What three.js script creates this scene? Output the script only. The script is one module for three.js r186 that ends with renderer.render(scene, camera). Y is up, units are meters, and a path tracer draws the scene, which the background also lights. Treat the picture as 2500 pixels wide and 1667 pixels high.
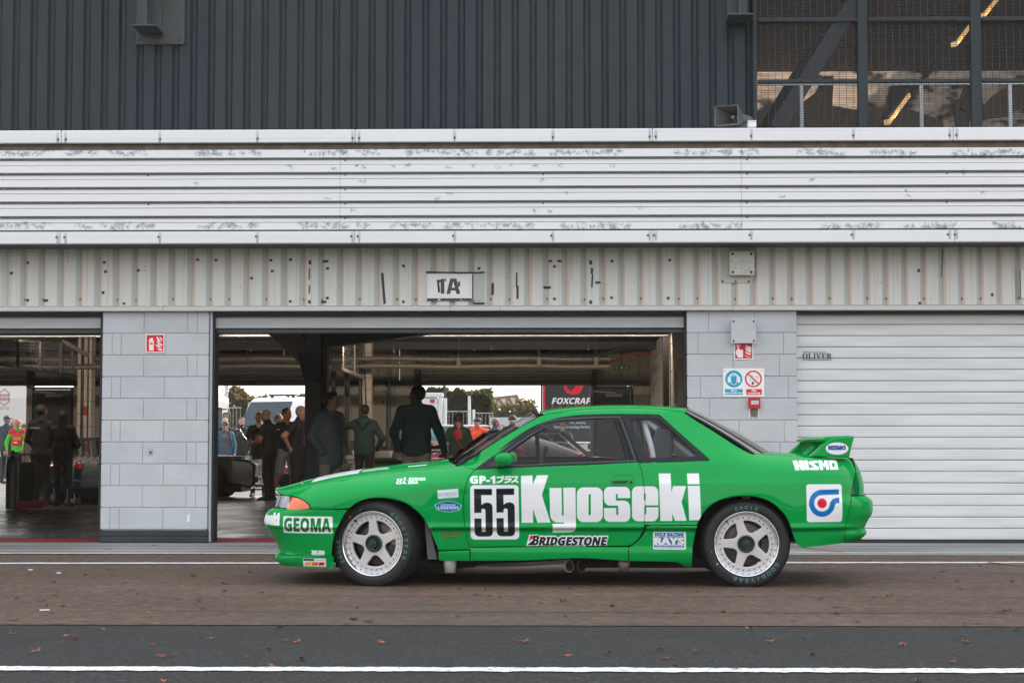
import * as THREE from 'three';
import { mergeGeometries, mergeVertices } from 'three/addons/utils/BufferGeometryUtils.js';
import { ConvexGeometry } from 'three/addons/geometries/ConvexGeometry.js';

// ---------- camera, sky, sun, exposure ----------
const scene = new THREE.Scene();
const CAM = { x: 0, y: 0.993, z: 13.1, yaw: 0.02, pitch: 0.0575, f: 4500 };
const camera = new THREE.PerspectiveCamera(2 * Math.atan(833.5 / CAM.f) * 180 / Math.PI, 1024 / 682, 0.1, 900);
camera.position.set(CAM.x, CAM.y, CAM.z);
camera.rotation.order = 'YXZ';
camera.rotation.set(CAM.pitch, CAM.yaw, 0);
camera.updateMatrixWorld(true); camera.updateProjectionMatrix();
const renderer = new THREE.WebGLRenderer({ antialias: true });
renderer.toneMapping = THREE.LinearToneMapping;
renderer.toneMappingExposure = 2.18;
renderer.shadowMap.enabled = true;
const SUN = new THREE.Vector3(0.45, 0.40, -0.80).normalize();
{
  const W = 512, H = 256, d = new Float32Array(W * H * 4), v = new THREE.Vector3();
  for (let r = 0; r < H; r++) for (let c = 0; c < W; c++) {
    const el = ((r + .5) / H - .5) * Math.PI, az = ((c + .5) / W - .5) * 2 * Math.PI;
    v.set(Math.cos(az) * Math.cos(el), Math.sin(el), Math.sin(az) * Math.cos(el));
    const ang = Math.acos(Math.min(1, v.dot(SUN))), up = Math.max(0, v.y);
    const g = Math.exp(-Math.pow(ang / 0.75, 2)), h = Math.pow(1 - up, 3.0);
    const col = [0.80 + 0.18 * h + 0.75 * g, 0.85 + 0.11 * h + 0.66 * g, 0.94 - 0.01 * h + 0.5 * g];
    const below = v.y < 0 ? 0.35 : 1, i = (r * W + c) * 4;
    for (let k = 0; k < 3; k++) d[i + k] = col[k] * below * 0.92;
    d[i + 3] = 1;
  }
  const t = new THREE.DataTexture(d, W, H, THREE.RGBAFormat, THREE.FloatType);
  t.mapping = THREE.EquirectangularReflectionMapping; t.magFilter = THREE.LinearFilter; t.minFilter = THREE.LinearFilter; t.needsUpdate = true;
  scene.background = t; scene.environment = t;
}
scene.fog = new THREE.FogExp2(0xf2ead8, 0.0005);
const sun = new THREE.DirectionalLight(0xffefd8, 3.2);
sun.position.copy(SUN).multiplyScalar(80); sun.target.position.set(0, 0, -10);
sun.castShadow = true; sun.shadow.mapSize.set(2048, 2048);
Object.assign(sun.shadow.camera, { left: -60, right: 60, top: 60, bottom: -60, near: 1, far: 260 });
scene.add(sun, sun.target);

// ---------- helpers ----------
let seedN = 12345;
const rnd = () => { seedN = (seedN * 1664525 + 1013904223) >>> 0; return seedN / 4294967296; };
const rr = (a, b) => a + (b - a) * rnd();
const clamp = (x, a, b) => Math.min(b, Math.max(a, x));
const lerp = (a, b, t) => a + (b - a) * t;
const smooth = (a, b, x) => { const t = clamp((x - a) / (b - a), 0, 1); return t * t * (3 - 2 * t); };
const hash3 = (x, y, z) => { let h = (Math.imul(x, 374761393) + Math.imul(y, 668265263) + Math.imul(z, 2147483647 - 1274126177)) | 0; h = Math.imul(h ^ (h >>> 13), 1274126177); return ((h ^ (h >>> 16)) >>> 0) / 4294967296; };
function noise3(x, y, z) {
  const X = Math.floor(x), Y = Math.floor(y), Z = Math.floor(z); let u = x - X, v = y - Y, w = z - Z;
  u = u * u * (3 - 2 * u); v = v * v * (3 - 2 * v); w = w * w * (3 - 2 * w);
  const L = (a, b, t) => a + (b - a) * t;
  return L(L(L(hash3(X, Y, Z), hash3(X + 1, Y, Z), u), L(hash3(X, Y + 1, Z), hash3(X + 1, Y + 1, Z), u), v), L(L(hash3(X, Y, Z + 1), hash3(X + 1, Y, Z + 1), u), L(hash3(X, Y + 1, Z + 1), hash3(X + 1, Y + 1, Z + 1), u), v), w) * 2 - 1;
}
// tileable fbm: period p lattice cells at the first octave
function fbmT(x, y, p, oct, s, p2 = p) {
  let a = 1, t = 0, n = 0;
  for (let o = 0; o < oct; o++) {
    const X = Math.floor(x), Y = Math.floor(y), u0 = x - X, v0 = y - Y, u = u0 * u0 * (3 - 2 * u0), v = v0 * v0 * (3 - 2 * v0), m = (k) => ((k % p) + p) % p, m2 = (k) => ((k % p2) + p2) % p2;
    const h = (i, j) => hash3(m(i), m2(j), s + o * 17);
    t += a * lerp(lerp(h(X, Y), h(X + 1, Y), u), lerp(h(X, Y + 1), h(X + 1, Y + 1), u), v); n += a; a *= .5; x *= 2; y *= 2; p *= 2; p2 *= 2;
  }
  return t / n;
}
const unp = (px, py) => new THREE.Vector3(px / 2500 * 2 - 1, 1 - py / 1667 * 2, 0.5).unproject(camera).sub(camera.position);
// where a sight line of the survey photograph meets the plane z, the plane y, or the depth Z in front of the camera
const at = (px, py, z) => { const d = unp(px, py); return d.multiplyScalar((z - CAM.z) / d.z).add(camera.position); };
const atY = (px, py, y = 0) => { const d = unp(px, py); return d.multiplyScalar((y - CAM.y) / d.y).add(camera.position); };
const gx = (px, Z) => ((px - 1250) / CAM.f - CAM.yaw) * Z;

const used = new Map();
function numbered(n) { const k = used.get(n) || 0; used.set(n, k + 1); return k ? n + '_' + String(k).padStart(3, '0') : n; }
const wp = new Map();
function tag(o, label, category, group, kind) { if (label) o.userData.label = label; if (category) o.userData.category = category; if (group) o.userData.group = group; if (kind) o.userData.kind = kind; return o; }
function thing(name, label, category, base = [0, 0, 0], group) {
  const o = new THREE.Group(); o.name = numbered(name); o.position.set(...base); scene.add(o); wp.set(o, o.position); return tag(o, label, category, group);
}
function merge(g) {
  if (!Array.isArray(g)) return g;
  if (g.length === 1) return g[0];
  const col = g.some((q) => q.attributes.color);
  return mergeGeometries(g.map((q) => { const n = q.index ? q.toNonIndexed() : q.clone(); for (const k of Object.keys(n.attributes)) if (!['position', 'normal', 'uv'].includes(k) && !(col && k === 'color')) n.deleteAttribute(k); if (!n.attributes.uv) n.setAttribute('uv', new THREE.BufferAttribute(new Float32Array(n.attributes.position.count * 2), 2)); if (!n.attributes.normal) n.computeVertexNormals(); return n; }), false);
}
// world = geometry given in world coordinates; lp = local to the parent
function lp(parent, name, g, m, label) { const o = new THREE.Mesh(merge(g), m); o.name = name; o.castShadow = o.receiveShadow = true; if (label) o.userData.label = label; parent.add(o); return o; }
function part(parent, name, g, m, label) { const o = lp(parent, name, g, m, label); const b = wp.get(parent); if (b) o.position.set(-b.x, -b.y, -b.z); return o; }
function struct(name, g, m, kind = 'structure') { const o = new THREE.Mesh(merge(g), m); o.name = numbered(name); o.castShadow = o.receiveShadow = true; o.userData.kind = kind; scene.add(o); return o; }
function solo(name, label, category, g, m, group) { const o = new THREE.Mesh(merge(g), m); o.name = numbered(name); o.castShadow = o.receiveShadow = true; scene.add(o); return tag(o, label, category, group); }
function uvm(g, s = 1, ox = 0, oy = 0) {
  if (g.index) g = g.toNonIndexed(); const p = g.attributes.position, n = g.attributes.normal, uv = new Float32Array(p.count * 2);
  for (let i = 0; i < p.count; i++) { const ax = Math.abs(n.getX(i)), ay = Math.abs(n.getY(i)), az = Math.abs(n.getZ(i)); let u, v; if (az >= ax && az >= ay) { u = p.getX(i); v = p.getY(i); } else if (ax >= ay) { u = p.getZ(i); v = p.getY(i); } else { u = p.getX(i); v = p.getZ(i); } uv[i * 2] = u * s + ox; uv[i * 2 + 1] = v * s + oy; }
  g.setAttribute('uv', new THREE.BufferAttribute(uv, 2)); return g;
}
const B = (x0, x1, y0, y1, z0, z1) => uvm(new THREE.BoxGeometry(x1 - x0, y1 - y0, z1 - z0).translate((x0 + x1) / 2, (y0 + y1) / 2, (z0 + z1) / 2));
const cbCache = new Map();
function cbox(w, h, d, c = 0.006) {
  const k = [w, h, d, c].map((q) => q.toFixed(4)).join(); if (cbCache.has(k)) return cbCache.get(k);
  const P = []; for (const x of [-1, 1]) for (const y of [-1, 1]) for (const z of [-1, 1]) P.push(new THREE.Vector3(x * w / 2, y * (h / 2 - c), z * (d / 2 - c)), new THREE.Vector3(x * (w / 2 - c), y * h / 2, z * (d / 2 - c)), new THREE.Vector3(x * (w / 2 - c), y * (h / 2 - c), z * d / 2));
  const g = uvm(new ConvexGeometry(P)); cbCache.set(k, g); return g;
}
const CB = (x0, x1, y0, y1, z0, z1, c = 0.006) => { const g = cbox(x1 - x0, y1 - y0, z1 - z0, Math.min(c, (x1 - x0) / 3, (y1 - y0) / 3, (z1 - z0) / 3)).clone().translate((x0 + x1) / 2, (y0 + y1) / 2, (z0 + z1) / 2); return uvm(g); };
const V = (x, y, z) => new THREE.Vector3(x, y, z);
// a straight bar of section w x h between two points
function bar(a, b, w, h = w) { a = Array.isArray(a) ? V(...a) : a; b = Array.isArray(b) ? V(...b) : b; const d = b.clone().sub(a), L = d.length(); const g = new THREE.BoxGeometry(w, h, L); const m = new THREE.Matrix4().lookAt(V(0, 0, 0), d, Math.abs(d.y) > .99 * L ? V(0, 0, 1) : V(0, 1, 0)); return uvm(g).applyMatrix4(m).translate((a.x + b.x) / 2, (a.y + b.y) / 2, (a.z + b.z) / 2); }
function rod(a, b, r, r2 = r, n = 10) { a = Array.isArray(a) ? V(...a) : a; b = Array.isArray(b) ? V(...b) : b; const d = b.clone().sub(a), L = d.length(); const g = new THREE.CylinderGeometry(r2, r, L, n, 1); const q = new THREE.Quaternion().setFromUnitVectors(V(0, 1, 0), d.normalize()); return g.applyQuaternion(q).translate((a.x + b.x) / 2, (a.y + b.y) / 2, (a.z + b.z) / 2); }
const tube = (pts, r, n = 8, seg = 40) => new THREE.TubeGeometry(new THREE.CatmullRomCurve3(pts.map((p) => Array.isArray(p) ? V(...p) : p)), seg, r, n, false);
const lathe = (pts, n = 32) => new THREE.LatheGeometry(pts.map((p) => new THREE.Vector2(...p)), n);
function extr(pts, depth, bevel = 0, holes = []) {
  const s = new THREE.Shape(pts.map((p) => new THREE.Vector2(...p))); for (const h of holes) s.holes.push(new THREE.Path(h.map((p) => new THREE.Vector2(...p))));
  return uvm(new THREE.ExtrudeGeometry(s, { depth: depth - 2 * bevel, bevelEnabled: bevel > 0, bevelSize: bevel, bevelThickness: bevel, bevelOffset: -bevel, bevelSegments: 2, curveSegments: 8 }).translate(0, 0, bevel));
}
const quadY = (x0, x1, z0, z1, y, s = 1) => uvm(new THREE.PlaneGeometry(x1 - x0, z1 - z0).rotateX(-Math.PI / 2).translate((x0 + x1) / 2, y, (z0 + z1) / 2), s);
const rgb = (r, g, b) => new THREE.Color().setRGB(r, g, b);
const M = (c, rough = .6, o = {}) => new THREE.MeshStandardMaterial({ color: Array.isArray(c) ? rgb(...c) : c, roughness: rough, metalness: 0, ...o });
const PH = (c, rough = .4, o = {}) => new THREE.MeshPhysicalMaterial({ color: Array.isArray(c) ? rgb(...c) : c, roughness: rough, metalness: 0, ...o });
function dtex(w, h, fn, srgb = true, rep) {
  const d = new Uint8Array(w * h * 4); for (let y = 0; y < h; y++) for (let x = 0; x < w; x++) { const c = fn(x / w, y / h, x, y), i = (y * w + x) * 4; for (let k = 0; k < 3; k++) d[i + k] = clamp(c[k] * 255, 0, 255); d[i + 3] = 255; }
  const t = new THREE.DataTexture(d, w, h); t.colorSpace = srgb ? THREE.SRGBColorSpace : THREE.NoColorSpace; t.wrapS = t.wrapT = THREE.RepeatWrapping; t.magFilter = THREE.LinearFilter; t.minFilter = THREE.LinearMipmapLinearFilter; t.generateMipmaps = true; if (rep) t.repeat.set(...rep); t.needsUpdate = true; return t;
}
function ctex(w, h, draw, rep = false) { const c = document.createElement('canvas'); c.width = w; c.height = h; const x = c.getContext('2d'); draw(x, w, h); const t = new THREE.CanvasTexture(c); t.colorSpace = THREE.SRGBColorSpace; if (rep) t.wrapS = t.wrapT = THREE.RepeatWrapping; t.anisotropy = 8; return t; }
// text stretched to fill a box
function fitText(c, s, x0, y0, x1, y1, o = {}) {
  c.save(); c.font = `${o.style || 'bold'} 100px ${o.font || 'sans-serif'}`; c.textBaseline = 'alphabetic'; c.textAlign = 'left'; const m = c.measureText(s);
  const l = m.actualBoundingBoxLeft, w = m.actualBoundingBoxRight + l, a = m.actualBoundingBoxAscent, h = a + m.actualBoundingBoxDescent, sl = o.slant || 0;
  c.translate(x0, y0); c.transform(1, 0, -sl, 1, sl * (y1 - y0), 0); c.scale((x1 - x0 - sl * (y1 - y0)) / w, (y1 - y0) / h);
  if (o.stroke) { c.strokeStyle = o.stroke; c.lineWidth = o.lw / ((y1 - y0) / h); c.lineJoin = 'round'; c.strokeText(s, l, a); }
  if (o.fill !== null) { if (o.fill) c.fillStyle = o.fill; c.fillText(s, l, a); if (o.bold) { c.strokeStyle = o.fill; c.lineWidth = o.bold / ((y1 - y0) / h); c.lineJoin = 'miter'; c.strokeText(s, l, a); } }
  c.restore();
}
function pg(c, pts, fill) { c.beginPath(); pts.forEach((p, i) => i ? c.lineTo(...p) : c.moveTo(...p)); c.closePath(); if (fill) c.fillStyle = fill; c.fill(); }
function rrect(c, x0, y0, x1, y1, r, fill) { c.beginPath(); c.moveTo(x0 + r, y0); c.arcTo(x1, y0, x1, y1, r); c.arcTo(x1, y1, x0, y1, r); c.arcTo(x0, y1, x0, y0, r); c.arcTo(x0, y0, x1, y0, r); c.closePath(); if (fill) { c.fillStyle = fill; c.fill(); } }
function planeXY(x0, x1, y0, y1, z) { return new THREE.PlaneGeometry(x1 - x0, y1 - y0).translate((x0 + x1) / 2, (y0 + y1) / 2, z); }
// ---------- ground ----------
const aspBump = dtex(512, 512, (u, v) => { const n = fbmT(u * 96, v * 96, 96, 2, 3); return [n, n, n]; }, false);
const aspTex = dtex(1024, 1024, (u, v, x, y) => {
  const f = fbmT(u * 190, v * 190, 190, 2, 5), m = fbmT(u * 6, v * 6, 6, 4, 9), sp = hash3(x, y, 7);
  let k = .060 + .22 * (f - .5) + .05 * (m - .5); if (f > .74) k += .12; if (sp > .985) k += .14; if (sp < .02) k -= .06; return [k * .99, k * 1.03, k * 1.06];
});
const zL = (y) => atY(1250, y).z;                   // depth of a line across the lane, read at the frame's middle
const Z = { door: -5.85, red0: zL(1320), red1: zL(1328), apron: zL(1358), seam: zL(1532), near0: zL(1632), near1: zL(1646) };
aspTex.repeat.set(.5, .5); aspBump.repeat.set(.8, .8);
const mAsphalt = M([1, 1, 1], .85, { map: aspTex, bumpMap: aspBump, bumpScale: .006 });
struct('ground', quadY(-400, 400, -500, 200, 0), M([.10, .10, .10], .9));
struct('asphalt_lane', quadY(-40, 40, Z.seam, 26, .008), mAsphalt);
// worn brown strip in front of the garages: its own sheet, 24 m x the strip
const stripLen = 26, z0s = Z.apron, z1s = Z.seam;
const stripTex = dtex(2048, 1024, (u, v, x, y) => {
  const X = u * stripLen, f = hash3(x, y, 1), g = fbmT(X * 30, v * 110, 4096, 2, 21), m = fbmT(X * 1.1, v * 5, 4096, 4, 31), st = fbmT(X * .25, v * 34, 4096, 3, 41);
  let k = .258 + .05 * (m - .5) + .06 * (st - .5) + .14 * (g - .5) + .10 * (f - .5);
  const band = smooth(.62, .7, v) * (1 - smooth(.74, .8, v));                    // grey patch towards the garages
  const t1 = Math.exp(-Math.pow((v - .13 - .012 * Math.sin(X * .3)) / .008, 2)), t2 = Math.exp(-Math.pow((v - .30) / .006, 2)) * smooth(.4, .6, m);
  k -= .09 * t1 * smooth(9, 13, X) + .07 * t2;
  let r = k * 1.24, gg = k * .95, b = k * .76; const w = clamp(.5 * smooth(.5, .75, m) + .5 * band, 0, 1) * .3, gl = (r + gg + b) / 3; r = lerp(r, gl, w); gg = lerp(gg, gl, w); b = lerp(b, gl * 1.02, w);
  const puddle = smooth(.66, .72, fbmT(X * .5, v * 2.4, 4096, 4, 77)); const worn = Math.exp(-Math.pow((X - 12.75) / .45, 2) - Math.pow((v - .70) / .03, 2)) * (.4 + g); return [r - .015 * puddle + .22 * worn, gg - .013 * puddle + .22 * worn, b - .01 * puddle + .21 * worn];
});
function sheet(x0, x1, z0, z1, y) { const g = new THREE.PlaneGeometry(x1 - x0, z1 - z0).rotateX(-Math.PI / 2).translate((x0 + x1) / 2, y, (z0 + z1) / 2); return g; }
const stripR = dtex(1024, 512, (u, v) => { const p = smooth(.62, .72, fbmT(u * stripLen * .5, v * 2.4, 4096, 4, 77)), n = fbmT(u * 400, v * 120, 4096, 2, 6); const k = .80 - .22 * p + .12 * (n - .5); return [k, k, k]; }, false);
const bump2 = aspBump.clone(); bump2.repeat.set(stripLen * .9, 5); bump2.needsUpdate = true;
struct('pit_lane', sheet(-stripLen / 2, stripLen / 2, z0s, z1s, .012), M([1, 1, 1], 1, { map: stripTex, roughnessMap: stripR, bumpMap: bump2, bumpScale: .005 }));
const concTex = dtex(1024, 512, (u, v, x, y) => { const m = fbmT(u * 26, v * 4, 4096, 4, 3), st = fbmT(u * 6, v * 30, 4096, 3, 8), f = hash3(x, y, 4); let k = .50 + .22 * (m - .5) + .22 * (st - .5) + .07 * (f - .5); return [k * 1.0, k * .985, k * .96]; });
struct('apron', sheet(-13, 13, Z.door - .9, z0s, .016), M([1, 1, 1], .7, { map: concTex }));
// threshold strip, white lines, faint orange line
const paintTex = dtex(1024, 64, (u, v, x, y) => { const n = fbmT(u * 200, v * 12, 4096, 3, 5); const k = n > .30 ? .86 + .1 * (n - .5) : .45; return [k, k, k * .99]; });
const mWhitePaint = M([.95, .96, .97], .75, { map: paintTex }), mRed = M([.36, .03, .04], .6), mOrange = M([.42, .2, .05], .8);
const lineQ = (a, b, w, y) => { const N = 420, g = new THREE.PlaneGeometry(1, 1, N, 1).rotateX(-Math.PI / 2), p = g.attributes.position, uv = g.attributes.uv; for (let i = 0; i < p.count; i++) { const t = uv.getX(i), s = uv.getY(i) > .5 ? -1 : 1, x = lerp(a.x, b.x, t); p.setXYZ(i, x, y, lerp(a.z, b.z, t) + s * (w / 2 + .012 * noise3(x * 9, s * 5, 1) + .012 * noise3(x * 31, s * 9, 4))); uv.setX(i, t * 2); } return g; };
const ext = (px0, py0, px1, py1, w, y) => { const a = atY(px0, py0), b = atY(px1, py1), d = b.clone().sub(a); return lineQ(a.clone().addScaledVector(d, -.25), b.clone().addScaledVector(d, .25), w, y); };
struct('white_line', ext(0, 1638, 2500, 1644, .15, .013), mWhitePaint);
struct('white_line', ext(0, 1379.5, 2500, 1377.5, .16, .017), mWhitePaint);
struct('white_line', ext(0, 1356, 2500, 1354.5, .09, .021), mWhitePaint);
struct('red_line', sheet(-13, 13, Z.red0, Z.red1, .022), mRed);
{ const a = atY(1925, 1336), b = atY(2060, 1352); struct('orange_line', lineQ(a, b, .12, .022), mOrange); const c = atY(2412, 1378), d = atY(2560, 1390); struct('orange_line', lineQ(c, d, .10, .022), mOrange); }
// garage floor: dark polished paint; paddock beyond
const flTex = dtex(512, 512, (u, v) => { const m = fbmT(u * 6, v * 6, 6, 5, 3), s = fbmT(u * 3, v * 40, 40, 3, 4); const k = .40 + .12 * (m - .5) + .10 * (s - .5); return [k, k * 1.0, k * 1.01]; }), flR = dtex(512, 512, (u, v) => { const m = fbmT(u * 10, v * 10, 10, 4, 13); const k = .16 + .28 * m; return [k, k, k]; }, false);
flTex.repeat.set(.25, .25); flR.repeat.set(.2, .2);
struct('garage_floor', uvm(sheet(-16, 14, -23.9, Z.red0 - .005, .024)), M([1, 1, 1], 1, { map: flTex, roughnessMap: flR }));
const padTex = dtex(512, 512, (u, v, x, y) => { const m = fbmT(u * 6, v * 6, 6, 5, 3), f = hash3(x, y, 2); const k = .42 + .12 * (m - .5) + .08 * (f - .5); return [k, k, k]; }); padTex.repeat.set(.3, .3);
struct('paddock_tarmac', quadY(-120, 120, -180, -23.9, .008), M([1, 1, 1], .85, { map: padTex }));
// ---------- pit garage building ----------
const fy = (py, z) => at(1250, py, z).y, fx = (px, z, py = 900) => at(px, py, z).x;
const XL = -9, XR = 9, ZF = -5.85;
const bld = thing('pit_garage_building', 'long pit garage building with dark ribbed upper wall, white ribbed canopy and open garage bays', 'building', [0, 0, ZF]);
const noisy = (c, amp, s, stretch = [1, 1], size = 256) => { const t = dtex(size, size, (u, v, x, y) => { const sx = Math.max(1, Math.round(8 * stretch[0])), sy = Math.max(1, Math.round(8 * stretch[1])), m = fbmT(u * sx, v * sy, sx, 4, s, sy), f = hash3(x, y, s); const k = 1 + amp * (m - .5) * 2 + amp * .25 * (f - .5); return [c[0] * k, c[1] * k, c[2] * k]; }); t.repeat.set(.45, .45); return t; };
const mDarkClad = [0, 1, 2].map((i) => PH([1, 1, 1], .55, { specularIntensity: .6, map: noisy([.150 + i * .012, .185 + i * .007, .212], .08, 50 + i, [6, .4]) }));
const mDarkSteel = M([.045, .05, .055], .5), mBlackSteel = M([.016, .018, .02], .55), mGreySteel = M([.16, .175, .19], .45), mPlinth = M([1, 1, 1], .7, { map: noisy([.15, .18, .2], .3, 60) });
// vertical ribbed sheet
function ribs(x0, x1, y0, y1, z, pitch, crown, flank, depth) {
  const P = []; const n = Math.round((x1 - x0) / pitch), p = (x1 - x0) / n, k = p / pitch;
  for (let i = 0; i < n; i++) { const a = x0 + i * p; P.push([a, 0], [a + crown * k, 0], [a + (crown + flank) * k, -depth], [a + p - flank * k, -depth]); } P.push([x1, 0]);
  const pos = [], uv = []; for (let i = 0; i + 1 < P.length; i++) { const [xa, za] = P[i], [xb, zb] = P[i + 1]; for (const [x, y, zz] of [[xa, y0, za], [xb, y0, zb], [xb, y1, zb], [xa, y0, za], [xb, y1, zb], [xa, y1, za]]) { pos.push(x, y, z + zz); uv.push(x, y); } }
  const g = new THREE.BufferGeometry(); g.setAttribute('position', new THREE.Float32BufferAttribute(pos, 3)); g.setAttribute('uv', new THREE.Float32BufferAttribute(uv, 2)); g.computeVertexNormals(); return g;
}
const extrX = (pts, x0, x1, zo = 0, bev = 0) => { const g = extr(pts.map(([z, y]) => [-z, y]), x1 - x0, bev); return uvm(g.rotateY(Math.PI / 2).translate(x0, 0, zo)); };
const ZU = -6.6, uy0 = fy(325, ZU), termX = fx(1838, ZU, 160);
for (let i = 0, x = termX; x > XL; i++, x -= .97) part(bld, 'cladding_sheet', ribs(x - .9705, x, uy0 - .4, 10, ZU + (i % 2) * .002, .1936, .112, .022, .034), mDarkClad[(i * 7) % 3]);
// steel I-beam stubs with base plates on the upper wall
{
  const mPlate = M([1, 1, 1], .55, { map: noisy([.215, .222, .23], .1, 66) }), mBeam = M([1, 1, 1], .5, { map: noisy([.23, .25, .26], .2, 68) });
  const stub = (pxa, pxb, pyPlate, wall) => {
    const z = ZU + .02, xa = fx(pxa, z, 60), xb = fx(pxb, z, 60), xm = (xa + xb) / 2, yb = fy(pyPlate, z + .2), o = new THREE.Group(); o.name = 'beam_bracket'; bld.add(o);
    const b = wp.get(bld); o.position.set(-b.x, -b.y, -b.z); wp.set(o, V(0, 0, 0));
    if (wall) lp(o, 'wall_plate', CB(xm - .17, xm + .36, yb - .13, 10, z - .01, z + .015), mPlate);
    lp(o, 'web', B(xm - .008, xm + .008, yb, 10, z + .02, z + .30), mBeam); lp(o, 'flange', B(xm - .11, xm + .11, yb, 10, z + .015, z + .035), mBeam); lp(o, 'base_plate', CB(xm - .13, xm + .13, yb - .018, yb, z + .02, z + .42, .004), mBeam);
    for (const [dx, dy] of [[-.13, .02], [.3, .02]]) lp(o, 'bolt', new THREE.SphereGeometry(.011, 6, 4).translate(xm + dx, yb - .1 + dy, z + .02), mBlackSteel);
  };
  stub(340, 402, 66, true); stub(1768, 1830, 46, false);
}
// screws along the upper sheets
part(bld, 'screws', (() => { const g = []; for (let x = XL + .2; x < termX; x += .3872) g.push(new THREE.SphereGeometry(.009, 6, 4).translate(x, fy(140, ZU) + rr(-.01, .01), ZU - .028)); return g; })(), mDarkSteel).userData.kind = 'stuff';
// --- open terrace behind wire screens ---
{
  const zs = ZU + .05, x0 = termX + .01, x1 = XR, ym = fy(316, zs);
  for (const px of [[1838, 1848], [2094, 2118], [2370, 2396]]) part(bld, 'screen_post', CB(fx(px[0], zs, 200), fx(px[1], zs, 200), ym - .3, 10, zs - .05, zs + .03), mGreySteelDark());
  for (const py of [[47, 57], [197, 206]]) for (const s of [[1849, 2093], [2119, 2369], [2397, 2700]]) part(bld, 'screen_rail', CB(fx(s[0], zs, 100) + .001, fx(s[1], zs, 100) - .001, fy(py[1], zs), fy(py[0], zs), zs - .03, zs + .022), mGreySteelDark());
  const mWire = M([.05, .055, .06], .5, { metalness: .3 });
  for (const s of [[1849, 2093], [2119, 2369], [2397, 2700]]) { const a = fx(s[0], zs, 100), b = fx(s[1], zs, 100), g = []; for (let y = ym - .1; y < 6.6; y += .0127 * 1.5) g.push(B(a, b, y, y + .0042, zs - .044, zs - .040)); for (let x = a + .04; x < b; x += .0762) g.push(B(x, x + .004, ym - .1, 6.6, zs - .040, zs - .036)); part(bld, 'wire_screen', g, mWire).userData.kind = 'stuff'; }
  function mGreySteelDark() { return mDarkClad[1]; }
  // terrace: floor, side wall, sloping soffit of boards, added rear sheet standing in for sun reflected on the ceiling
  const zb = -15, yf = 3.2, mSoff = M([1, 1, 1], .8, { map: noisy([.40, .34, .30], .14, 71, [1, 6]) }), mTan = M([.30, .25, .20], .8);
  const yTop0 = fy(190, zb) + .1;
  for (let k = 0; k < 9; k++) { const t0 = k / 9, t1 = (k + 1) / 9 - .004, z0 = lerp(zb, ZU - .2, t0), z1 = lerp(zb, ZU - .2, t1), ya = lerp(yTop0, 8.4, t0), yb2 = lerp(yTop0, 8.4, t1); const g = bar([(x0 + XR) / 2, ya, z0], [(x0 + XR) / 2, yb2, z1], XR - x0, .05); part(bld, 'soffit_board', g, mSoff); }
  part(bld, 'terrace_floor', B(x0, XR, yf, yf + .2, zb, ZU - .1), mTan);
  part(bld, 'terrace_side_wall', B(x0 - .2, x0 - .004, 3, 10, zb, ZU - .06), mDarkClad[0]);
  part(bld, 'terrace_roof', B(XL, XR, 8.55, 10, zb - .2, ZU - .12), mDarkSteel);
  const mSheet = PH([1, 1, 1], 1, { transmission: .8, thickness: 0, map: dtex(512, 256, (u, v) => { const a = fbmT(u * 24, v * 60, 4096, 4, 200), b2 = fbmT(u * 9, v * 9, 4096, 4, 210); const k = .80 + .25 * (a - .5) - .38 * smooth(.52, .66, b2); return [k * 1.0, k * .95, k * .91]; }) });  // mottled map imitates dappled reflected sunlight
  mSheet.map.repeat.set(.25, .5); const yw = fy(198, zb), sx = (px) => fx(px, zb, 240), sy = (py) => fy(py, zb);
  part(bld, 'sun_patch_sheet', B(x0, XR, sy(330), yTop0, zb - .006, zb), mSheet);
  // added panels in front of the sheet, shaped as its unlit patches
  const dk = M([.22, .17, .14], .85);
  const blotch = (pts) => part(bld, 'shade_panel', extr(pts.map(([a, b]) => [sx(a), sy(b)]), .03).translate(0, 0, zb + .03), dk);
  blotch([[1845, 275], [1930, 275], [1990, 230], [2010, 190], [2035, 190], [2030, 262], [2100, 275], [2180, 262], [2230, 275], [2300, 300], [2300, 330], [1845, 330]]);
  blotch([[2375, 190], [2400, 262], [2420, 240], [2470, 210], [2480, 190], [2550, 190], [2550, 255], [2500, 262], [2460, 290], [2380, 300], [2330, 300], [2330, 270], [2355, 210]]);
  const zr = -8.4, mRail = M([.75, .78, .80], .5);
  for (const px of [1957, 2250, 2467]) part(bld, 'handrail_post', CB(fx(px - 4.5, zr, 250), fx(px + 4.5, zr, 250), 3.4, fy(209, zr), zr - .03, zr), mRail);
  part(bld, 'handrail', CB(x0, XR, fy(211, zr), fy(206, zr), zr - .035, zr + .005), mRail);
  // raking steel beam
  part(bld, 'raking_beam', bar(at(1880, 318, -9), at(2090, -20, -9.6), .26, .2), mDarkSteel);
  part(bld, 'raking_beam', bar(at(2150, 318, -11), at(2380, 40, -11.6), .05, .05), mBlackSteel);
  part(bld, 'raking_beam', CB(fx(2333, -13, 260), fx(2366, -13, 260), 3.3, fy(268, -13), -13.1, -13), mDarkSteel); part(bld, 'raking_beam', bar(at(2350, 270, -13), at(2385, 200, -13), .16, .1), mDarkSteel);
}
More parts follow.
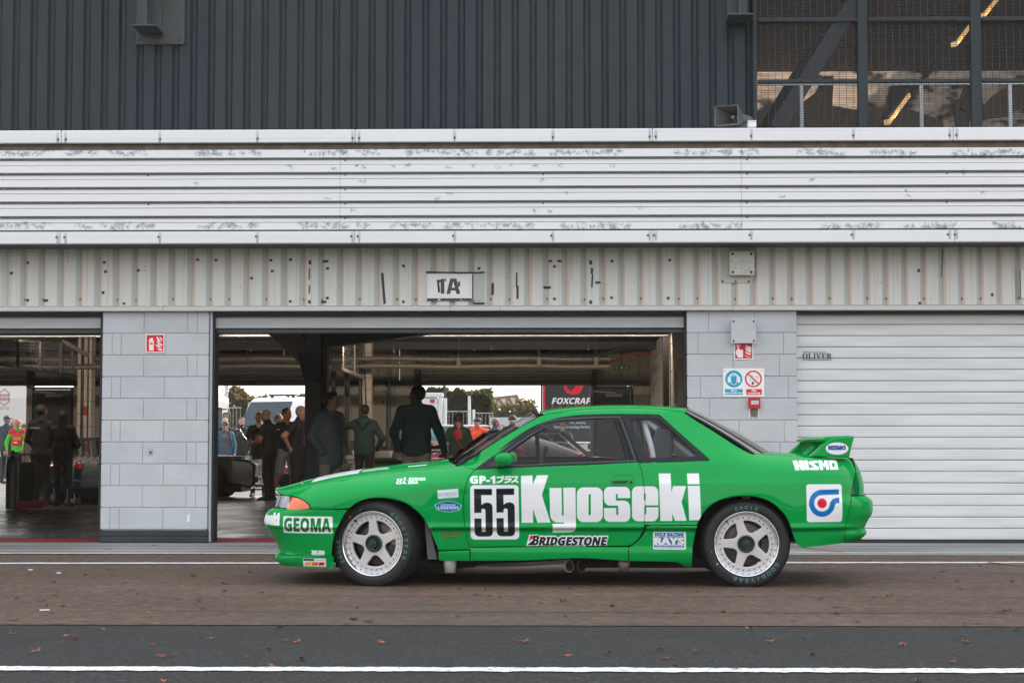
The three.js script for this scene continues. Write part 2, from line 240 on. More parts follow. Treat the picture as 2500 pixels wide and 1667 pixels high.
// --- canopy fascia ---
const ZC = -5.32;
const fasciaTex = ctex(2048, 256, (c, w, h) => { // 18 m x 2.25 m (8.8 mm per pixel)
  c.fillStyle = '#dedede'; c.fillRect(0, 0, w, h); const S = w / 18, X = (m) => (m - XL) * S, Y = (m) => h - (m - 3) * S;
  for (let i = 0; i < 260; i++) { c.fillStyle = `rgba(${rnd() < .5 ? '190,184,178' : '225,228,232'},${rr(.05, .16)})`; c.fillRect(rr(0, w), rr(0, h), rr(60, 500), rr(1, 3)); }
  for (const [px, py] of [[142, 341], [161, 341], [391, 340], [629, 339], [861, 337], [877, 337], [1110, 334], [1350, 333], [1586, 332], [1601, 332], [1834, 330], [2083, 329], [2318, 328], [2335, 328]]) for (const yy of [py - 6, py + 238]) { const p = at(px, yy, ZC), g = c.createLinearGradient(0, Y(p.y) - 10, 0, Y(p.y) + 8); g.addColorStop(0, 'rgba(120,130,140,.0)'); g.addColorStop(1, 'rgba(105,112,120,.7)'); c.fillStyle = g; c.beginPath(); c.ellipse(X(p.x), Y(p.y) - 1, 1.6, 10, 0, 0, 7); c.fill(); }
});
fasciaTex.wrapS = fasciaTex.wrapT = THREE.RepeatWrapping; fasciaTex.repeat.set(1 / 18, 1 / 2.25); fasciaTex.offset.set(-XL / 18, -3 / 2.25);
const corrTex = ctex(2048, 256, (c, w, h) => { // scuffed corrugated sheets, 10.8 m x 1.35 m, in the frame of the visible stretch
  const S = w / 10.8, X = (m) => (m + 5.6) * S, Y = (m) => h - (m - 3.0) * S;
  c.fillStyle = '#e0e0e0'; c.fillRect(0, 0, w, h);
  for (let i = 0; i < 200; i++) { c.fillStyle = `rgba(${rnd() < .5 ? '200,192,184' : '232,236,240'},${rr(.04, .14)})`; c.fillRect(rr(0, w), rr(0, h), rr(60, 500), rr(1, 3)); }
  const scuff = (px, py, a, hole) => { const p = at(px, py, ZC), x = X(p.x), y = Y(p.y); for (let k = 0; k < 9; k++) { c.fillStyle = `rgba(120,132,142,${a * rr(.04, .26)})`; c.beginPath(); c.ellipse(x + rr(-6, 6), y + rr(-3, 3), rr(.5, 3.2) * (rnd() < .15 ? 2 : 1), rr(.5, 2.4), rr(0, 3), 0, 7); c.fill(); } if (hole) { c.fillStyle = 'rgba(38,40,42,.9)'; c.beginPath(); c.ellipse(x + rr(-3, 3), y + rr(-2, 2), rr(.6, 1.3), rr(.5, 1.1), 0, 0, 7); c.fill(); } };
  for (const [row, cl] of [[372, [[0, 130], [160, 240], [265, 350], [480, 640], [740, 850], [870, 920], [990, 1160], [1190, 1310], [1340, 1520], [1650, 1790], [1800, 1850], [1940, 2060], [2130, 2230], [2330, 2500]]], [551, [[0, 120], [190, 220], [250, 380], [480, 630], [730, 850], [870, 900], [960, 1050], [1090, 1180], [1190, 1300], [1370, 1540], [1660, 1820], [2000, 2150], [2210, 2330], [2420, 2500]]]]) for (const [a, b] of cl) for (let k = 0; k < (b - a) / 5.2; k++) scuff(rr(a, b), row + rr(-6, 6), 1.2, rnd() < .45);
  for (const [px, py] of [[710, 408], [818, 412], [868, 405], [890, 408], [960, 405], [995, 403], [1095, 408], [1158, 406], [1215, 408], [1245, 402], [1305, 405], [1370, 403], [1495, 403], [480, 447], [886, 442], [890, 443], [1327, 439], [1097, 473], [1378, 470], [800, 484], [1066, 484], [862, 515], [1306, 516], [1342, 516], [1560, 507], [2218, 466], [2218, 478], [2360, 420], [1980, 440], [1910, 480], [2400, 470]]) scuff(px, py, 1.5, rnd() < .7);
});
corrTex.wrapS = corrTex.wrapT = THREE.RepeatWrapping; corrTex.repeat.set(1 / 10.8, 1 / 1.35); corrTex.offset.set(5.6 / 10.8, -3.0 / 1.35);
const mFascia = M([1, 1, 1], .42, { map: fasciaTex, metalness: .15 }), mCorr = M([1, 1, 1], .42, { map: corrTex, metalness: .15 });
const cy = (py) => fy(py, ZC);
const seams = [XL, fx(830, ZC, 450), fx(1810, ZC, 450), XR], caps = [XL, fx(151, ZC, 330), fx(868, ZC, 330), fx(1593, ZC, 330), fx(2327, ZC, 330), XR];
for (let i = 0; i + 1 < caps.length; i++) {
  part(bld, 'canopy_cap', CB(caps[i], caps[i + 1] - .003, cy(347), cy(315), ZC - .9, ZC + .02, .008), mFascia);
  part(bld, 'canopy_trim', CB(caps[i], caps[i + 1] - .003, cy(593), cy(563.5), ZC - .06, ZC + .012, .006), mFascia);
}
part(bld, 'gutter', B(XL, XR, cy(363), cy(347) - .001, ZC - .14, ZC - .045), M([1, 1, 1], .6, { map: noisy([.42, .37, .33], .25, 81, [3, 3]) }));
const rowT = [363.5, 390.5, 425, 460, 495.5, 531.5];
for (let s = 0; s < 3; s++) {
  for (let k = 0; k < 6; k++) {
    const yT = cy(rowT[k]), yB = cy(k < 5 ? rowT[k + 1] : 566), cr = yT - yB; const f = (t) => yT - cr * t;
    // from the top: crown, underside, valley, hairline groove
    const P = k === 0 ? [[0, yT], [0, yT - cr * .70], [-.10, yT - cr * .70], [-.10, yT - cr * .92], [-.034, yT - cr * .93], [-.034, yB]] : [[-.034, yT], [-.034, f(.23)], [-.08, f(.232)], [-.08, f(.30)], [0, f(.305)], [0, f(.80)], [-.11, f(.805)], [-.11, f(.985)], [-.034, f(.99)], [-.034, yB]];
    const pos = [], uv = []; const xa = seams[s] + (s ? .0015 : 0), xb = seams[s + 1] - .0015, zo = (s % 2) * .003;
    for (let i = 0; i + 1 < P.length; i++) { const [za, ya] = P[i], [zb, yb] = P[i + 1]; for (const [x, y, z] of [[xa, yb, zb], [xb, yb, zb], [xb, ya, za], [xa, yb, zb], [xb, ya, za], [xa, ya, za]]) { pos.push(x, y, ZC + z + zo); uv.push(x, y); } }
    const g = new THREE.BufferGeometry(); g.setAttribute('position', new THREE.Float32BufferAttribute(pos, 3)); g.setAttribute('uv', new THREE.Float32BufferAttribute(uv, 2)); g.computeVertexNormals();
    part(bld, 'canopy_panel', g, mCorr);
  }
}
part(bld, 'canopy_core', B(XL, XR, cy(592), cy(347), ZC - .5, ZC - .13), mDarkSteel);
part(bld, 'screws', (() => { const g = []; const s = (px, py, z = ZC + .014, r = .012) => { const p = at(px, py, z); g.push(new THREE.SphereGeometry(r, 7, 5).scale(1, 1, .6).translate(p.x, p.y, p.z)); };
  for (const px of [142, 161, 391, 629, 861, 877, 1110, 1350, 1586, 1601, 1834, 2083, 2318, 2335]) { s(px, 341 - px * .005, ZC + .022); s(px - 4, 579 - px * .003); }
  for (const px of [362, 843, 1326, 1824, 2312]) for (let k = 0; k < 6; k++) if (px === 843 || px === 1824 || k % 2) s(px, 392 + k * 35.2 - (px - 843) * .003, ZC - .032, .010); return g; })(), M([.08, .08, .085], .5)).userData.kind = 'stuff';
// --- beige ribbed band under the canopy ---
const ZB = -5.82, by0 = fy(746, ZB), by1 = fy(560, ZB), bandTex = ctex(2048, 256, (c, w, h) => {
  const S = w / 10.8, X = (m) => (m + 5.6) * S, Y = (m) => h - (m - 2.3) * S; c.fillStyle = '#d5d4ce'; c.fillRect(0, 0, w, h);
  const pit = .1936; for (let x = -5.6; x < 5.3; x += pit) { const a = X(x + .118), p2 = pit * S; let g = c.createLinearGradient(a, 0, a + .078 * S, 0); g.addColorStop(0, '#bcc4c2'); g.addColorStop(.45, '#c6c9c4'); g.addColorStop(.56, '#bfb2a7'); g.addColorStop(.75, '#d6c6b8'); g.addColorStop(1, '#e2d4c6'); c.fillStyle = g; c.fillRect(a, 0, .078 * S, h); for (let k = 0; k < 7; k++) { c.fillStyle = `rgba(${rnd() < .5 ? '150,130,112' : '225,224,220'},${rr(.06, .25)})`; c.fillRect(X(x) + rr(0, p2 * .6), rr(0, h * .3), rr(.6, 2.2), rr(h * .3, h)); } }  // rib flanks tinted by facing: cool on one side, warm on the other
  const F = (ox, oy, s) => (x, y) => { const p = at(ox + x / s, oy + y / s, ZB); return [X(p.x), Y(p.y)]; };
  const q = (f, l) => { for (const [x0, y0, x1, y1] of l) { const a = f(x0, y0), b = f(x1, y1); c.save(); c.translate((a[0] + b[0]) / 2, (a[1] + b[1]) / 2); c.rotate(rr(-.08, .08)); c.fillStyle = '#24262a'; c.fillRect(-(b[0] - a[0]) / 2, -(b[1] - a[1]) / 2, b[0] - a[0], b[1] - a[1]); c.restore(); } };
  q(F(0, 300, 2.613), [[63, 950, 81, 966], [166, 884, 184, 900], [166, 1123, 184, 1139], [272, 1125, 306, 1140], [656, 882, 675, 898], [664, 941, 682, 957], [649, 1075, 666, 1091], [782, 1146, 800, 1158], [872, 932, 890, 949], [1252, 866, 1270, 880], [1368, 867, 1387, 882], [1596, 983, 1613, 998], [1719, 868, 1737, 882], [1728, 938, 1745, 953], [1845, 864, 1862, 880], [1969, 877, 1985, 902], [1966, 1132, 1982, 1152], [1843, 1132, 1860, 1146], [2056, 875, 2094, 889], [2081, 920, 2098, 936], [2079, 1109, 2097, 1125], [2047, 1135, 2083, 1148], [1970, 925, 1976, 1000], [1970, 1035, 1977, 1090]]);
  q(F(850, 300, 2.613), [[344, 904, 361, 920], [344, 1133, 360, 1149], [218, 957, 232, 1155], [826, 920, 843, 936], [826, 1124, 842, 1138], [914, 1022, 929, 1096], [1070, 955, 1079, 1050], [1074, 1040, 1087, 1122], [1280, 874, 1298, 888], [1335, 874, 1362, 888], [1308, 908, 1325, 923], [1246, 1042, 1293, 1057], [1308, 1115, 1325, 1130], [1538, 877, 1556, 903], [1548, 925, 1562, 962], [1552, 965, 1562, 1050], [1538, 1133, 1556, 1154], [1577, 1012, 1610, 1025], [1675, 874, 1692, 889], [1672, 1107, 1689, 1122], [2042, 867, 2060, 882], [2033, 1110, 2050, 1126]]);
  q(F(1650, 580, 2.0635), [[1217, 159, 1231, 173], [1222, 325, 1237, 336], [1342, 60, 1347, 200], [1588, 280, 1600, 296]]);
  for (let i = 0; i < 260; i++) { c.fillStyle = `rgba(40,40,42,${rr(.3, .8)})`; c.fillRect(rr(0, w), Y(rr(by0, by1)), rr(.5, 2), rr(.5, 2)); }
});
bandTex.wrapS = bandTex.wrapT = THREE.RepeatWrapping; bandTex.repeat.set(1 / 10.8, 1 / 1.35); bandTex.offset.set(5.6 / 10.8, -2.3 / 1.35);
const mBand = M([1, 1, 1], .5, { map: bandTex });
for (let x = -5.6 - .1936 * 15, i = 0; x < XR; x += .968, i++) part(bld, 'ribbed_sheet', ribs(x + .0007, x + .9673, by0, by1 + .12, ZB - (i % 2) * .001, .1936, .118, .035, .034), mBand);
part(bld, 'rib_screws', (() => { const g = []; for (let x = -5.6, i = 0; x < 5.4; x += .1936, i++) if ((i * 7) % 5 < 3) g.push(new THREE.SphereGeometry(.013, 7, 5).translate(x + .165, by0 + .07 + rr(-.006, .006), ZB - .028)); return g; })(), M([.24, .19, .15], .5)).userData.kind = 'stuff';
for (let i = 0, xs = [XL, fx(400, ZF), fx(1100, ZF), fx(1222, ZF), fx(1790, ZF), XR]; i + 1 < xs.length; i++) part(bld, 'flashing', CB(xs[i], xs[i + 1] - .002, fy(758, ZF + .07), fy(747, ZF + .07), ZF - .02, ZF + .075, .004), M([.62, .6, .56], .5));
part(bld, 'canopy_soffit', B(XL, XR, cy(592) + .02, cy(592) + .04, ZB - .02, ZC - .061), mGreySteel);
// --- painted block piers: every block its own piece ---
const mBlocks = [0, 1, 2].map((i) => M([1, 1, 1], .62, { map: noisy([.735 + i * .008, .748 + i * .004, .762], .045, 90 + i, [1, 1]), bumpMap: dtex(128, 128, (u, v) => { const n = fbmT(u * 40, v * 40, 40, 2, 70 + i); return [n, n, n]; }, false), bumpScale: .003 })), mMortar = M([.55, .57, .59], .8);
function pier(px0, px1, lay, label) {
  const x0 = fx(px0, ZF, 1000), x1 = fx(px1, ZF, 1000), w = x1 - x0, h = .2245, o = new THREE.Group(); o.name = 'block_pier'; bld.add(o); const b = wp.get(bld); o.position.set(-b.x, -b.y, -b.z); wp.set(o, V(0, 0, 0)); if (label) o.userData.label = label;
  lp(o, 'mortar_core', B(x0 + .012, x1 - .012, .02, .15 + 10 * h + .05, ZF - .44, ZF - .012), mMortar);
  for (let r = 0; r < 2; r++) lp(o, 'plinth_course', CB(x0 - .008, x1 + .012, .018 + r * .066, .018 + (r + 1) * .066 - .004, ZF - .44, ZF + .008), mPlinth);
  for (let r = 0; r < 10; r++) { const j = [0, ...lay[r % lay.length].map((q) => q * w), w], y0 = .152 + r * h; for (let i = 0; i + 1 < j.length; i++) lp(o, 'block', CB(x0 + j[i] + (i ? .0015 : 0), x0 + j[i + 1] - (i + 2 < j.length ? .0015 : 0), y0 + .003, y0 + h - .004, ZF - .43, ZF + rr(-.0012, .0012), .004), mBlocks[(r * 5 + i * 3) % 3]); }
  return [x0, x1];
}
const P1 = pier(248.5, 508, [[.09, .175, .585], [.39, .80, .89]], 'left pale blue grey block pier'), P2 = pier(1678, 1946.5, [[.1, .47, .88], [.2, .62], [.12, .55, .92], [.42, .84]], 'right pale blue grey block pier');
// door guides beside the piers
part(bld, 'door_guide', CB(P1[1] + .004, fx(521, ZF - .1), .02, fy(752, ZF), ZF - .16, ZF - .03), M([.42, .46, .49], .4, { metalness: .3 })); part(bld, 'door_guide', CB(fx(521, ZF - .1) + .002, fx(526, ZF - .1), .02, fy(752, ZF), ZF - .3, ZF - .05), mBlackSteel);
part(bld, 'door_guide', CB(fx(1670, ZF - .1), P2[0] - .004, .02, fy(755, ZF), ZF - .3, ZF - .04), mBlackSteel); part(bld, 'door_guide', CB(P1[0] - .04, P1[0] - .004, .02, fy(755, ZF), ZF - .3, ZF - .06), mBlackSteel);
// rolled-up door curtains over the open bays, and the closed shutter on the right
const latTex = (s) => noisy([.85, .852, .85], .06, s, [.5, 5]);
const mCurt = M([1, 1, 1], .4, { map: noisy([.70, .71, .72], .06, 33, [1, 8]) }), mSlat = [0, 1, 2].map((i) => M([1, 1, 1], .5, { map: latTex(110 + i) }));
for (const [a, b] of [[XL, P1[0] - .045], [fx(527, ZF - .15), fx(1669, ZF - .15)]]) {
  part(bld, 'rolled_curtain', extrX([[ZF - .16, fy(800, ZF)], [ZF - .10, fy(798, ZF)], [ZF - .10, fy(774, ZF)], [ZF - .16, fy(766, ZF)]], a, b), mCurt);
  part(bld, 'curtain_rail', CB(a, b, fy(811, ZF), fy(800, ZF) - .001, ZF - .2, ZF - .13), mDarkSteel);
  part(bld, 'door_head', CB(a, b, fy(767, ZF), fy(755, ZF) + .1, ZF - .4, ZF - .06), mDarkSteel);
}
{
  const a = P2[1] + .012, yb = .045, yt = fy(764, ZF), n = 20, h = (yt - yb) / n, o = new THREE.Group(); o.name = 'roller_shutter'; bld.add(o); const b = wp.get(bld); o.position.set(-b.x, -b.y, -b.z); wp.set(o, V(0, 0, 0)); o.userData.label = 'closed pale grey roller shutter with OLIVER lettering';
  for (let k = 0; k < n; k++) { const y0 = yb + k * h; lp(o, 'slat', extrX([[0, y0 + .004], [.008, y0 + .010], [.010, y0 + .03], [.010, y0 + h - .010], [.004, y0 + h - .001], [-.01, y0 + h - .001], [-.01, y0 + .004]], a, XR, ZF - .14 + rr(-.0008, .0008)), mSlat[(k * 5) % 3]); }
  lp(o, 'bottom_seal', CB(a, XR, .012, yb - .002, ZF - .16, ZF - .11), mBlackSteel);
  lp(o, 'shutter_back', B(a, XR, .03, yt, ZF - .2, ZF - .156), mDarkSteel);
  lp(o, 'door_head', B(a, XR, fy(768, ZF), fy(755, ZF) + .1, ZF - .4, ZF - .07), mDarkSteel);
  const lt = ctex(512, 128, (c) => { c.clearRect(0, 0, 512, 128); c.fillStyle = '#2b2b2e'; fitText(c, 'OLIVER', 14, 24, 498, 98, { font: 'serif', fill: '#2b2b2e' }); c.fillRect(20, 6, 380, 6); c.fillRect(6, 110, 496, 7); });
  const q0 = at(1957, 858, ZF - .118), q1 = at(2033, 881, ZF - .118); lp(o, 'lettering', planeXY(q0.x, q1.x, q1.y, q0.y, ZF - .1195), M([1, 1, 1], .6, { map: lt, transparent: true, alphaTest: .5 }));
}
// --- shell: upper storey, roof, party walls ---
part(bld, 'upper_floor', B(-16, XR, 3.02, 3.18, -24.2, ZF - .06), mBlackSteel);
part(bld, 'upper_back_wall', B(-16, termX - .21, 3.2, 10, -24.2, -24), mDarkSteel);
part(bld, 'upper_roof', B(-16, termX - .21, 9.8, 10, -24, ZU - .06), mDarkSteel);
part(bld, 'side_wall', B(-16.2, -16, 0, 10, -24.2, ZF), mDarkSteel); part(bld, 'front_wall', B(-16, XL - .002, 0, 10, ZF - .4, ZF), mDarkSteel); part(bld, 'side_wall', B(XR, XR + .2, 0, 10, -24.2, ZF), mDarkSteel);
part(bld, 'sun_block_wing', B(XR + .21, 30, 0, 10, -24.2, ZF), mDarkSteel); part(bld, 'band_back', B(XL, XR, by0, by1 + .1, ZB - .12, ZB - .05), mBlackSteel);  // unseen wing added to keep low sun off the lane
// ---------- garage interior (rear wall at 37 m from the camera) ----------
const ZR = 13.1 - 37, dz = (Z) => 13.1 - Z;
const X = (px, Zd) => gx(px, Zd), Y = (py, Zd) => fy(py, dz(Zd));
const mBeige = [0, 1, 2].map((i) => M([1, 1, 1], .8, { map: noisy([.80 + i * .012, .77 + i * .01, .73], .06, 130 + i) })), mBeigeMortar = M([.32, .29, .25], .9), mLowGrey = M([1, 1, 1], .8, { map: noisy([.50, .49, .47], .06, 136) });
// block wall facing the pit lane or along the garage; axis 'x' runs across, 'z' along the depth
const intr = thing('garage_block_wall', 'beige painted block wall at the rear of the open garage', 'wall', [0, 0, ZR]);
const rowH = .225, blkL = .45;
function blockWall(parent, axis, a, b, y0, y1, f0, f1, lowH = 0) { // f0..f1: thickness range on the other axis, a face 8 mm proud of the core
  const put = (g, m, n) => part(parent, n, g, m); const mk = (p, q, ya, yb, g = 0) => axis === 'x' ? CB(p, q, ya, yb, f0 - g, f1 + g, .006) : CB(f0 - g, f1 + g, ya, yb, p, q, .006);
  put(mk(a + .006, b - .006, y0, y1, -.008), mBeigeMortar, 'mortar_core');
  for (let y = y0, r = 0; y < y1 - .05; y += rowH, r++) for (let x = a - (r % 2) * blkL / 2, i = 0; x < b - .02; x += blkL, i++) { const p = Math.max(a, x) + .004, q = Math.min(b, x + blkL) - .004; if (q - p > .03) put(mk(p, q, y + .004, Math.min(y1, y + rowH) - .004), y + rowH / 2 < lowH ? mLowGrey : mBeige[(r * 5 + i * 3) % 3], 'block'); }
}
const doorTop = Y(941, 37);
const rx = (px) => X(px, 37);
// rear wall pieces between the rear doors
blockWall(intr, 'x', rx(775), rx(1020), 0, doorTop + .02, ZR - .2, ZR, 1.02);
blockWall(intr, 'x', rx(1545), rx(1590), 0, doorTop + .02, ZR - .2, ZR, 1.02);
blockWall(intr, 'x', rx(172), rx(250), 0, doorTop + .02, ZR - .2, ZR, 1.02);
part(intr, 'end_wall', B(rx(250), rx(420), 0, doorTop + .3, ZR - .2, ZR), mLowGrey); part(intr, 'end_wall', B(rx(1590), 8.9, 0, 3, ZR - .2, ZR), mLowGrey);
part(intr, 'jamb', B(rx(58), rx(72), 0, doorTop, ZR - .12, ZR + .05), mBeige[0]);
part(intr, 'jamb', B(rx(1441), rx(1450), 0, doorTop, ZR - .12, ZR + .05), mGreySteel);
// ribbed cladding above the rear doors, dark lintel
const mClad2 = M([1, 1, 1], .7, { map: noisy([.62, .58, .53], .08, 141, [4, .5]) });
for (let x = -16.5; x < 9; x += 1.5) part(intr, 'ribbed_sheet', ribs(x, x + 1.498, doorTop + .1, 3.02, ZR + .04, .375, .30, .02, .03), mClad2);
part(intr, 'lintel', B(-16, 9, doorTop - .0, doorTop + .1, ZR - .1, ZR + .06), mDarkSteel);
part(intr, 'sheet_rail', B(-16, 9, 2.72, 2.80, ZR + .06, ZR + .12), M([.30, .28, .26], .6));
// party walls running back from the pit lane
const part1 = thing('garage_party_wall', 'block party wall on the right of the open garage with a yellow notice', 'wall', [2.06, 0, -14]);
blockWall(part1, 'z', dz(36.9), ZF - .6, 0, 3.0, 2.02, 2.18, 0);
part(part1, 'notice', CB(2.006, 2.016, 1.62, 2.35, dz(28.9), dz(27.6), .003), M([.5, .3, .08], .6)); part(part1, 'notice_frame', CB(2.006, 2.016, 1.7, 2.2, dz(29.6), dz(29.0), .003), M([.12, .12, .12], .6));
part(part1, 'switch_box', CB(1.94, 2.016, 1.25, 1.7, dz(36.2), dz(35.8), .01), M([.6, .55, .48], .6));
// rear roller doors, part raised
const mRoll = M([1, 1, 1], .38, { map: noisy([.60, .585, .55], .08, 150, [.4, 6]), metalness: .4 }), mRollDark = M([.10, .098, .092], .55);
function rearDoor(x0, x1, label) {
  const o = thing('rear_roller_door', label, 'roller door', [(x0 + x1) / 2, 0, ZR + .2]); const n = 7, yb = doorTop, yt = Y(893, 36.6), h = (yt - yb) / n;
  for (let k = 0; k < n; k++) part(o, 'slat', extrX([[0, yb + k * h + .004], [.022, yb + k * h + .012], [.03, yb + (k + .5) * h], [.022, yb + (k + 1) * h - .006], [0, yb + (k + 1) * h - .002], [-.01, yb + (k + .5) * h]], x0, x1, ZR + .22), k < 2 ? mRollDark : mRoll);
  part(o, 'drum', rod([x0 - .1, yt + .15, ZR + .2], [x1 + .1, yt + .15, ZR + .2], .16, .16, 20), mRollDark);
  for (const x of [x0 - .12, x1 + .03]) part(o, 'end_bracket', CB(x, x + .09, yb - .05, yt + .3, ZR + .05, ZR + .36), mBlackSteel);
}
rearDoor(X(470, 36.7), X(778, 36.7), 'grey ribbed rear roller door behind the dark steel column'); rearDoor(X(1028, 36.7), X(1443, 36.7), 'grey ribbed rear roller door above the tall man in green'); rearDoor(X(-360, 36.7), X(54, 36.7), 'grey ribbed rear roller door of the left garage');
// dark rear doors with closer arms
function darkDoor(px0, px1, label, sign) {
  const o = thing('garage_door', label, 'door', [X((px0 + px1) / 2, 37), 0, ZR]); const x0 = rx(px0), x1 = rx(px1), yt = doorTop - .03;
  part(o, 'leaf', CB(x0 + .05, x1 - .05, .02, yt - .05, ZR - .03, ZR + .01), M([.085, .088, .088], .5)); part(o, 'frame', [CB(x0, x0 + .045, 0, yt, ZR - .05, ZR + .04), CB(x1 - .045, x1, 0, yt, ZR - .05, ZR + .04), CB(x0 + .046, x1 - .046, yt - .045, yt, ZR - .05, ZR + .04)], mBlackSteel);
  part(o, 'door_closer', CB(x1 - .55, x1 - .2, yt - .2, yt - .14, ZR + .012, ZR + .07), M([.55, .53, .5], .4)); part(o, 'closer_arm', bar([x1 - .35, yt - .12, ZR + .06], [x1 - .8, yt - .09, ZR + .03], .02), M([.55, .53, .5], .4));
  if (sign) part(o, 'door_notice', CB(x1 - .5, x1 - .16, yt - .62, yt - .5, ZR + .012, ZR + .016, .001), M([.05, .2, .3], .5));
}
darkDoor(1450, 1545, 'dark grey rear door under the green exit sign on the right', true); darkDoor(72, 172, 'dark grey rear door behind the couple in the left garage', false);
// portal frames
const frame = thing('steel_portal_frame', 'dark steel frame of columns and raking beams holding up the garage ceiling', 'steel frame', [0, 0, dz(25.6)]);
{
  const c0 = X(742, 25.6), c1 = X(782, 25.6), c2 = X(796, 25.6), z = dz(25.6);
  part(frame, 'column', [CB(c0, c1, .02, 3.0, z - .03, z), CB(c0, c1, .02, 3.0, z - .29, z - .26), B(c0 + .1, c0 + .12, .02, 3, z - .26, z - .03)], M([.075, .08, .085], .5)); part(frame, 'column', CB(c1 + .004, c2, .02, 3.0, z - .24, z - .04), mBlackSteel);
  part(frame, 'raking_beam', bar(at(650, 775, z - .1), at(790, 905, z - .1), .10, .30), M([.17, .15, .13], .6)); part(frame, 'raking_beam', bar(at(690, 770, z - .35), at(800, 862, z - .35), .10, .2), mDarkSteel);
  part(frame, 'gusset', extr([[726, 862], [784, 862], [786, 935], [742, 925]].map(([a, b]) => { const p = at(a, b, z + .02); return [p.x, p.y]; }), .05).translate(0, 0, z + .005), mBlackSteel);
  part(frame, 'haunch', extr([[776, 805], [1082, 806], [1082, 811], [940, 832], [776, 851]].map(([a, b]) => { const p = at(a, b, z - .2); return [p.x, p.y]; }), .14).translate(0, 0, z - .28), mBlackSteel);
  part(frame, 'haunch_flange', bar(at(776, 852, z - .2), at(1082, 812, z - .2), .16, .012), M([.35, .31, .27], .5));
  const zb2 = dz(30.5); part(frame, 'beam', B(-15.9, 2.0, Y(817, 30.5), 3.02, zb2 - .25, zb2), mBlackSteel); part(frame, 'beam_flange', B(-15.9, 1.98, Y(820, 30.5) , Y(817, 30.5) - .001, zb2 - .26, zb2 + .02), M([.45, .42, .37], .45));
  part(frame, 'column', CB(X(1619, 30.5), X(1634, 30.5), .02, 3, zb2 - .2, zb2), mBlackSteel);
  const zc = dz(34.6); part(frame, 'beam', B(-15.9, 2.0, Y(852, 34.6), 2.98, zc - .2, zc), mDarkSteel);
}
// wire cage partition hung under the ceiling
const cage = thing('wire_cage_partition', 'wire mesh partition hanging under the ceiling behind the steel column', 'wire partition', [X(792, 22.9), 2, dz(24.5)]);
{ const x = -3.4, za = dz(27.4), zb = dz(34), mC = M([.42, .38, .33], .6); part(cage, 'rail', bar([x, 2.275, za], [x, 2.275, zb], .06, .05), mC); part(cage, 'rail', bar([x, 2.95, za], [x, 2.95, zb], .05), mC);
  for (const t of [.2, .45, .72, 1]) part(cage, 'upright', bar([x, 2.3, lerp(za, zb, t)], [x, 2.93, lerp(za, zb, t)], .022), mC); part(cage, 'leg', bar([x, .02, zb], [x, 2.25, zb], .07), mC);
  const g = []; for (let y = 2.34; y < 2.93; y += .075) g.push(bar([x, y, za], [x, y, zb], .005)); for (let t = 0; t <= 1; t += .02) g.push(bar([x, 2.3, lerp(za, zb, t)], [x, 2.93, lerp(za, zb, t)], .004)); part(cage, 'wire_mesh', g, mDarkSteel).userData.kind = 'stuff'; }
const cage2 = thing('wire_cage_partition', 'wire mesh partition hanging under the ceiling of the left garage', 'wire partition', [X(100, 28), 2, dz(28)]);
{ const A = (px, py) => at(px, py, dz(lerp(29, 32, clamp(px / 180, 0, 1)))), mC = mBlackSteel; part(cage2, 'rail', bar(A(-60, 880), A(182, 917), .05), mC); part(cage2, 'rail', bar(A(-60, 832), A(150, 832), .05), mC); part(cage2, 'rail', bar(A(150, 832), A(215, 868), .06), M([.2, .18, .16], .6));
  for (const px of [44, 99, 149, 178]) part(cage2, 'upright', bar(A(px, 834 + Math.max(0, px - 150) * .6), A(px, 889 + px * .155), .04), mC);
  const g = []; for (let k = 1; k < 9; k++) g.push(bar(A(-60, 832 + k * 6), A(178, 838 + k * 9), .006)); for (let px = -50; px < 178; px += 6) g.push(bar(A(px, 833), A(px, 888 + px * .155), .005)); part(cage2, 'wire_mesh', g, mDarkSteel).userData.kind = 'stuff'; }
// flexible ducts and cable trays across the garage
const mDuct = M([.24, .22, .19], .45, { metalness: .4 });
for (const [py, Zd, label] of [[876, 33.2, 'upper ribbed flexible duct hung across the garage'], [894, 33, 'lower ribbed flexible duct hung across the garage']]) {
  const y = Y(py, Zd), o = thing('flexible_duct', label, 'duct', [-1, y, dz(Zd)], 'ribbed ducts across the garage'), xa = -15, xb = X(1490, Zd);
  part(o, 'hose', tube(Array.from({ length: 24 }, (_, i) => [lerp(xa, xb, i / 23), y + .012 * Math.sin(i * 1.9), dz(Zd)]), .045, 10, 120), mDuct);
  const g = []; for (let x = xa; x < xb; x += .06) g.push(new THREE.TorusGeometry(.047, .008, 5, 12).rotateY(Math.PI / 2).translate(x, y, dz(Zd))); part(o, 'ribs', g, M([.3, .27, .23], .4, { metalness: .4 })).userData.kind = 'stuff';
  for (const px of [1119, 1316, 1456, 940, 600, 330]) part(o, 'hanger', bar([X(px, Zd), y + .05, dz(Zd) - .06], [X(px, Zd), 3.0, dz(Zd) - .06], .012), mDarkSteel);
}
{ const o = thing('hanger_plates', 'grey bracket plates clamping the two ducts together', 'bracket', [0, Y(886, 33), dz(33) + .06]); for (const px of [1119, 1316, 1456]) part(o, 'plate', CB(X(px - 5, 32.9), X(px + 5, 32.9), Y(893, 32.9), Y(872, 32.9), dz(33) + .05, dz(33) + .062, .002), M([.16, .15, .14], .5)); }
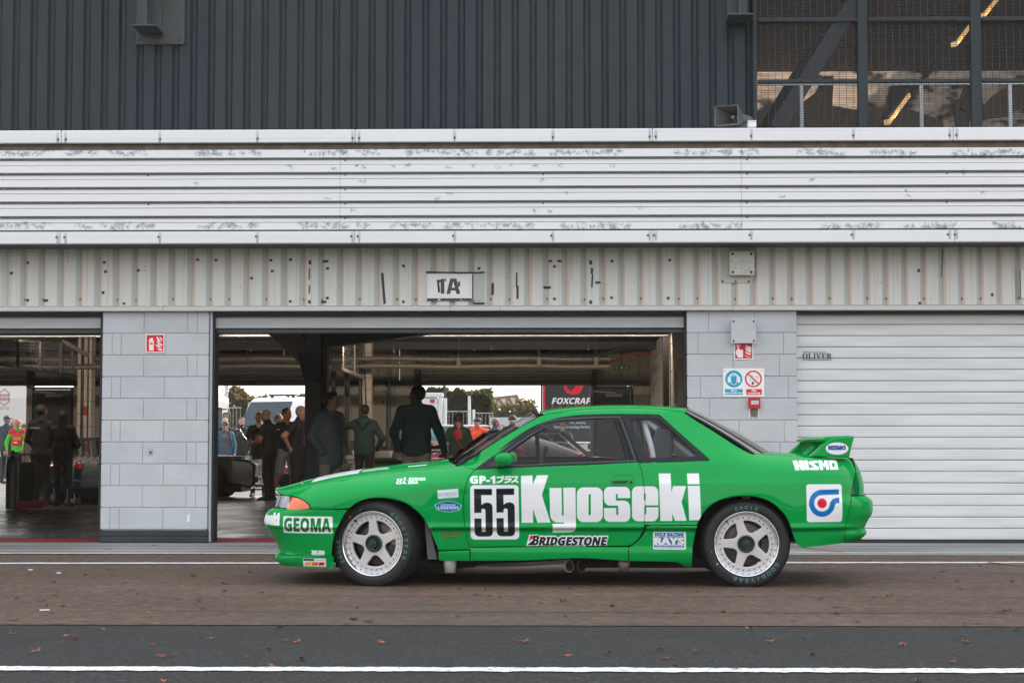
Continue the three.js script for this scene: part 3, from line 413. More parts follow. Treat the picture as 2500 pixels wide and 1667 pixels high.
{ const o = thing('cable_bundle', 'loose black cables drooping towards the exit sign', 'cables', [1, 2.6, dz(33.5)]); for (let k = 0; k < 4; k++) part(o, 'cable', tube([at(1380, 870 + k * 3, dz(33.4)), at(1460, 866 + k * 2, dz(33.4)), at(1510, 850 + k * 2, dz(33.4)), at(1580, 846 + k * 2, dz(33.4))], .018, 6, 30), mBlackSteel); part(o, 'red_pipe', tube([at(1440, 892, dz(33.6)), at(1500, 880, dz(33.6)), at(1545, 862, dz(33.6)), at(1590, 862, dz(33.6))], .022, 6, 30), M([.22, .03, .03], .5)); }
for (const [px, py, s] of [[1199, 850, 'small dark pendant fitting above the tall man in green'], [1437, 850, 'small dark pendant fitting nearest the exit sign on the right'], [960, 856, 'small dark pendant fitting above the pointing man'], [690, 862, 'small dark pendant fitting left of the steel column']]) { const o = thing('hanging_lamp', s, 'pendant fitting', [X(px, 31.5), Y(py, 31.5), dz(31.5)], 'pendant fittings'); part(o, 'body', rod([X(px, 31.5), Y(py + 5, 31.5), dz(31.5)], [X(px, 31.5), Y(py - 8, 31.5), dz(31.5)], .03, .02, 10), mBlackSteel); part(o, 'cord', rod([X(px, 31.5), Y(py - 8, 31.5), dz(31.5)], [X(px, 31.5), 3, dz(31.5)], .005, .005, 5), mBlackSteel); }
// green exit signs (an arrow, a door and a running figure)
const exitTex = ctex(256, 96, (c) => { c.fillStyle = '#0f8a4a'; c.fillRect(0, 0, 256, 96); c.fillStyle = '#e8f3ea'; c.fillRect(42, 14, 8, 50); pg(c, [[26, 50], [66, 50], [46, 82]]); c.fillRect(112, 14, 32, 68); c.beginPath(); c.arc(212, 20, 8, 0, 7); c.fill(); c.lineWidth = 9; c.strokeStyle = '#e8f3ea'; c.lineCap = 'round'; c.beginPath(); c.moveTo(208, 32); c.lineTo(198, 54); c.lineTo(214, 66); c.lineTo(206, 84); c.moveTo(198, 54); c.lineTo(186, 72); c.lineTo(170, 72); c.moveTo(206, 36); c.lineTo(186, 36); c.moveTo(208, 36); c.lineTo(226, 50); c.stroke(); });
for (const [a, b, c, d, Zd, label] of [[1498, 892, 1538, 903, 35.4, 'green exit sign beside the roller door on the right'], [113, 897, 145, 904, 34.6, 'green exit sign behind the wire partition in the left garage']]) { const o = thing('exit_sign', label, 'exit sign', [X((a + b) / 2, Zd), Y(c, Zd), dz(Zd)]); o.position.set(X((a + c) / 2, Zd), Y((b + d) / 2, Zd), dz(Zd)); part(o, 'box', CB(X(a, Zd), X(c, Zd), Y(d, Zd), Y(b, Zd), dz(Zd) - .05, dz(Zd), .004), M([.02, .2, .09], .5)); part(o, 'face', planeXY(X(a, Zd) + .003, X(c, Zd) - .003, Y(d, Zd) + .003, Y(b, Zd) - .003, dz(Zd) + .002), M([1, 1, 1], .5, { map: exitTex })); part(o, 'hanger', rod([X((a + c) / 2, Zd), Y(b, Zd), dz(Zd) - .025], [X((a + c) / 2, Zd), 3, dz(Zd) - .025], .008, .008, 6), mBlackSteel); }
// block columns with pipes in the middle and in the left garage
const colA = thing('block_column', 'sunlit beige block column with conduits behind the pointing man', 'block column', [X(893, 33.5), 0, dz(33.5)]);
{ const z = dz(33.5), a = X(884, 33.5), b = X(905, 33.5); for (let y = 0.02, r = 0; y < 2.98; y += rowH, r++) part(colA, 'block', CB(a, b, y + .004, Math.min(3, y + rowH - .004), z - .3, z, .006), y < 1 ? mLowGrey : mBeige[r % 3]); part(colA, 'core', B(a + .01, b - .01, .02, 3, z - .29, z - .01), mBeigeMortar); part(colA, 'conduit', rod([a - .05, .02, z - .05], [a - .05, 3, z - .05], .03), mDarkSteel); part(colA, 'conduit', rod([a + .1, .9, z + .03], [a + .02, 3, z + .03], .012), mDarkSteel); }
const colB = thing('block_column', 'pinkish block column with notices and conduits beside the dark blue car', 'block column', [X(195, 33), 0, dz(33)]);
{ const z = dz(33), a = X(182, 33), b = X(216, 33); for (let y = 0.02, r = 0; y < 2.98; y += rowH, r++) { part(colB, 'block', CB(a, lerp(a, b, r % 2 ? .35 : .65) - .003, y + .004, Math.min(3, y + rowH - .004), z - .3, z, .006), y < 1 ? mLowGrey : mBeige[r % 3]); part(colB, 'block', CB(lerp(a, b, r % 2 ? .35 : .65) + .003, b, y + .004, Math.min(3, y + rowH - .004), z - .3, z, .006), y < 1 ? mLowGrey : mBeige[(r + 1) % 3]); } part(colB, 'core', B(a + .01, b - .01, .02, 3, z - .29, z - .01), mBeigeMortar); for (const t of [.3, .42, .78]) part(colB, 'conduit', rod([lerp(a, b, t), .7, z + .015], [lerp(a, b, t), 3, z + .015], .012), mDarkSteel); part(colB, 'notice', CB(X(198, 33), X(206, 33), Y(1014, 33), Y(991, 33), z + .003, z + .008, .001), M([.5, .03, .03], .5)); part(colB, 'notice', CB(X(197, 33), X(206, 33), Y(1040, 33), Y(1016, 33), z + .003, z + .008, .001), M([.6, .55, .5], .6)); part(colB, 'socket_box', CB(X(190, 33), X(199, 33), Y(1106, 33), Y(1084, 33), z + .003, z + .05, .004), M([.6, .57, .5], .5)); }
for (const px of [813, 846]) { const o = solo('downpipe', px < 830 ? 'dark vertical pipe left of the pair by the garage rear wall' : 'dark vertical pipe beside the sink in the garage', 'pipe', rod([X(px, 36), .02, dz(36)], [X(px, 36), 3, dz(36)], px < 830 ? .05 : .055, px < 830 ? .05 : .055, 14), M([.12, .11, .105], .5)); }
// fittings on the rear wall
{
  const z = ZR + .01, cab = thing('wall_cabinet', 'tall cream metal cabinet on the garage rear wall', 'cabinet', [X(924, 36.9), 1, z]); part(cab, 'door', CB(X(907, 36.9), X(942, 36.9), 1.02, Y(957, 36.9), z + .02, z + .16, .008), M([.56, .48, .40], .5)); part(cab, 'body', CB(X(906, 36.9), X(943, 36.9), 1.01, Y(956, 36.9), z, z + .018), M([.4, .35, .3], .6)); part(cab, 'lock', new THREE.SphereGeometry(.02, 8, 6).translate(X(935, 36.9), 1.9, z + .165), mBlackSteel);
  solo('water_heater', 'cream horizontal water heater above the cabinet', 'water heater', [rod([X(913, 36.8), Y(946, 36.8), z + .15], [X(938, 36.8), Y(946, 36.8), z + .15], .075, .075, 18), new THREE.SphereGeometry(.05, 12, 8).translate(X(939, 36.8), Y(947, 36.8), z + .19)], M([.6, .53, .45], .5));
  solo('steel_stanchion', 'grey steel stanchion against the garage rear wall', 'stanchion', CB(X(944, 36.8), X(952, 36.8), .02, 2.9, z + .02, z + .12), mGreySteel);
  const sk = thing('conduit_socket', 'white switch box on a conduit with a red and yellow plug below', 'switch box', [X(965, 36.8), 1, z]); part(sk, 'conduit', rod([X(965, 36.8), Y(1062, 36.8), z + .03], [X(965, 36.8), Y(935, 36.8), z + .03], .014), M([.6, .55, .48], .5)); part(sk, 'switch', CB(X(960, 36.8), X(970, 36.8), Y(1071, 36.8), Y(1062, 36.8), z, z + .06, .006), M([.75, .72, .66], .4)); part(sk, 'trunking', CB(X(955, 36.8), X(975, 36.8), Y(1078, 36.8), Y(1073, 36.8), z, z + .05, .004), M([.6, .55, .48], .5)); part(sk, 'plug', rod([X(965, 36.8), Y(1093, 36.8), z + .06], [X(965, 36.8), Y(1081, 36.8), z + .05], .045, .04, 12), M([.6, .34, .05], .5)); part(sk, 'plug_cap', rod([X(965, 36.8), Y(1101, 36.8), z + .06], [X(965, 36.8), Y(1093.5, 36.8), z + .06], .04, .046, 12), M([.4, .02, .02], .5));
  const sink = thing('hand_basin', 'white hand basin with chrome tap between the two men in the garage', 'basin', [X(862, 35), 0, dz(35)]); { const zb = dz(35), yt = Y(1111, 35), a = X(845, 35), b = X(874, 35); part(sink, 'bowl', [CB(a, b, yt - .1, yt, zb - .2, zb + .2, .03), CB(a + .03, b - .03, yt - .16, yt - .1, zb - .15, zb + .15, .03)], PH([.72, .68, .62], .2)); part(sink, 'tap', tube([[X(860, 35), yt, zb - .1], [X(860, 35), yt + .07, zb - .1], [X(860, 35), yt + .07, zb], [X(860, 35), yt + .04, zb + .02]], .012, 8, 16), M([.8, .8, .8], .15, { metalness: 1 })); part(sink, 'pedestal', lathe([[.05, .02], [.06, .1], [.045, .4], [.05, yt - .16]], 14).translate(X(860, 35), 0, zb), PH([.72, .68, .62], .25)); }
  const bs = thing('wash_bowl', 'white bowl shaped urinal right of the pointing man', 'urinal', [X(935, 36.5), 0, dz(36.5)]); part(bs, 'bowl', lathe([[.001, .62], [.12, .68], [.2, .85], [.22, .95], [.2, .95], [.18, .86], [.001, .72]], 20).scale(.9, 1, .8).translate(X(935, 36.6), -.02, dz(36.6)), PH([.75, .7, .62], .2));
}
// floor things in the left garage
{
  const c = thing('gas_cylinder', 'dark grey gas cylinder standing at the left edge of the garage', 'gas cylinder', [X(25, 28.7), 0, dz(28.7)]); lp(c, 'body', lathe([[.001, .03], [.095, .03], [.1, .06], [.1, .72], [.085, .8], [.04, .85], [.03, .87]], 22), M([.10, .10, .105], .35)); lp(c, 'valve', [rod([0, .87, 0], [0, .95, 0], .018), CB(-.04, .04, .9, .93, -.015, .015)], mBlackSteel);
  const r = thing('red_bolster', 'red padded tube lying on the garage floor', 'padded tube', [X(61, 28.7), 0, dz(28.7)]); lp(r, 'pad', [rod([-.26, .085, .02], [.24, .115, 0], .058, .058, 16), new THREE.SphereGeometry(.058, 12, 8).translate(-.26, .085, .02), new THREE.SphereGeometry(.058, 12, 8).translate(.24, .115, 0)], M([.42, .03, .03], .6)); 
  const t = thing('equipment_trolley', 'black equipment trolley behind the gas cylinder', 'trolley', [X(58, 30), 0, dz(30)]); lp(t, 'cabinet', CB(-.13, .17, .1, .76, -.2, .2, .015), M([.02, .021, .024], .5)); lp(t, 'handle', tube([[-.1, .76, 0], [-.1, .86, 0], [.15, .86, 0], [.15, .76, 0]], .014), mBlackSteel); for (const x of [-.1, .14]) lp(t, 'castor', new THREE.TorusGeometry(.04, .02, 8, 16).translate(x, .065, .15), mBlackSteel);
  solo('grey_pole', 'thin grey pole leaning beside the racing driver', 'pole', rod([X(43, 31), .1, dz(31)], [X(49, 31), Y(1035, 31), dz(31) - .2], .018), M([.3, .3, .3], .4));
  const mSt = M([.82, .76, .62], .25, { metalness: .9 });
  const stand = (px, Zd, s, label) => { const o = thing('axle_stand', label, 'axle stand', [X(px, Zd), 0, dz(Zd)]); const h = 0.66 * s; lp(o, 'post', rod([0, .12, 0], [0, h, 0], .02), mSt); for (let k = 0; k < 3; k++) { const a = k * 2.094 + .5; lp(o, 'leg', rod([.17 * Math.cos(a) * s, .04, .17 * Math.sin(a) * s], [0, .4 * s, 0], .012), mSt); } lp(o, 'base_bar', CB(-.17 * s, .17 * s, .03, .055, -.015, .015, .004), mSt); lp(o, 'saddle', CB(-.04, .04, h, h + .025, -.03, .03, .004), mSt); };
  stand(178, 31.2, 1, 'shiny metal axle stand next to the dark blue car'); stand(125, 31.6, .85, 'metal axle stand between the man and the long haired woman');
}
// ---------- signs and boxes on the pit wall ----------
const fire = (c, kind) => { c.fillStyle = '#f3f1ee'; c.fillRect(0, 0, 256, 256); c.fillStyle = '#d8112b'; c.fillRect(12, 12, 232, 232); c.save(); c.scale(256 / 740, 256 / 740); c.translate(kind ? 0 : -555, kind ? 0 : -540); c.fillStyle = '#f3ece9';
  if (!kind) { const f = (d) => { c.beginPath(); for (const [i, p] of d.entries()) p.length === 2 ? (i ? c.lineTo(...p) : c.moveTo(...p)) : c.quadraticCurveTo(...p); c.closePath(); c.fill(); };
    f([[690, 830], [720, 790, 750, 765], [690, 805], [665, 830], [665, 770, 730, 715], [790, 680, 830, 700], [865, 735], [825, 770], [875, 800, 878, 850], [878, 1200], [690, 1200]]); c.fillStyle = '#d8112b'; c.fillRect(726, 888, 112, 62); c.fillStyle = '#f3ece9';
    f([[1105, 610], [1150, 700, 1215, 740], [1210, 820], [1110, 760, 1105, 610]]); f([[970, 645], [1060, 650, 1090, 740], [1130, 850, 1190, 870], [1080, 900, 1020, 780]]); f([[990, 790], [1060, 900, 1215, 950], [1210, 1020], [1000, 980, 990, 790]]); f([[930, 970], [1040, 940, 1100, 1010], [1150, 1070, 1190, 1085], [1080, 1120, 1010, 1030]]); f([[990, 1075], [1060, 1150, 1210, 1130], [1205, 1210], [1040, 1200, 990, 1075]]); }
  else { c.scale(740 / 265, 740 / 265); c.translate(-293, -398); c.lineWidth = 6; c.strokeStyle = '#f3ece9'; c.strokeRect(322, 445, 54, 46); c.beginPath(); c.arc(348, 466, 10, 0, 7); c.stroke(); c.beginPath(); c.moveTo(338, 480); c.lineTo(358, 480); c.lineTo(362, 530); c.lineTo(418, 545); c.lineTo(415, 640); c.lineTo(345, 638); c.lineTo(316, 585); c.lineTo(318, 545); c.lineTo(338, 540); c.closePath(); c.fill(); for (let k = 0; k < 4; k++) { c.beginPath(); c.moveTo(452 - k * 4, 452 + k * 50); c.quadraticCurveTo(470, 500 + k * 44, 530, 500 + k * 42); c.lineTo(530, 540 + k * 30); c.quadraticCurveTo(452, 545 + k * 32, 452 - k * 4, 452 + k * 50); c.fill(); } } c.restore(); };
const sp = (px, py, z = ZF) => at(px, py, z);
function board(name, label, cat, x0, y0, x1, y1, z, th, tex, w = 256, h = 256, m = {}) { const a = sp(x0, y1, z), b = sp(x1, y0, z), o = thing(name, label, cat, [(a.x + b.x) / 2, a.y, z]); part(o, 'panel', CB(a.x, b.x, a.y, b.y, z - th, z, .002), M([.75, .75, .74], .5)); part(o, 'print', planeXY(a.x + .002, b.x - .002, a.y + .002, b.y - .002, z + .0015), M([1, 1, 1], .45, { map: ctex(w, h, tex), ...m })); return [o, a, b]; }
board('fire_extinguisher_sign', 'square red fire extinguisher sign with flames on the left pier', 'sign', 355, 815, 402, 861, ZF + .008, .006, (c) => fire(c, 0));
board('fire_alarm_sign', 'red fire alarm sign with pressing hand, half behind the grey box', 'sign', 1792, 826, 1839, 878, ZF + .008, .006, (c) => fire(c, 1));
board('safety_sign', 'white sign with blue ear protection and no smoking symbols', 'sign', 1765, 899, 1866, 969, ZF + .01, .008, (c) => { c.fillStyle = '#efeeea'; c.fillRect(0, 0, 512, 356); c.save(); c.scale(512 / 566, 356 / 392); c.translate(-140, -778);
  c.fillStyle = '#0d9cc0'; c.beginPath(); c.arc(288, 922, 118, 0, 7); c.fill(); c.strokeStyle = '#efeeea'; c.lineWidth = 20; c.beginPath(); c.arc(288, 915, 62, Math.PI, 0); c.stroke(); c.fillStyle = '#efeeea'; for (const x of [204, 336]) rrect(c, x, 892, x + 40, 975, 16, '#efeeea'); c.lineWidth = 8; c.beginPath(); c.moveTo(240, 885); c.lineTo(252, 985); c.quadraticCurveTo(288, 1020, 322, 985); c.lineTo(334, 885); c.stroke(); c.lineWidth = 6; c.beginPath(); c.moveTo(242, 885); c.quadraticCurveTo(300, 888, 328, 868); c.stroke();
  c.strokeStyle = '#dc2440'; c.lineWidth = 22; c.beginPath(); c.arc(557, 922, 106, 0, 7); c.stroke(); c.save(); c.translate(575, 948); c.rotate(-.95); c.strokeStyle = '#333'; c.lineWidth = 4; c.strokeRect(-30, -14, 100, 28); c.fillStyle = '#2c3236'; c.fillRect(-62, -16, 34, 32); c.restore(); c.strokeStyle = '#39444a'; c.lineWidth = 5; c.beginPath(); c.moveTo(492, 898); c.quadraticCurveTo(540, 850, 562, 895); c.moveTo(530, 960); c.quadraticCurveTo(500, 930, 520, 920); c.stroke(); c.strokeStyle = '#dc2440'; c.lineWidth = 20; c.beginPath(); c.moveTo(482, 850); c.lineTo(632, 996); c.stroke();
  rrect(c, 166, 1063, 410, 1144, 10, '#0d9cc0'); rrect(c, 458, 1063, 672, 1144, 10, '#dc2440'); fitText(c, 'Wear', 244, 1070, 332, 1098, { fill: '#fff' }); fitText(c, 'ear protection', 170, 1102, 406, 1136, { fill: '#fff' }); fitText(c, 'No', 536, 1067, 592, 1096, { fill: '#fff' }); fitText(c, 'smoking', 482, 1104, 648, 1140, { fill: '#fff' }); c.fillStyle = '#222'; for (const [x, y] of [[162, 810], [674, 810], [168, 1060]]) { c.beginPath(); c.arc(x, y, 6, 0, 7); c.fill(); } c.restore(); }, 512, 356);
{ // garage number board with tape
  const z = ZB + .012, [o, a, b] = board('garage_number_sign', 'white garage board reading 1A with black tape edges', 'sign', 1042, 668, 1153, 735, z, .01, (c) => { c.fillStyle = '#eceae6'; c.fillRect(0, 0, 512, 300); c.fillStyle = '#f2f0ec'; c.fillRect(30, 30, 440, 200); const f = (x, y) => [(x - 497) / 296 * 512, (y - 962) / 172 * 300]; const P = (l, col) => pg(c, l.map((q) => f(...q)), col); P([[572, 1005], [597, 992], [610, 992], [611, 1088], [587, 1088], [586, 1015], [578, 1018]], '#42464c'); P([[561, 1000], [575, 997], [584, 1078], [570, 1083]], '#26282c'); P([[624, 1090], [650, 992], [690, 992], [714, 1090], [690, 1090], [685, 1068], [654, 1068], [649, 1090]], '#42464c'); P([[659, 1050], [669, 1008], [681, 1050]], '#f2f0ec'); P([[612, 994], [622, 994], [622, 1008], [612, 1008]], '#26282c'); P([[700, 1012], [714, 1010], [714, 1040], [702, 1042]], '#26282c'); P([[698, 1066], [712, 1066], [712, 1084], [700, 1084]], '#26282c'); P([[497, 1118], [792, 1118], [792, 1134], [497, 1134]], '#2a2b2e'); for (let i = 0; i < 30; i++) { c.fillStyle = 'rgba(40,40,40,.5)'; c.fillRect(rr(0, 512), rr(0, 280), 3, 3); } c.fillStyle = '#e2e0dc'; c.beginPath(); c.ellipse(...f(577, 1126), 18, 8, 0, 0, 7); c.fill(); c.beginPath(); c.ellipse(...f(722, 1128), 12, 6, 0, 0, 7); c.fill(); }, 512, 300);
  const t = M([.022, .023, .026], .5); const p = (x, y) => at(x, y, z + .004); const T = (l) => extr(l.map(([x, y]) => { const q = p(x, y); return [q.x, q.y]; }), .003).translate(0, 0, z + .002); part(o, 'tape', T([[1040, 667], [1040, 662], [1100, 663.5], [1155, 664], [1183, 662.5], [1183, 667], [1120, 668.5], [1080, 666]]), t); part(o, 'tape', T([[1153, 668], [1155, 668], [1155, 735], [1153, 735]]), t); part(o, 'tape', T([[1155, 738], [1183, 738], [1183, 742.5], [1155, 742.5]]), M([.012, .03, .027], .5)); part(o, 'side_panel', CB(p(1156, 0).x, p(1182, 0).x, p(0, 736).y, p(0, 669).y, z - .012, z - .004, .002), M([.5, .53, .5], .5));
}
function box(name, label, cat, x0, y0, x1, y1, z, d, m, bolts, r = .009) { const a = sp(x0, y1, z + d), b = sp(x1, y0, z + d), o = thing(name, label, cat, [(a.x + b.x) / 2, a.y, z]); part(o, 'lid', CB(a.x, b.x, a.y, b.y, z + d - .015, z + d, .004), m); part(o, 'body', CB(a.x + .012, b.x - .012, a.y + .012, b.y - .012, z, z + d - .016, .004), m); const i = bolts; for (const [u, v] of [[i, i], [1 - i, i], [i, 1 - i], [1 - i, 1 - i]]) part(o, 'bolt', new THREE.SphereGeometry(r, 8, 6).scale(1, 1, .5).translate(lerp(a.x, b.x, u), lerp(a.y, b.y, v), z + d), mDarkSteel); return o; }
const mGalv = M([1, 1, 1], .45, { metalness: .3, map: ctex(256, 256, (c) => { c.fillStyle = '#bdbdb4'; c.fillRect(0, 0, 256, 256); for (let i = 0; i < 500; i++) { c.fillStyle = `rgba(${rnd() < .5 ? '150,152,148' : '215,216,212'},.25)`; c.beginPath(); c.ellipse(rr(0, 256), rr(0, 256), rr(2, 14), rr(2, 10), rr(0, 3), 0, 7); c.fill(); } for (let i = 0; i < 90; i++) { c.fillStyle = `rgba(110,72,45,${rr(.1, .5)})`; const e = rnd() < .5; c.fillRect(e ? rr(0, 256) : (rnd() < .5 ? rr(0, 14) : rr(240, 256)), e ? (rnd() < .5 ? rr(0, 12) : rr(240, 256)) : rr(0, 256), rr(2, 8), rr(2, 8)); } }, true) }); mGalv.map.repeat.set(4, 4);
{ const o = box('junction_box', 'square weathered galvanised box with rusty bolts on the ribbed band', 'junction box', 1781, 612, 1842, 672, ZB, .1, mGalv, .13, .014); const a = sp(1760, 691, ZB + .01), b = sp(1832, 595, ZB + .01); part(o, 'backing_plate', CB(a.x, b.x, a.y, b.y, ZB + .002, ZB + .012, .003), M([.55, .52, .46], .55)); for (const px of [1764, 1796, 1828]) part(o, 'bolt', new THREE.SphereGeometry(.011, 8, 6).translate(sp(px, 686, ZB + .01).x, sp(px, 687, ZB + .01).y, ZB + .013), mDarkSteel); }
box('terminal_box', 'plain grey square box on the right pier above the fire alarm sign', 'terminal box', 1785, 778, 1846, 838, ZF, .09, mBlocks[1], .1, .011);
{ const o = box('call_point', 'small red fire alarm call point below the white safety sign', 'call point', 1827, 970, 1856, 997, ZF, .05, M([.5, .02, .035], .35), .06, .003); const a = sp(1834, 987, ZF + .052), b = sp(1852, 978, ZF + .052); part(o, 'window', CB(a.x, b.x, a.y, b.y, ZF + .048, ZF + .053, .001), M([.7, .7, .68], .4)); for (let k = 0; k < 3; k++) part(o, 'dot', new THREE.SphereGeometry(.005, 6, 5).translate(lerp(a.x, b.x, .3 + k * .2), (a.y + b.y) / 2, ZF + .054), mBlackSteel); const c = sp(1828, 1020, ZF + .004), d = sp(1854, 997, ZF + .004); part(o, 'bare_patch', planeXY(c.x, d.x, c.y, d.y, ZF + .0035), M([1, 1, 1], .9, { map: ctex(64, 64, (q) => { q.fillStyle = '#dedbd6'; q.fillRect(0, 0, 64, 64); q.fillStyle = '#8b8078'; q.fillRect(9, 0, 46, 60); for (let i = 0; i < 260; i++) { q.fillStyle = ['#5f5650', '#a49a90', '#74655a', '#433f3c'][i % 4]; q.fillRect(rr(9, 52), rr(0, 58), 3, 3); } }) })); }
{ const a = sp(2493, 728, ZB + .02), b = sp(2560, 659, ZB + .02), o = thing('white_board', 'blank white board cut off by the right edge of the ribbed band', 'sign', [(a.x + b.x) / 2, a.y, ZB]); part(o, 'panel', CB(a.x, b.x, a.y, b.y, ZB + .004, ZB + .02, .003), M([.78, .78, .77], .5)); part(o, 'rim', CB(a.x - .008, a.x - .001, a.y, b.y, ZB + .004, ZB + .024, .002), mGreySteel); }
{ const a = sp(368, 1110, ZF), o = thing('wall_socket', 'small weathered bracket on the left pier', 'bracket', [a.x, a.y, ZF]); lp(o, 'plate', CB(-.022, .022, 0, .075, 0, .012, .003), M([.42, .43, .44], .5)); lp(o, 'hole', CB(-.012, .012, .015, .035, .0125, .014, .0005), mBlackSteel); }
{ const a = sp(460, 1274, ZF), o = solo('paint_scrap', 'narrow white sticker near the foot of the left pier', 'sticker', planeXY(a.x - .013, a.x + .013, a.y, a.y + .075, ZF + .004), M([.85, .85, .83], .6)); }
// horn loudspeaker standing on the canopy ledge
{
  const z = -5.75, p = at(1783, 312, z), o = thing('horn_loudspeaker', 'grey rectangular horn loudspeaker standing on the canopy ledge', 'loudspeaker', [p.x, p.y, z]);
  const m = M([.10, .10, .098], .5), ins = M([.055, .055, .054], .6);
  const ring = (w, h, zz, dx, dy) => [[-w, -h], [w, -h], [w, h], [-w, h]].map(([x, y]) => V(x + dx, y + dy, zz));
  const loft = (A, Bq) => { const pos = []; for (let i = 0; i < 4; i++) { const j = (i + 1) % 4; for (const q of [A[i], A[j], Bq[j], A[i], Bq[j], Bq[i]]) pos.push(q.x, q.y, q.z); } const g = new THREE.BufferGeometry(); g.setAttribute('position', new THREE.Float32BufferAttribute(pos, 3)); g.computeVertexNormals(); return uvm(g); };
  const T = (g) => g.rotateY(-.35); const c0 = ring(.125, .105, .12, -.01, .11), c1 = ring(.05, .045, -.05, .07, .10), c2 = ring(.115, .095, .118, -.01, .11), c3 = ring(.03, .03, -.03, .05, .1);
  lp(o, 'horn', [T(loft(c1, c0)), T(loft(c0, c2))], m); lp(o, 'throat', [T(loft(c2, c3))], ins); lp(o, 'driver', T(rod([.07, .1, -.04], [.15, .095, -.2], .06, .05, 16)), m); lp(o, 'phase_plug', T(new THREE.SphereGeometry(.022, 12, 8).scale(1, 1, 1.4).translate(.04, .10, .03)), M([.22, .22, .21], .35)); lp(o, 'bracket', T(CB(.08, .17, 0, .1, -.12, -.1, .004)), mGreySteel);
  const q = at(1835, 312, z), w = thing('white_terminal', 'small white plastic box next to the horn loudspeaker', 'box', [q.x, q.y, z]); lp(w, 'case', CB(-.045, .045, 0, .06, -.04, .04, .008), M([.75, .75, .76], .4)); lp(w, 'lid', CB(-.046, .046, .061, .072, -.041, .041, .004), M([.7, .7, .71], .4));
}
// amber tube lamps hung from the terrace beam
for (const [a, b, Zd, label] of [[[1566, 0], [0, 0], 0, '']].slice(1).concat([[[2165, 300], [2216, 232], 22.5, 'lowest amber tube lamp behind the wire screen'], [[2328, 110], [2366, 62], 23.6, 'middle amber tube lamp on the terrace'], [[2396, 40], [2434, -6], 24.4, 'topmost amber tube lamp behind the wire screen']])) {
  const p = at(...a, dz(Zd)), q = at(...b, dz(Zd + .6)), m = p.clone().add(q).multiplyScalar(.5), o = thing('tube_lamp', label, 'lamp', [m.x, m.y, m.z]); part(o, 'diffuser', bar(p, q, .07, .05), M([.8, .6, .3], .4, { emissive: new THREE.Color(1, .6, .22), emissiveIntensity: .28 })); part(o, 'housing', bar(p.clone().add(V(-.02, .065, 0)), q.clone().add(V(-.02, .065, 0)), .08, .05), mDarkSteel);
  const L = new THREE.PointLight(0xffb060, .05, 6, 2); L.position.set(m.x, m.y - .12, m.z + .1); L.castShadow = true; scene.add(L);
}
// ---------- strip lamp under the garage beam (the lit line across the bays) ----------
import { RectAreaLightUniformsLib } from 'three/addons/lights/RectAreaLightUniformsLib.js';
RectAreaLightUniformsLib.init();
for (const [a, b, Zd, py, label, k] of [[778, 1620, 30.2, 818, 'long thin lit strip lamp under the beam of the open garage', 1], [-300, 240, 30.2, 818, 'long thin lit strip lamp under the beam of the left garage', 1], [540, 735, 30.2, 816, 'short lit strip lamp left of the steel column', 1]]) {
  const x0 = X(a, Zd), x1 = X(b, Zd), y = Y(py, Zd), o = thing('strip_lamp', label, 'lamp', [(x0 + x1) / 2, y, dz(Zd)]); part(o, 'tube', CB(x0, x1, y - .014, y, dz(Zd), dz(Zd) + .05, .006), M([.9, .85, .75], .4, { emissive: new THREE.Color(1, .86, .66), emissiveIntensity: .32 })); part(o, 'holder', CB(x0, x1, y + .001, y + .03, dz(Zd) - .02, dz(Zd) + .07, .004), mDarkSteel);
  const L = new THREE.RectAreaLight(0xffe8d2, 45 * k, x1 - x0, .05); L.position.set((x0 + x1) / 2, y - .027, dz(Zd) + .025); L.lookAt((x0 + x1) / 2, y - 4, dz(Zd) - 5); scene.add(L);  // area light added to brighten the garage, tilted towards the rear wall
}
// ---------- paddock behind the garages ----------
const quads = (list, cols) => { const n = list.length, pos = new Float32Array(n * 18), col = new Float32Array(n * 18), nor = new Float32Array(n * 18); const a = V(0, 0, 0), b = V(0, 0, 0), nn = V(0, 0, 0);
  list.forEach(([x, y, z, s, c, up], i) => { a.set(rr(-1, 1), rr(-1, 1), rr(-1, 1)).normalize(); nn.set(rr(-1, 1), rr(-.2, 1), rr(-1, 1)).normalize(); b.crossVectors(a, nn).normalize().multiplyScalar(s * .55); a.crossVectors(b, nn).normalize().multiplyScalar(s); const P = [[-1, -.3], [0, -1], [1, .1], [-1, -.3], [1, .1], [.1, 1]]; P.forEach(([u, v], k) => { const j = i * 18 + k * 3; pos[j] = x + a.x * v + b.x * u; pos[j + 1] = y + a.y * v + b.y * u; pos[j + 2] = z + a.z * v + b.z * u; nor[j] = nn.x; nor[j + 1] = nn.y; nor[j + 2] = nn.z; for (let q = 0; q < 3; q++) col[j + q] = c[q]; }); });
  const g = new THREE.BufferGeometry(); g.setAttribute('position', new THREE.BufferAttribute(pos, 3)); g.setAttribute('normal', new THREE.BufferAttribute(nor, 3)); g.setAttribute('color', new THREE.BufferAttribute(col, 3)); return g; };
const mLeaf = PH([1, 1, 1], .9, { vertexColors: true, transmission: .5, thickness: 0 }), mTwig = M([.10, .075, .05], .9), mHedgeCore = M([.05, .06, .025], 1);
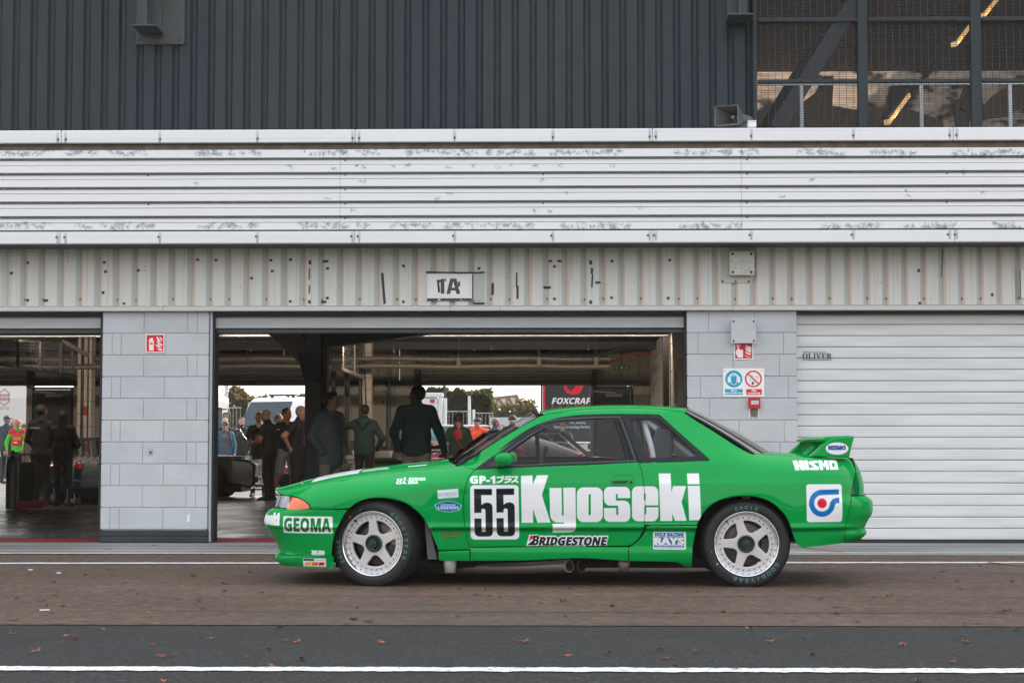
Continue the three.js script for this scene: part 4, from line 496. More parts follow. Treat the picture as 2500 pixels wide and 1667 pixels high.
function hedge(label, x0, x1, z0, z1, h, n, tone, amp = .35) {
  const o = thing('clipped_hedge', label, 'hedge', [(x0 + x1) / 2, 0, z0]), L = [];
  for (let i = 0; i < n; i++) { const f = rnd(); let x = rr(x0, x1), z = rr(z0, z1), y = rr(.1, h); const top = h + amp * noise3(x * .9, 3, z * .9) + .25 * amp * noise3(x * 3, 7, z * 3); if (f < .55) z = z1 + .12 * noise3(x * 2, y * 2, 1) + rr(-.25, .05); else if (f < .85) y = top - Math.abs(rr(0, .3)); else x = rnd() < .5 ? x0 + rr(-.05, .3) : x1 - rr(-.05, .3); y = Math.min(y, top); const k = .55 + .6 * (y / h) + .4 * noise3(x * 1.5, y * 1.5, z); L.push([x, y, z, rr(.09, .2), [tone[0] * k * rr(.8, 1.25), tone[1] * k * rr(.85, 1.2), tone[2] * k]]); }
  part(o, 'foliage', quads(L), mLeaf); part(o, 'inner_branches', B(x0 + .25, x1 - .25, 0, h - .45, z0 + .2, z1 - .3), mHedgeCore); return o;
}
function tree(label, x, z, h, r, n, tone, bare = 0) {
  const o = thing('tree', label, 'tree', [x, 0, z], 'trees beyond the paddock'); lp(o, 'trunk', rod([0, 0, 0], [.1, h * .55, 0], h * .03, h * .016, 8), mTwig);
  const br = [], L = []; for (let i = 0; i < 16; i++) { const a = rr(0, 6.28), e = rr(.3, 1.2), y0 = h * rr(.25, .55), l = r * rr(.6, 1.1); br.push(rod([0, y0, 0], [Math.cos(a) * l, y0 + l * e, Math.sin(a) * l], h * .009, h * .003, 5)); }
  lp(o, 'branch', br, mTwig).userData.kind = 'stuff';
  const cl = []; for (let i = 0; i < 26; i++) { const a = rr(0, 6.28), q = Math.sqrt(rnd()) * r; cl.push([Math.cos(a) * q, h * rr(.38, .98) - q * .25, Math.sin(a) * q * .8, r * rr(.22, .42), rr(.7, 1.25)]); }
  for (let i = 0; i < n; i++) { const c = cl[(rnd() * cl.length) | 0], u = V(rr(-1, 1), rr(-1, 1), rr(-1, 1)).normalize().multiplyScalar(c[3] * Math.pow(rnd(), .4)); const k = c[4] * rr(.75, 1.3); L.push([c[0] + u.x, c[1] + u.y * .8, c[2] + u.z, rr(.10, .24), [tone[0] * k, tone[1] * k, tone[2] * k]]); }
  lp(o, 'crown', quads(L), mLeaf);
}
const W = (px, py, Zd) => at(px, py, dz(Zd));
{ const a = W(1040, 960, 82), b = W(1198, 962, 82); hedge('tall clipped green hedge behind the wire fence in the right doorway', a.x, b.x, a.z - 2.2, a.z, a.y, 9000, [.50, .58, .24], .4); }
{ const a = W(440, 968, 96), b = W(640, 968, 96); hedge('ragged autumn hedge above the van roof in the left doorway', a.x, b.x, a.z - 2, a.z, a.y - .1, 6000, [.72, .62, .34], .7); }
{ const a = W(690, 972, 98), b = W(860, 972, 98); hedge('dark green hedge top right of the parked vans', a.x, b.x, a.z - 2, a.z, a.y, 4000, [.46, .52, .24], .5); }
for (const [px, py, Zd, r, t, l] of [[1215, 985, 112, 2.0, [.50, .42, .16], 'yellow green autumn tree under the grandstand roof'], [1243, 990, 116, 1.9, [.42, .33, .16], 'brownish autumn tree between the grandstand posts'], [1272, 982, 110, 1.9, [.42, .38, .16], 'light green tree left of the tree beside the black banner'], [1302, 984, 114, 2.1, [.36, .32, .16], 'olive tree beside the black banner'], [1325, 990, 118, 1.8, [.32, .30, .17], 'grey green tree partly behind the black banner']]) { const p = W(px, py, Zd); tree(l, p.x, p.z, p.y, r, 2600, t); }
// wire fence with posts
{ const o = thing('wire_fence', 'green wire mesh fence in front of the hedge', 'fence', [W(1120, 1000, 72).x, 0, dz(72)]), zf = dz(72), mF = M([.35, .40, .38], .5), mP = M([.62, .64, .64], .5);
  const sec = (pa, pb, py, w) => { const a = W(pa, py, 72), b = W(pb, py, 72), g = []; for (let x = a.x; x < b.x; x += .14) g.push(B(x, x + .012, .05, a.y, zf, zf + .012)); for (const t of [0, .33, .66, 1]) g.push(B(a.x, b.x, lerp(.1, a.y, t) - .02, lerp(.1, a.y, t) + .012, zf + .013, zf + .03)); part(o, 'mesh_panel', g, mF).userData.kind = 'stuff'; };
  sec(1000, 1155, 1004); sec(1159, 1205, 1008); sec(430, 590, 995); for (const px of [1157, 1076, 545, 470]) { const p = W(px, 1003, 72); part(o, 'post', CB(p.x - .05, p.x + .05, 0, p.y + .05, zf + .02, zf + .12), mP); } }
{ const a = W(1196, 1019, 78), b = W(1340, 1019, 78), o = thing('hoarding_fence', 'pale blue grey hoarding fence right of the hedge', 'fence', [a.x, 0, a.z]); for (let x = a.x, i = 0; x < b.x; x += .9, i++) part(o, 'panel', CB(x, x + .88, .05, a.y, a.z - .03, a.z, .01), M([.40 + (i % 3) * .02, .43 + (i % 2) * .02, .47], .6)); for (let x = a.x; x < b.x; x += 1.8) part(o, 'post', CB(x - .04, x + .02, 0, a.y + .1, a.z - .1, a.z - .032), mGreySteel); }
// across the track, behind the photographer: pit wall, and an unseen belt of trees added to darken what the car mirrors
struct('pit_wall', CB(-40, 40, .004, 1.15, 24, 24.3, .03), M([.42, .42, .41], .8));
{ const L = []; for (let i = 0; i < 9000; i++) { const x = rr(-75, 75), h = 5.5 + 1.2 * noise3(x * .12, 1, 2) + .8 * noise3(x * .5, 4, 2); L.push([x, rr(.3, 1) * h, 46 + rr(-1.5, 1.5), rr(.6, 1.2), [.05, .06, .03]]); } const g = struct('unseen_treeline', [quads(L), B(-75, 75, 0, 4.6, 46.5, 48)].map((q) => { if (!q.attributes.color) { q.setAttribute('color', new THREE.BufferAttribute(new Float32Array(q.attributes.position.count * 3).fill(.045), 3)); } return q; }), mLeaf, 'stuff'); }
// poles
{ const p = W(1149, 957, 76), o = thing('lamp_post', 'slim pale lamp post with a small black head in front of the hedge', 'lamp post', [p.x, 0, p.z]); lp(o, 'pole', rod([0, 0, 0], [-.06, p.y - .1, 0], .09, .06, 10), M([.55, .58, .58], .4)); lp(o, 'lamp_head', CB(-.18, .06, p.y - .15, p.y + .05, -.1, .15, .03), mBlackSteel); }
{ const p = W(1085.5, 930, 62), o = thing('flag_pole', 'tall pole dark above and pale below beside the box lorry', 'pole', [p.x, 0, p.z]); lp(o, 'lower_tube', rod([0, 0, 0], [0, W(1086, 972, 62).y, 0], .085, .085, 10), M([.6, .63, .63], .4)); lp(o, 'upper_tube', rod([0, W(1086, 972, 62).y, 0], [0, 5, 0], .035, .03, 8), mBlackSteel); }
{ const p = W(550, 940, 60), o = thing('sign_mast', 'thin mast with bracket above the lorry cab at the left', 'pole', [p.x, 0, p.z]); lp(o, 'mast', rod([0, 0, 0], [.05, 4.2, 0], .07, .06, 10), M([.5, .5, .5], .5)); lp(o, 'arm', bar([-1.2, 3.02, 0], [.9, 3.1, 0], .05, .04), M([.3, .27, .25], .6)); lp(o, 'cluster', [CB(-.15, .12, 1.9, 2.3, -.1, .1, .03), rod([-.05, 2.3, 0], [-.05, 2.6, 0], .06)], mBlackSteel); }
// grandstand canopy
{ const zg = 150, P = (px, py, d = 0) => W(px, py, zg + d), o = thing('grandstand_canopy', 'beige grandstand canopy on thin steel posts', 'canopy', [P(1200, 990).x, 0, dz(zg)]), m = PH([.72, .55, .40], .9, { transmission: .25, thickness: 0 }), ms = M([.12, .10, .09], .6);
  const poly = (l) => { const pts = l.map(([x, y, d]) => P(x, y, d)); const g = new THREE.BufferGeometry(), pos = []; for (let i = 1; i + 1 < pts.length; i++) for (const q of [pts[0], pts[i], pts[i + 1]]) pos.push(q.x, q.y, q.z); g.setAttribute('position', new THREE.Float32BufferAttribute(pos, 3)); g.computeVertexNormals(); return uvm(g); };
  const roofP = [[[1190, 974, 0], [1213, 973, 0], [1213, 992, 8], [1190, 994, 8]], [[1213.3, 973, 0], [1237, 969.5, 0], [1237, 990, 8], [1213.3, 992, 8]], [[1237.3, 969.5, 0], [1260, 966.5, 0], [1260, 989, 8], [1237.3, 990, 8]], [[1260.2, 966.5, 0], [1272, 987.5, 6], [1260.2, 989, 8]]];
  for (const l of roofP) part(o, 'roof_membrane', poly(l), m); for (const l of [[1213, 973, 992], [1237, 969, 990], [1260, 966, 989]]) { part(o, 'post', rod(P(l[0], l[1]), P(l[0], 1060), .09, .09, 6), ms); part(o, 'truss', rod(P(l[0] - 20, l[1] + 4), P(l[0] - 8, l[2], 8), .12, .12, 6), ms); } part(o, 'edge_beam', rod(P(1188, 974), P(1261, 966), .13, .13, 6), ms); part(o, 'edge_beam', rod(P(1261, 966), P(1272, 988, 6), .13, .13, 6), ms); part(o, 'edge_beam', rod(P(1188, 995, 8), P(1272, 988, 7), .12, .12, 6), ms); }
// black team awning wall with red edge
{ const zd = 52, a = W(1325, 940, zd), b = W(1475, 940, zd), top = 3.9, o = thing('team_awning', 'black team awning wall with red edge and FOXCRAFT RACING lettering', 'awning', [(a.x + b.x) / 2, 0, a.z]);
  const x1 = a.x + 2.4, tex = ctex(1024, 1664, (c, w, h) => { c.fillStyle = '#2b2d31'; c.fillRect(0, 0, w, h); const s = w / (x1 - a.x), XX = (px) => (W(px, 1000, zd).x - a.x) * s, YY = (py) => h - W(1400, py, zd).y * s; c.fillStyle = '#e01030'; c.fillRect(0, 0, XX(1331), h);
    c.beginPath(); c.arc(XX(1400), YY(940), XX(1424) - XX(1400), 0, 7); c.fill(); c.fillStyle = '#2b2d31'; pg(c, [[XX(1384), YY(944)], [XX(1388), YY(952)], [XX(1391), YY(950)], [XX(1394), YY(958)], [XX(1397), YY(952)], [XX(1402), YY(948)], [XX(1406), YY(940)], [XX(1384), YY(936)]]); fitText(c, 'FOXCRAFT', XX(1347), YY(971), XX(1456), YY(986), { fill: '#f0f0f0', slant: .25, bold: 3 }); 'RACING'.split('').forEach((l, i) => fitText(c, l, XX(1346 + i * 18.6), YY(988), XX(1354 + i * 18.6), YY(996), { fill: '#e01030', slant: .2 }));
    fitText(c, 'mc_racing', XX(1392), YY(1029), XX(1429), YY(1036), { fill: '#d8d8d8' }); fitText(c, 'foxcraft-racing-limited', XX(1353), YY(1039), XX(1445), YY(1047), { fill: '#e0e0e0' }); });
  part(o, 'printed_wall', planeXY(a.x, x1, 0, (x1 - a.x) * 1664 / 1024, a.z), M([1, 1, 1], .6, { map: tex })); part(o, 'frame_post', CB(a.x - .06, a.x - .004, 0, top, a.z - .05, a.z + .02), mBlackSteel); part(o, 'roof', CB(a.x - .06, x1 + 3, top, top + .1, a.z - 4, a.z + .05), M([.03, .03, .035], .6)); part(o, 'side_wall', B(x1 + .01, x1 + 4, 0, top, a.z - .04, a.z - .004), M([.03, .03, .034], .6)); }
// white race trailer wall at the far left
{ const zd = 58, a = W(-120, 1000, zd), b = W(66, 1000, zd), o = thing('white_trailer', 'white race trailer with a red hexagon emblem at the far left', 'trailer', [(a.x + b.x) / 2, 0, dz(zd)]);
  const tex = ctex(512, 512, (c) => { c.fillStyle = '#c9c8c2'; c.fillRect(0, 0, 512, 512); const w = b.x - a.x, XX = (px) => (W(px, 1000, zd).x - a.x) / w * 512, YY = (py) => 512 - (W(0, py, zd).y - .7) / 2.9 * 512; c.fillStyle = '#d6d4cf'; c.fillRect(0, 0, 512, YY(972)); const hx = XX(10), hy = YY(970), r = XX(24) - XX(10); c.beginPath(); for (let i = 0; i < 6; i++) c.lineTo(hx + r * Math.sin(i * 1.047), hy - r * 1.2 * Math.cos(i * 1.047)); c.closePath(); c.lineWidth = 5; c.strokeStyle = '#8f3a42'; c.stroke(); c.fillStyle = '#a4464e'; for (let i = -3; i <= 3; i++) c.fillRect(hx + i * r * .24 - 2, hy - r * .5, r * .15, r); c.fillStyle = '#c9c8c2'; c.fillRect(hx - r, hy - r * .12, 2 * r, 5); fitText(c, 'ENGINEERING LTD', XX(-32), YY(1000), XX(22), YY(993), { fill: '#6b6b68', font: 'serif' }); });
  part(o, 'side_panel', planeXY(a.x, b.x, .7, 3.6, dz(zd) + .002), M([1, 1, 1], .4, { map: tex })); part(o, 'body', CB(a.x, b.x, .7, 3.6, dz(zd) - 6, dz(zd), .03), M([.7, .7, .68], .5)); for (const t of [.25, .6]) part(o, 'wheel', rod([lerp(a.x, b.x, t), .45, dz(zd) - .3], [lerp(a.x, b.x, t), .45, dz(zd) - .02], .45, .45, 20), mBlackSteel); part(o, 'skirt', B(a.x + .1, b.x - .1, .4, .69, dz(zd) - 5.9, dz(zd) - .4), mDarkSteel); }
// ---- vehicles ----
const mTyre = PH([.012, .012, .013], .75, { specularIntensity: .6 }), mGlassDark = PH([.03, .04, .045], .08, { clearcoat: 1 }), mChrome = M([.8, .8, .82], .15, { metalness: 1 }), mRimS = M([.55, .56, .58], .3, { metalness: .7 });
function wheelAt(o, x, z, r, w, side) { const g = new THREE.Group(); g.name = 'wheel'; o.add(g); g.position.set(x, r, z); lp(g, 'tyre', lathe([[r * .62, -w / 2], [r * .9, -w / 2], [r, -w * .36], [r, w * .36], [r * .9, w / 2], [r * .62, w / 2]], 28).rotateX(Math.PI / 2), mTyre); lp(g, 'rim', [lathe([[.01, w * .3], [r * .2, w * .34], [r * .5, w * .2], [r * .6, w * .46], [r * .64, w * .44]], 24).rotateX(side * Math.PI / 2)].concat([0, 1, 2, 3, 4].map((k) => bar([0, 0, side * w * .3], [Math.cos(k * 1.257) * r * .56, Math.sin(k * 1.257) * r * .56, side * w * .32], .05, .02))), mRimS); }
const quad4 = (a, b, c, d) => { const g = new THREE.BufferGeometry(); g.setAttribute('position', new THREE.Float32BufferAttribute([...a, ...b, ...c, ...a, ...c, ...d], 3)); g.computeVertexNormals(); return uvm(g); };
// a car facing local -x: lower body, cabin frame, glazing, lamps, wheels
function car(name, label, x, z, turn, q) {
  const o = thing(name, label, 'car', [x, 0, z]); o.rotation.y = turn; const L = q.L, Wd = q.W, h = q.belt, H = q.H, m = q.paint, r = q.r || .31, e = L / 2;
  const arch = (cx) => Array.from({ length: 9 }, (_, i) => { const a = i / 8 * Math.PI; return [cx + (r + .05) * Math.cos(a), r + (r + .05) * Math.sin(a)]; });
  const lo = [[-e + .05, .22], [e - .05, .25]]; const prof = [[-e, .30], [-e, h * .72], [-e + .12, h * .82], [q.a0, h], [q.a3, h], [e - .1, h * .96], [e, h * .8], [e, .32], [e - .1, .22], ...arch(q.wr), ...arch(q.wf), [-e + .1, .22]];
  lp(o, 'body', extr(prof, Wd, .05).translate(0, 0, -Wd / 2), m);
  const wb = Wd / 2 - .08, wt = Wd / 2 - .22, y0 = h - .02, y1 = H - .05;
  lp(o, 'roof', extr([[q.a1 - .02, y1], [q.a1 + .1, H], [q.a2 - .1, H], [q.a2 + .02, y1]], wt * 2 + .06, .02).translate(0, 0, -wt - .03), q.roof || m);
  for (const s of [-1, 1]) { lp(o, 'side_window', quad4([q.a0 + .12, y0, s * wb], [q.a3 - .2, y0, s * wb], [q.a2 - .06, y1, s * wt], [q.a1 + .06, y1, s * wt]), q.glass || mGlassDark); for (const [ax, bx, w] of [[q.a0 + .02, q.a1, .05], [q.a3 - .1, q.a2, .09], [(q.a0 + q.a3) / 2 + .2, (q.a1 + q.a2) / 2 + .2, .05]]) lp(o, 'pillar', bar([ax, y0, s * (wb + .01)], [bx, y1, s * (wt + .01)], w, .04), q.trim || m); lp(o, 'headlamp', new THREE.SphereGeometry(.085, 12, 8).scale(.5, 1, 1).translate(-e + .02, h * .66, s * (Wd / 2 - .22)), PH([.8, .8, .8], .1, { clearcoat: 1 })); for (const d of q.tails || [.2]) lp(o, 'tail_lamp', new THREE.SphereGeometry(.075, 12, 8).scale(.35, 1, 1).translate(e, h * .78, s * (Wd / 2 - d)), PH([.55, .02, .02], .15, { clearcoat: 1 })); for (const wx of [q.wf, q.wr]) wheelAt(o, wx, s * (Wd / 2 - .11), r, .2, s); lp(o, 'door_mirror', new THREE.SphereGeometry(.08, 10, 8).scale(.8, .7, 1).translate(q.a0 + .25, h + .07, s * (Wd / 2 + .05)), m); }
  lp(o, 'windscreen', quad4([q.a0 + .02, y0, -wb], [q.a0 + .02, y0, wb], [q.a1, y1, wt], [q.a1, y1, -wt]), q.glass || mGlassDark); lp(o, 'rear_window', quad4([q.a3 - .04, y0, -wb], [q.a3 - .04, y0, wb], [q.a2, y1, wt], [q.a2, y1, -wt]), q.glass || mGlassDark);
  for (const b of [[-e - .05, -e + .04], [e - .04, e + .05]]) lp(o, 'bumper', CB(b[0], b[1], .33, .45, -Wd / 2 + .04, Wd / 2 - .04, .02), q.bumper || m); lp(o, 'underbody', B(-e + .3, e - .3, .15, h - .1, -Wd / 2 + .22, Wd / 2 - .22), mBlackSteel); return o;
}
const CP = (c, o = {}) => PH(c, .35, { clearcoat: 1, clearcoatRoughness: .05, ...o });
const glassSee = PH([.55, .55, .55], .05, { transmission: .85, thickness: 0 });
{ const zc = 29; car('maroon_coupe', 'dark maroon classic coupe with a cream roof inside the garage', X(1108, zc) + 1.15, dz(zc), 0, { L: 3.3, W: 1.6, belt: .86, H: 1.26, a0: -1.15, a1: -.64, a2: .55, a3: 1.1, wf: -1.05, wr: 1.0, paint: CP([.045, .012, .014]), roof: CP([.50, .42, .38]), trim: CP([.03, .012, .012]), glass: glassSee, bumper: mChrome }); }
{ const o = car('dark_blue_sports_car', 'dark blue sports car seen from the rear in the left garage', X(252, 32), dz(33.2), -Math.PI / 2 + .1, { L: 4.4, W: 1.85, belt: .86, H: 1.17, a0: -.5, a1: .1, a2: .75, a3: 1.75, wf: -1.3, wr: 1.35, r: .32, paint: CP([.012, .03, .06]), tails: [.22, .52] }); const t = ctex(256, 64, (c) => { c.clearRect(0, 0, 256, 64); fitText(c, 'CALLAWAY', 6, 10, 250, 54, { fill: '#c8ccd0', slant: .3 }); }); const g = new THREE.PlaneGeometry(1.1, .13).rotateY(Math.PI / 2).translate(2.206, .78, 0); lp(o, 'lettering', g.translate(.012, .02, 0), M([1, 1, 1], .5, { map: t, transparent: true, alphaTest: .4 })); }
{ car('black_saloon', 'black car with chrome wheel cut off by the left block pier', X(548, 35.5) - 1.45, dz(35.6), Math.PI, { L: 4.3, W: 1.7, belt: .93, H: 1.02, a0: -.6, a1: -.2, a2: .3, a3: .8, wf: -1.25, wr: 1.25, r: .31, paint: CP([.012, .013, .016]) }); }
{ car('white_hatchback', 'white car behind the woman in the black beanie', X(1085, 47) - .4, dz(48), .4, { L: 4.1, W: 1.7, belt: 1.0, H: 1.58, a0: -1.0, a1: -.3, a2: 1.4, a3: 1.9, wf: -1.3, wr: 1.25, paint: CP([.75, .76, .78]), glass: PH([.10, .25, .27], .08, { clearcoat: 1 }) }); }
{ car('red_car', 'low red car far behind the standing men', X(590, 44), dz(44), 0, { L: 3.8, W: 1.6, belt: .55, H: .62, a0: -.5, a1: -.2, a2: .4, a3: .8, wf: -1.1, wr: 1.1, r: .22, paint: CP([.45, .01, .03]) }); }
{ car('green_car', 'dark green car behind the grey haired man', X(760, 35.4) + 1.3, dz(36), 0, { L: 3.9, W: 1.5, belt: .62, H: .8, a0: -.6, a1: -.3, a2: .4, a3: .9, wf: -1.25, wr: 1.2, r: .29, paint: CP([.01, .06, .03]) }); }
function van(label, x, z, turn, H, extra) {
  const o = thing('panel_van', label, 'van', [x, 0, z], 'parked panel vans'); o.rotation.y = turn; const m = CP([.72, .73, .74]), Wd = 1.98, e = 2.9; // faces -x
  const arch = (cx) => Array.from({ length: 9 }, (_, i) => { const a = i / 8 * Math.PI; return [cx + .4 * Math.cos(a), .35 + .4 * Math.sin(a)]; });
  lp(o, 'body', extr([[-e, .4], [-e, .9], [-e + .1, 1.12], [-e + .75, 1.3], [-e + 1.5, H - .18], [-e + 1.75, H - .03], [-e + 2.1, H], [e - .1, H], [e, H - .12], [e, .35], ...arch(1.7), ...arch(-1.95)], Wd, .08).translate(0, 0, -Wd / 2), m);
  const f = (t, s, d = .02) => [lerp(-e + .72, -e + 1.5, t) - d, lerp(1.3, H - .2, t) + d, s * lerp(.965, .9, t)]; lp(o, 'windscreen', quad4(f(-.12, -1), f(-.12, 1), f(1.02, 1), f(1.02, -1)), PH([.035, .055, .07], .1, { specularIntensity: .4 }));
  for (const s of [-1, 1]) { lp(o, 'cab_window', quad4([-e + 1.0, 1.3, s * (Wd / 2 + .004)], [-e + 2.1, 1.3, s * (Wd / 2 + .004)], [-e + 2.1, 1.95, s * (Wd / 2 + .004)], [-e + 1.5, 1.95, s * (Wd / 2 + .004)]), mGlassDark); lp(o, 'headlamp', CB(-e - .02, -e + .3, .85, 1.1, s * .78 - .17, s * .78 + .17, .05), PH([.7, .7, .72], .1, { clearcoat: 1 })); lp(o, 'door_mirror', CB(-e + 1.0, -e + 1.15, 1.3, 1.7, s * (Wd / 2 + .16) - .1, s * (Wd / 2 + .16) + .1, .04), mBlackSteel); lp(o, 'door_seam', B(-e + 2.2, -e + 2.215, .6, 2.0, s * Wd / 2 - .01 * s, s * Wd / 2 + .004 * s), mDarkSteel); for (const wx of [-1.95, 1.7]) wheelAt(o, wx, s * (Wd / 2 - .14), .35, .24, s); }
  lp(o, 'grille', CB(-e - .015, -e + .02, .62, .84, -.6, .6, .02), mBlackSteel); lp(o, 'bumper', CB(-e - .05, -e + .1, .35, .58, -.95, .95, .05), M([.05, .05, .055], .6)); if (extra) { lp(o, 'roof_bar', CB(-e + 2.1, -e + 2.3, H + .05, H + .12, -.6, .5, .02), mBlackSteel); lp(o, 'roof_bar', CB(-e + 2.2, -e + 3.4, H + .08, H + .13, .7, .78, .01), mBlackSteel); for (const s of [-.5, .4]) lp(o, 'bar_foot', CB(-e + 2.15, -e + 2.25, H - .02, H + .05, s - .04, s + .04, .005), mBlackSteel); } return o;
}
van('large panel van with a dark windscreen and roof bars in the left doorway', X(655, 62) + .6, dz(64.2), Math.PI / 2 - .5, 2.72, true);
van('second panel van mostly hidden behind the steel column', X(748, 68) + 1.2, dz(70), Math.PI / 2 - .35, 2.75, false);
{ const zd = 58, p = W(515, 1000, zd), o = thing('lorry_cab', 'white lorry cab at the left edge of the left doorway', 'lorry', [p.x - .9, 0, p.z]); const m = CP([.74, .74, .75]); lp(o, 'cab', CB(-1.2, 1.1, .6, 2.7, -2.2, 0, .12), m); lp(o, 'side_window', CB(.6, 1.105, 1.5, 2.3, -.9, .006, .03), mGlassDark); lp(o, 'door_mirror', [CB(1.25, 1.5, 1.45, 2.1, -.2, -.05, .04), bar([1.1, 2.2, -.1], [1.38, 2.2, -.1], .04), bar([1.1, 1.4, -.1], [1.38, 1.4, -.1], .04)], mBlackSteel); lp(o, 'mirror_glass', B(1.28, 1.47, 1.5, 2.05, -.048, -.044), PH([.3, .42, .45], .1, { metalness: .8 })); for (const x of [-.9, .8]) lp(o, 'wheel', rod([x, .48, -.35], [x, .48, .02], .48, .48, 20), mTyre); lp(o, 'chassis', B(-1.1, 1, .4, .62, -6, -.1), mBlackSteel); }
{ const zd = 60, a = W(1030, 970, zd), b = W(1078, 970, zd), o = thing('box_lorry', 'white box lorry with red roof lights right of the tall man', 'lorry', [b.x - 1.2, 0, a.z]); const h = a.y; lp(o, 'box', CB(-1.3, 1.1, .9, h, -5, 0, .05), CP([.72, .72, .7])); for (const [x, y] of [[.9, h - .12], [1.0, h - 1.15]]) lp(o, 'red_lamp', CB(x - .07, x + .07, y - .05, y + .06, 0.002, .05, .02), PH([.5, .02, .02], .2)); lp(o, 'lettering', planeXY(-.5, .75, h - .75, h - .45, .004), M([1, 1, 1], .5, { map: ctex(256, 64, (c) => { c.fillStyle = '#d8d6d0'; c.fillRect(0, 0, 256, 64); c.strokeStyle = '#55544f'; c.lineWidth = 5; c.beginPath(); c.moveTo(10, 20); c.bezierCurveTo(60, 0, 80, 50, 130, 18); c.bezierCurveTo(160, 0, 190, 40, 240, 12); c.stroke(); c.fillStyle = '#6a685f'; c.fillRect(40, 42, 150, 8); }) })); lp(o, 'corner_post', [CB(1.1, 1.22, .9, h + .05, -.12, .02, .02), CB(.6, 1.25, h, h + .15, -.2, .05, .02)], CP([.7, .7, .68])); for (const x of [-.8, .6]) lp(o, 'wheel', rod([x, .5, -.45], [x, .5, -.1], .5, .5, 20), mTyre); lp(o, 'chassis', B(-1.1, 1, .55, .89, -4.8, -.3), mBlackSteel); }
// crowd barriers, single seater, trolley seen past the tall man
function barrier(px, Zd, w, label) { const o = thing('crowd_barrier', label, 'crowd barrier', [X(px, Zd), 0, dz(Zd)], 'steel crowd barriers'), m = M([.72, .74, .76], .35, { metalness: .5 }); lp(o, 'frame', tube([[-w / 2, .18, 0], [-w / 2, .9, 0], [-w / 2 + .06, 1.05, 0], [-w / 2 + .2, 1.1, 0], [w / 2 - .2, 1.1, 0], [w / 2 - .06, 1.05, 0], [w / 2, .9, 0], [w / 2, .18, 0]], .02, 8, 60), m); lp(o, 'rail', bar([-w / 2, .2, 0], [w / 2, .2, 0], .03), m); lp(o, 'rail', bar([-w / 2, .93, 0], [w / 2, .93, 0], .035), m); for (let x = -w / 2 + .12; x < w / 2 - .05; x += .12) lp(o, 'rod', rod([x, .2, 0], [x, .93, 0], .009, .009, 6), m); for (const x of [-w / 3, w / 3]) lp(o, 'foot', bar([x, .03, -.25], [x, .03, .25], .04), m); return o; }
barrier(1371, 46, 1.02, 'left crowd barrier seen through the green car window'); barrier(1422, 46, 1.02, 'right crowd barrier seen through the green car window');
{ const Zd = 44.5, a = W(1389, 1082, Zd), b = W(1435, 1108, Zd), o = thing('sponsor_board', 'white board with red and orange stripes hung on the crowd barrier', 'sign', [(a.x + b.x) / 2, b.y, a.z]); part(o, 'panel', CB(a.x, b.x, b.y, a.y, a.z - .01, a.z, .003), M([.7, .7, .7], .5)); part(o, 'print', planeXY(a.x + .005, b.x - .005, b.y + .005, a.y - .005, a.z + .002), M([1, 1, 1], .5, { map: ctex(256, 144, (c) => { c.fillStyle = '#d9d9da'; c.fillRect(0, 0, 256, 144); c.fillStyle = '#c43040'; c.fillRect(10, 0, 190, 14); c.fillStyle = '#8a8d92'; for (let i = 0; i < 3; i++) c.fillRect(14 + i * 62, 52, 40, 40); c.fillStyle = '#e08a20'; c.fillRect(8, 104, 140, 22); c.fillStyle = '#7a3c10'; c.fillRect(14, 108, 90, 14); c.fillStyle = '#8a8d92'; c.fillRect(206, 108, 20, 16); }) })); part(o, 'post', CB(X(1442, Zd), X(1445, Zd), 0, Y(1030, Zd), a.z - .03, a.z), M([.75, .74, .7], .4)); }
{ const Zd = 41, o = thing('single_seater', 'white and red single seater racing car nose seen through the green car window', 'racing car', [X(1370, Zd), 0, dz(Zd)]), m = CP([.75, .72, .7]), mr = CP([.55, .02, .06]); lp(o, 'nose', lathe([[.001, 0], [.05, .02], [.10, .18], [.16, .5], [.2, .8], [.22, 1.2], [.001, 1.2]], 16).rotateZ(1.33).scale(1, .8, 1).translate(.32, .58, 0), m); lp(o, 'tub', CB(-2.2, -.55, .25, .82, -.3, .3, .12), mr); lp(o, 'front_wing', CB(.05, .4, .48, .53, -.6, .6, .015), mr); o.scale.setScalar(1.38); lp(o, 'tip', new THREE.SphereGeometry(.06, 12, 8).translate(.33, .58, 0), mr); for (const s of [-1, 1]) { wheelAt(o, -.35, s * .62, .27, .26, s); wheelAt(o, -2.4, s * .62, .3, .34, s); lp(o, 'suspension_arm', rod([-.35, .4, s * .5], [-.5, .5, s * .15], .012), mBlackSteel); } }
{ const Zd = 31, o = thing('parts_trolley', 'shiny metal parts trolley right of the tall man in the dark green sweater', 'trolley', [X(1073, Zd), 0, dz(Zd)]), m = M([.78, .8, .82], .2, { metalness: .95 }); for (const x of [-.14, .12]) for (const z of [-.2, .2]) lp(o, 'upright', rod([x, .1, z], [x, 1.08, z], .014), m); for (const y of [.3, .52, .66, .8, .94, 1.06]) lp(o, 'shelf', CB(-.17, .15, y, y + .02, -.23, .23, .004), m); for (let k = 0; k < 7; k++) lp(o, 'metal_part', rod([rr(-.14, .06), .56 + k * .07, .15], [rr(0, .13), .59 + k * .07, .2], rr(.02, .045)), k % 2 ? m : mBlackSteel); for (const x of [-.13, .11]) lp(o, 'castor', new THREE.TorusGeometry(.04, .02, 8, 14).translate(x, .06, .2), mBlackSteel); }
// leaning bonnet strut and pole props of the black car
solo('bonnet_prop', 'thin metal prop rod standing above the black car', 'rod', [rod(W(572, 1050, 36), W(612, 1037, 36), .012), rod(W(584, 1048, 36), W(601, 1073, 36), .012)], mChrome);
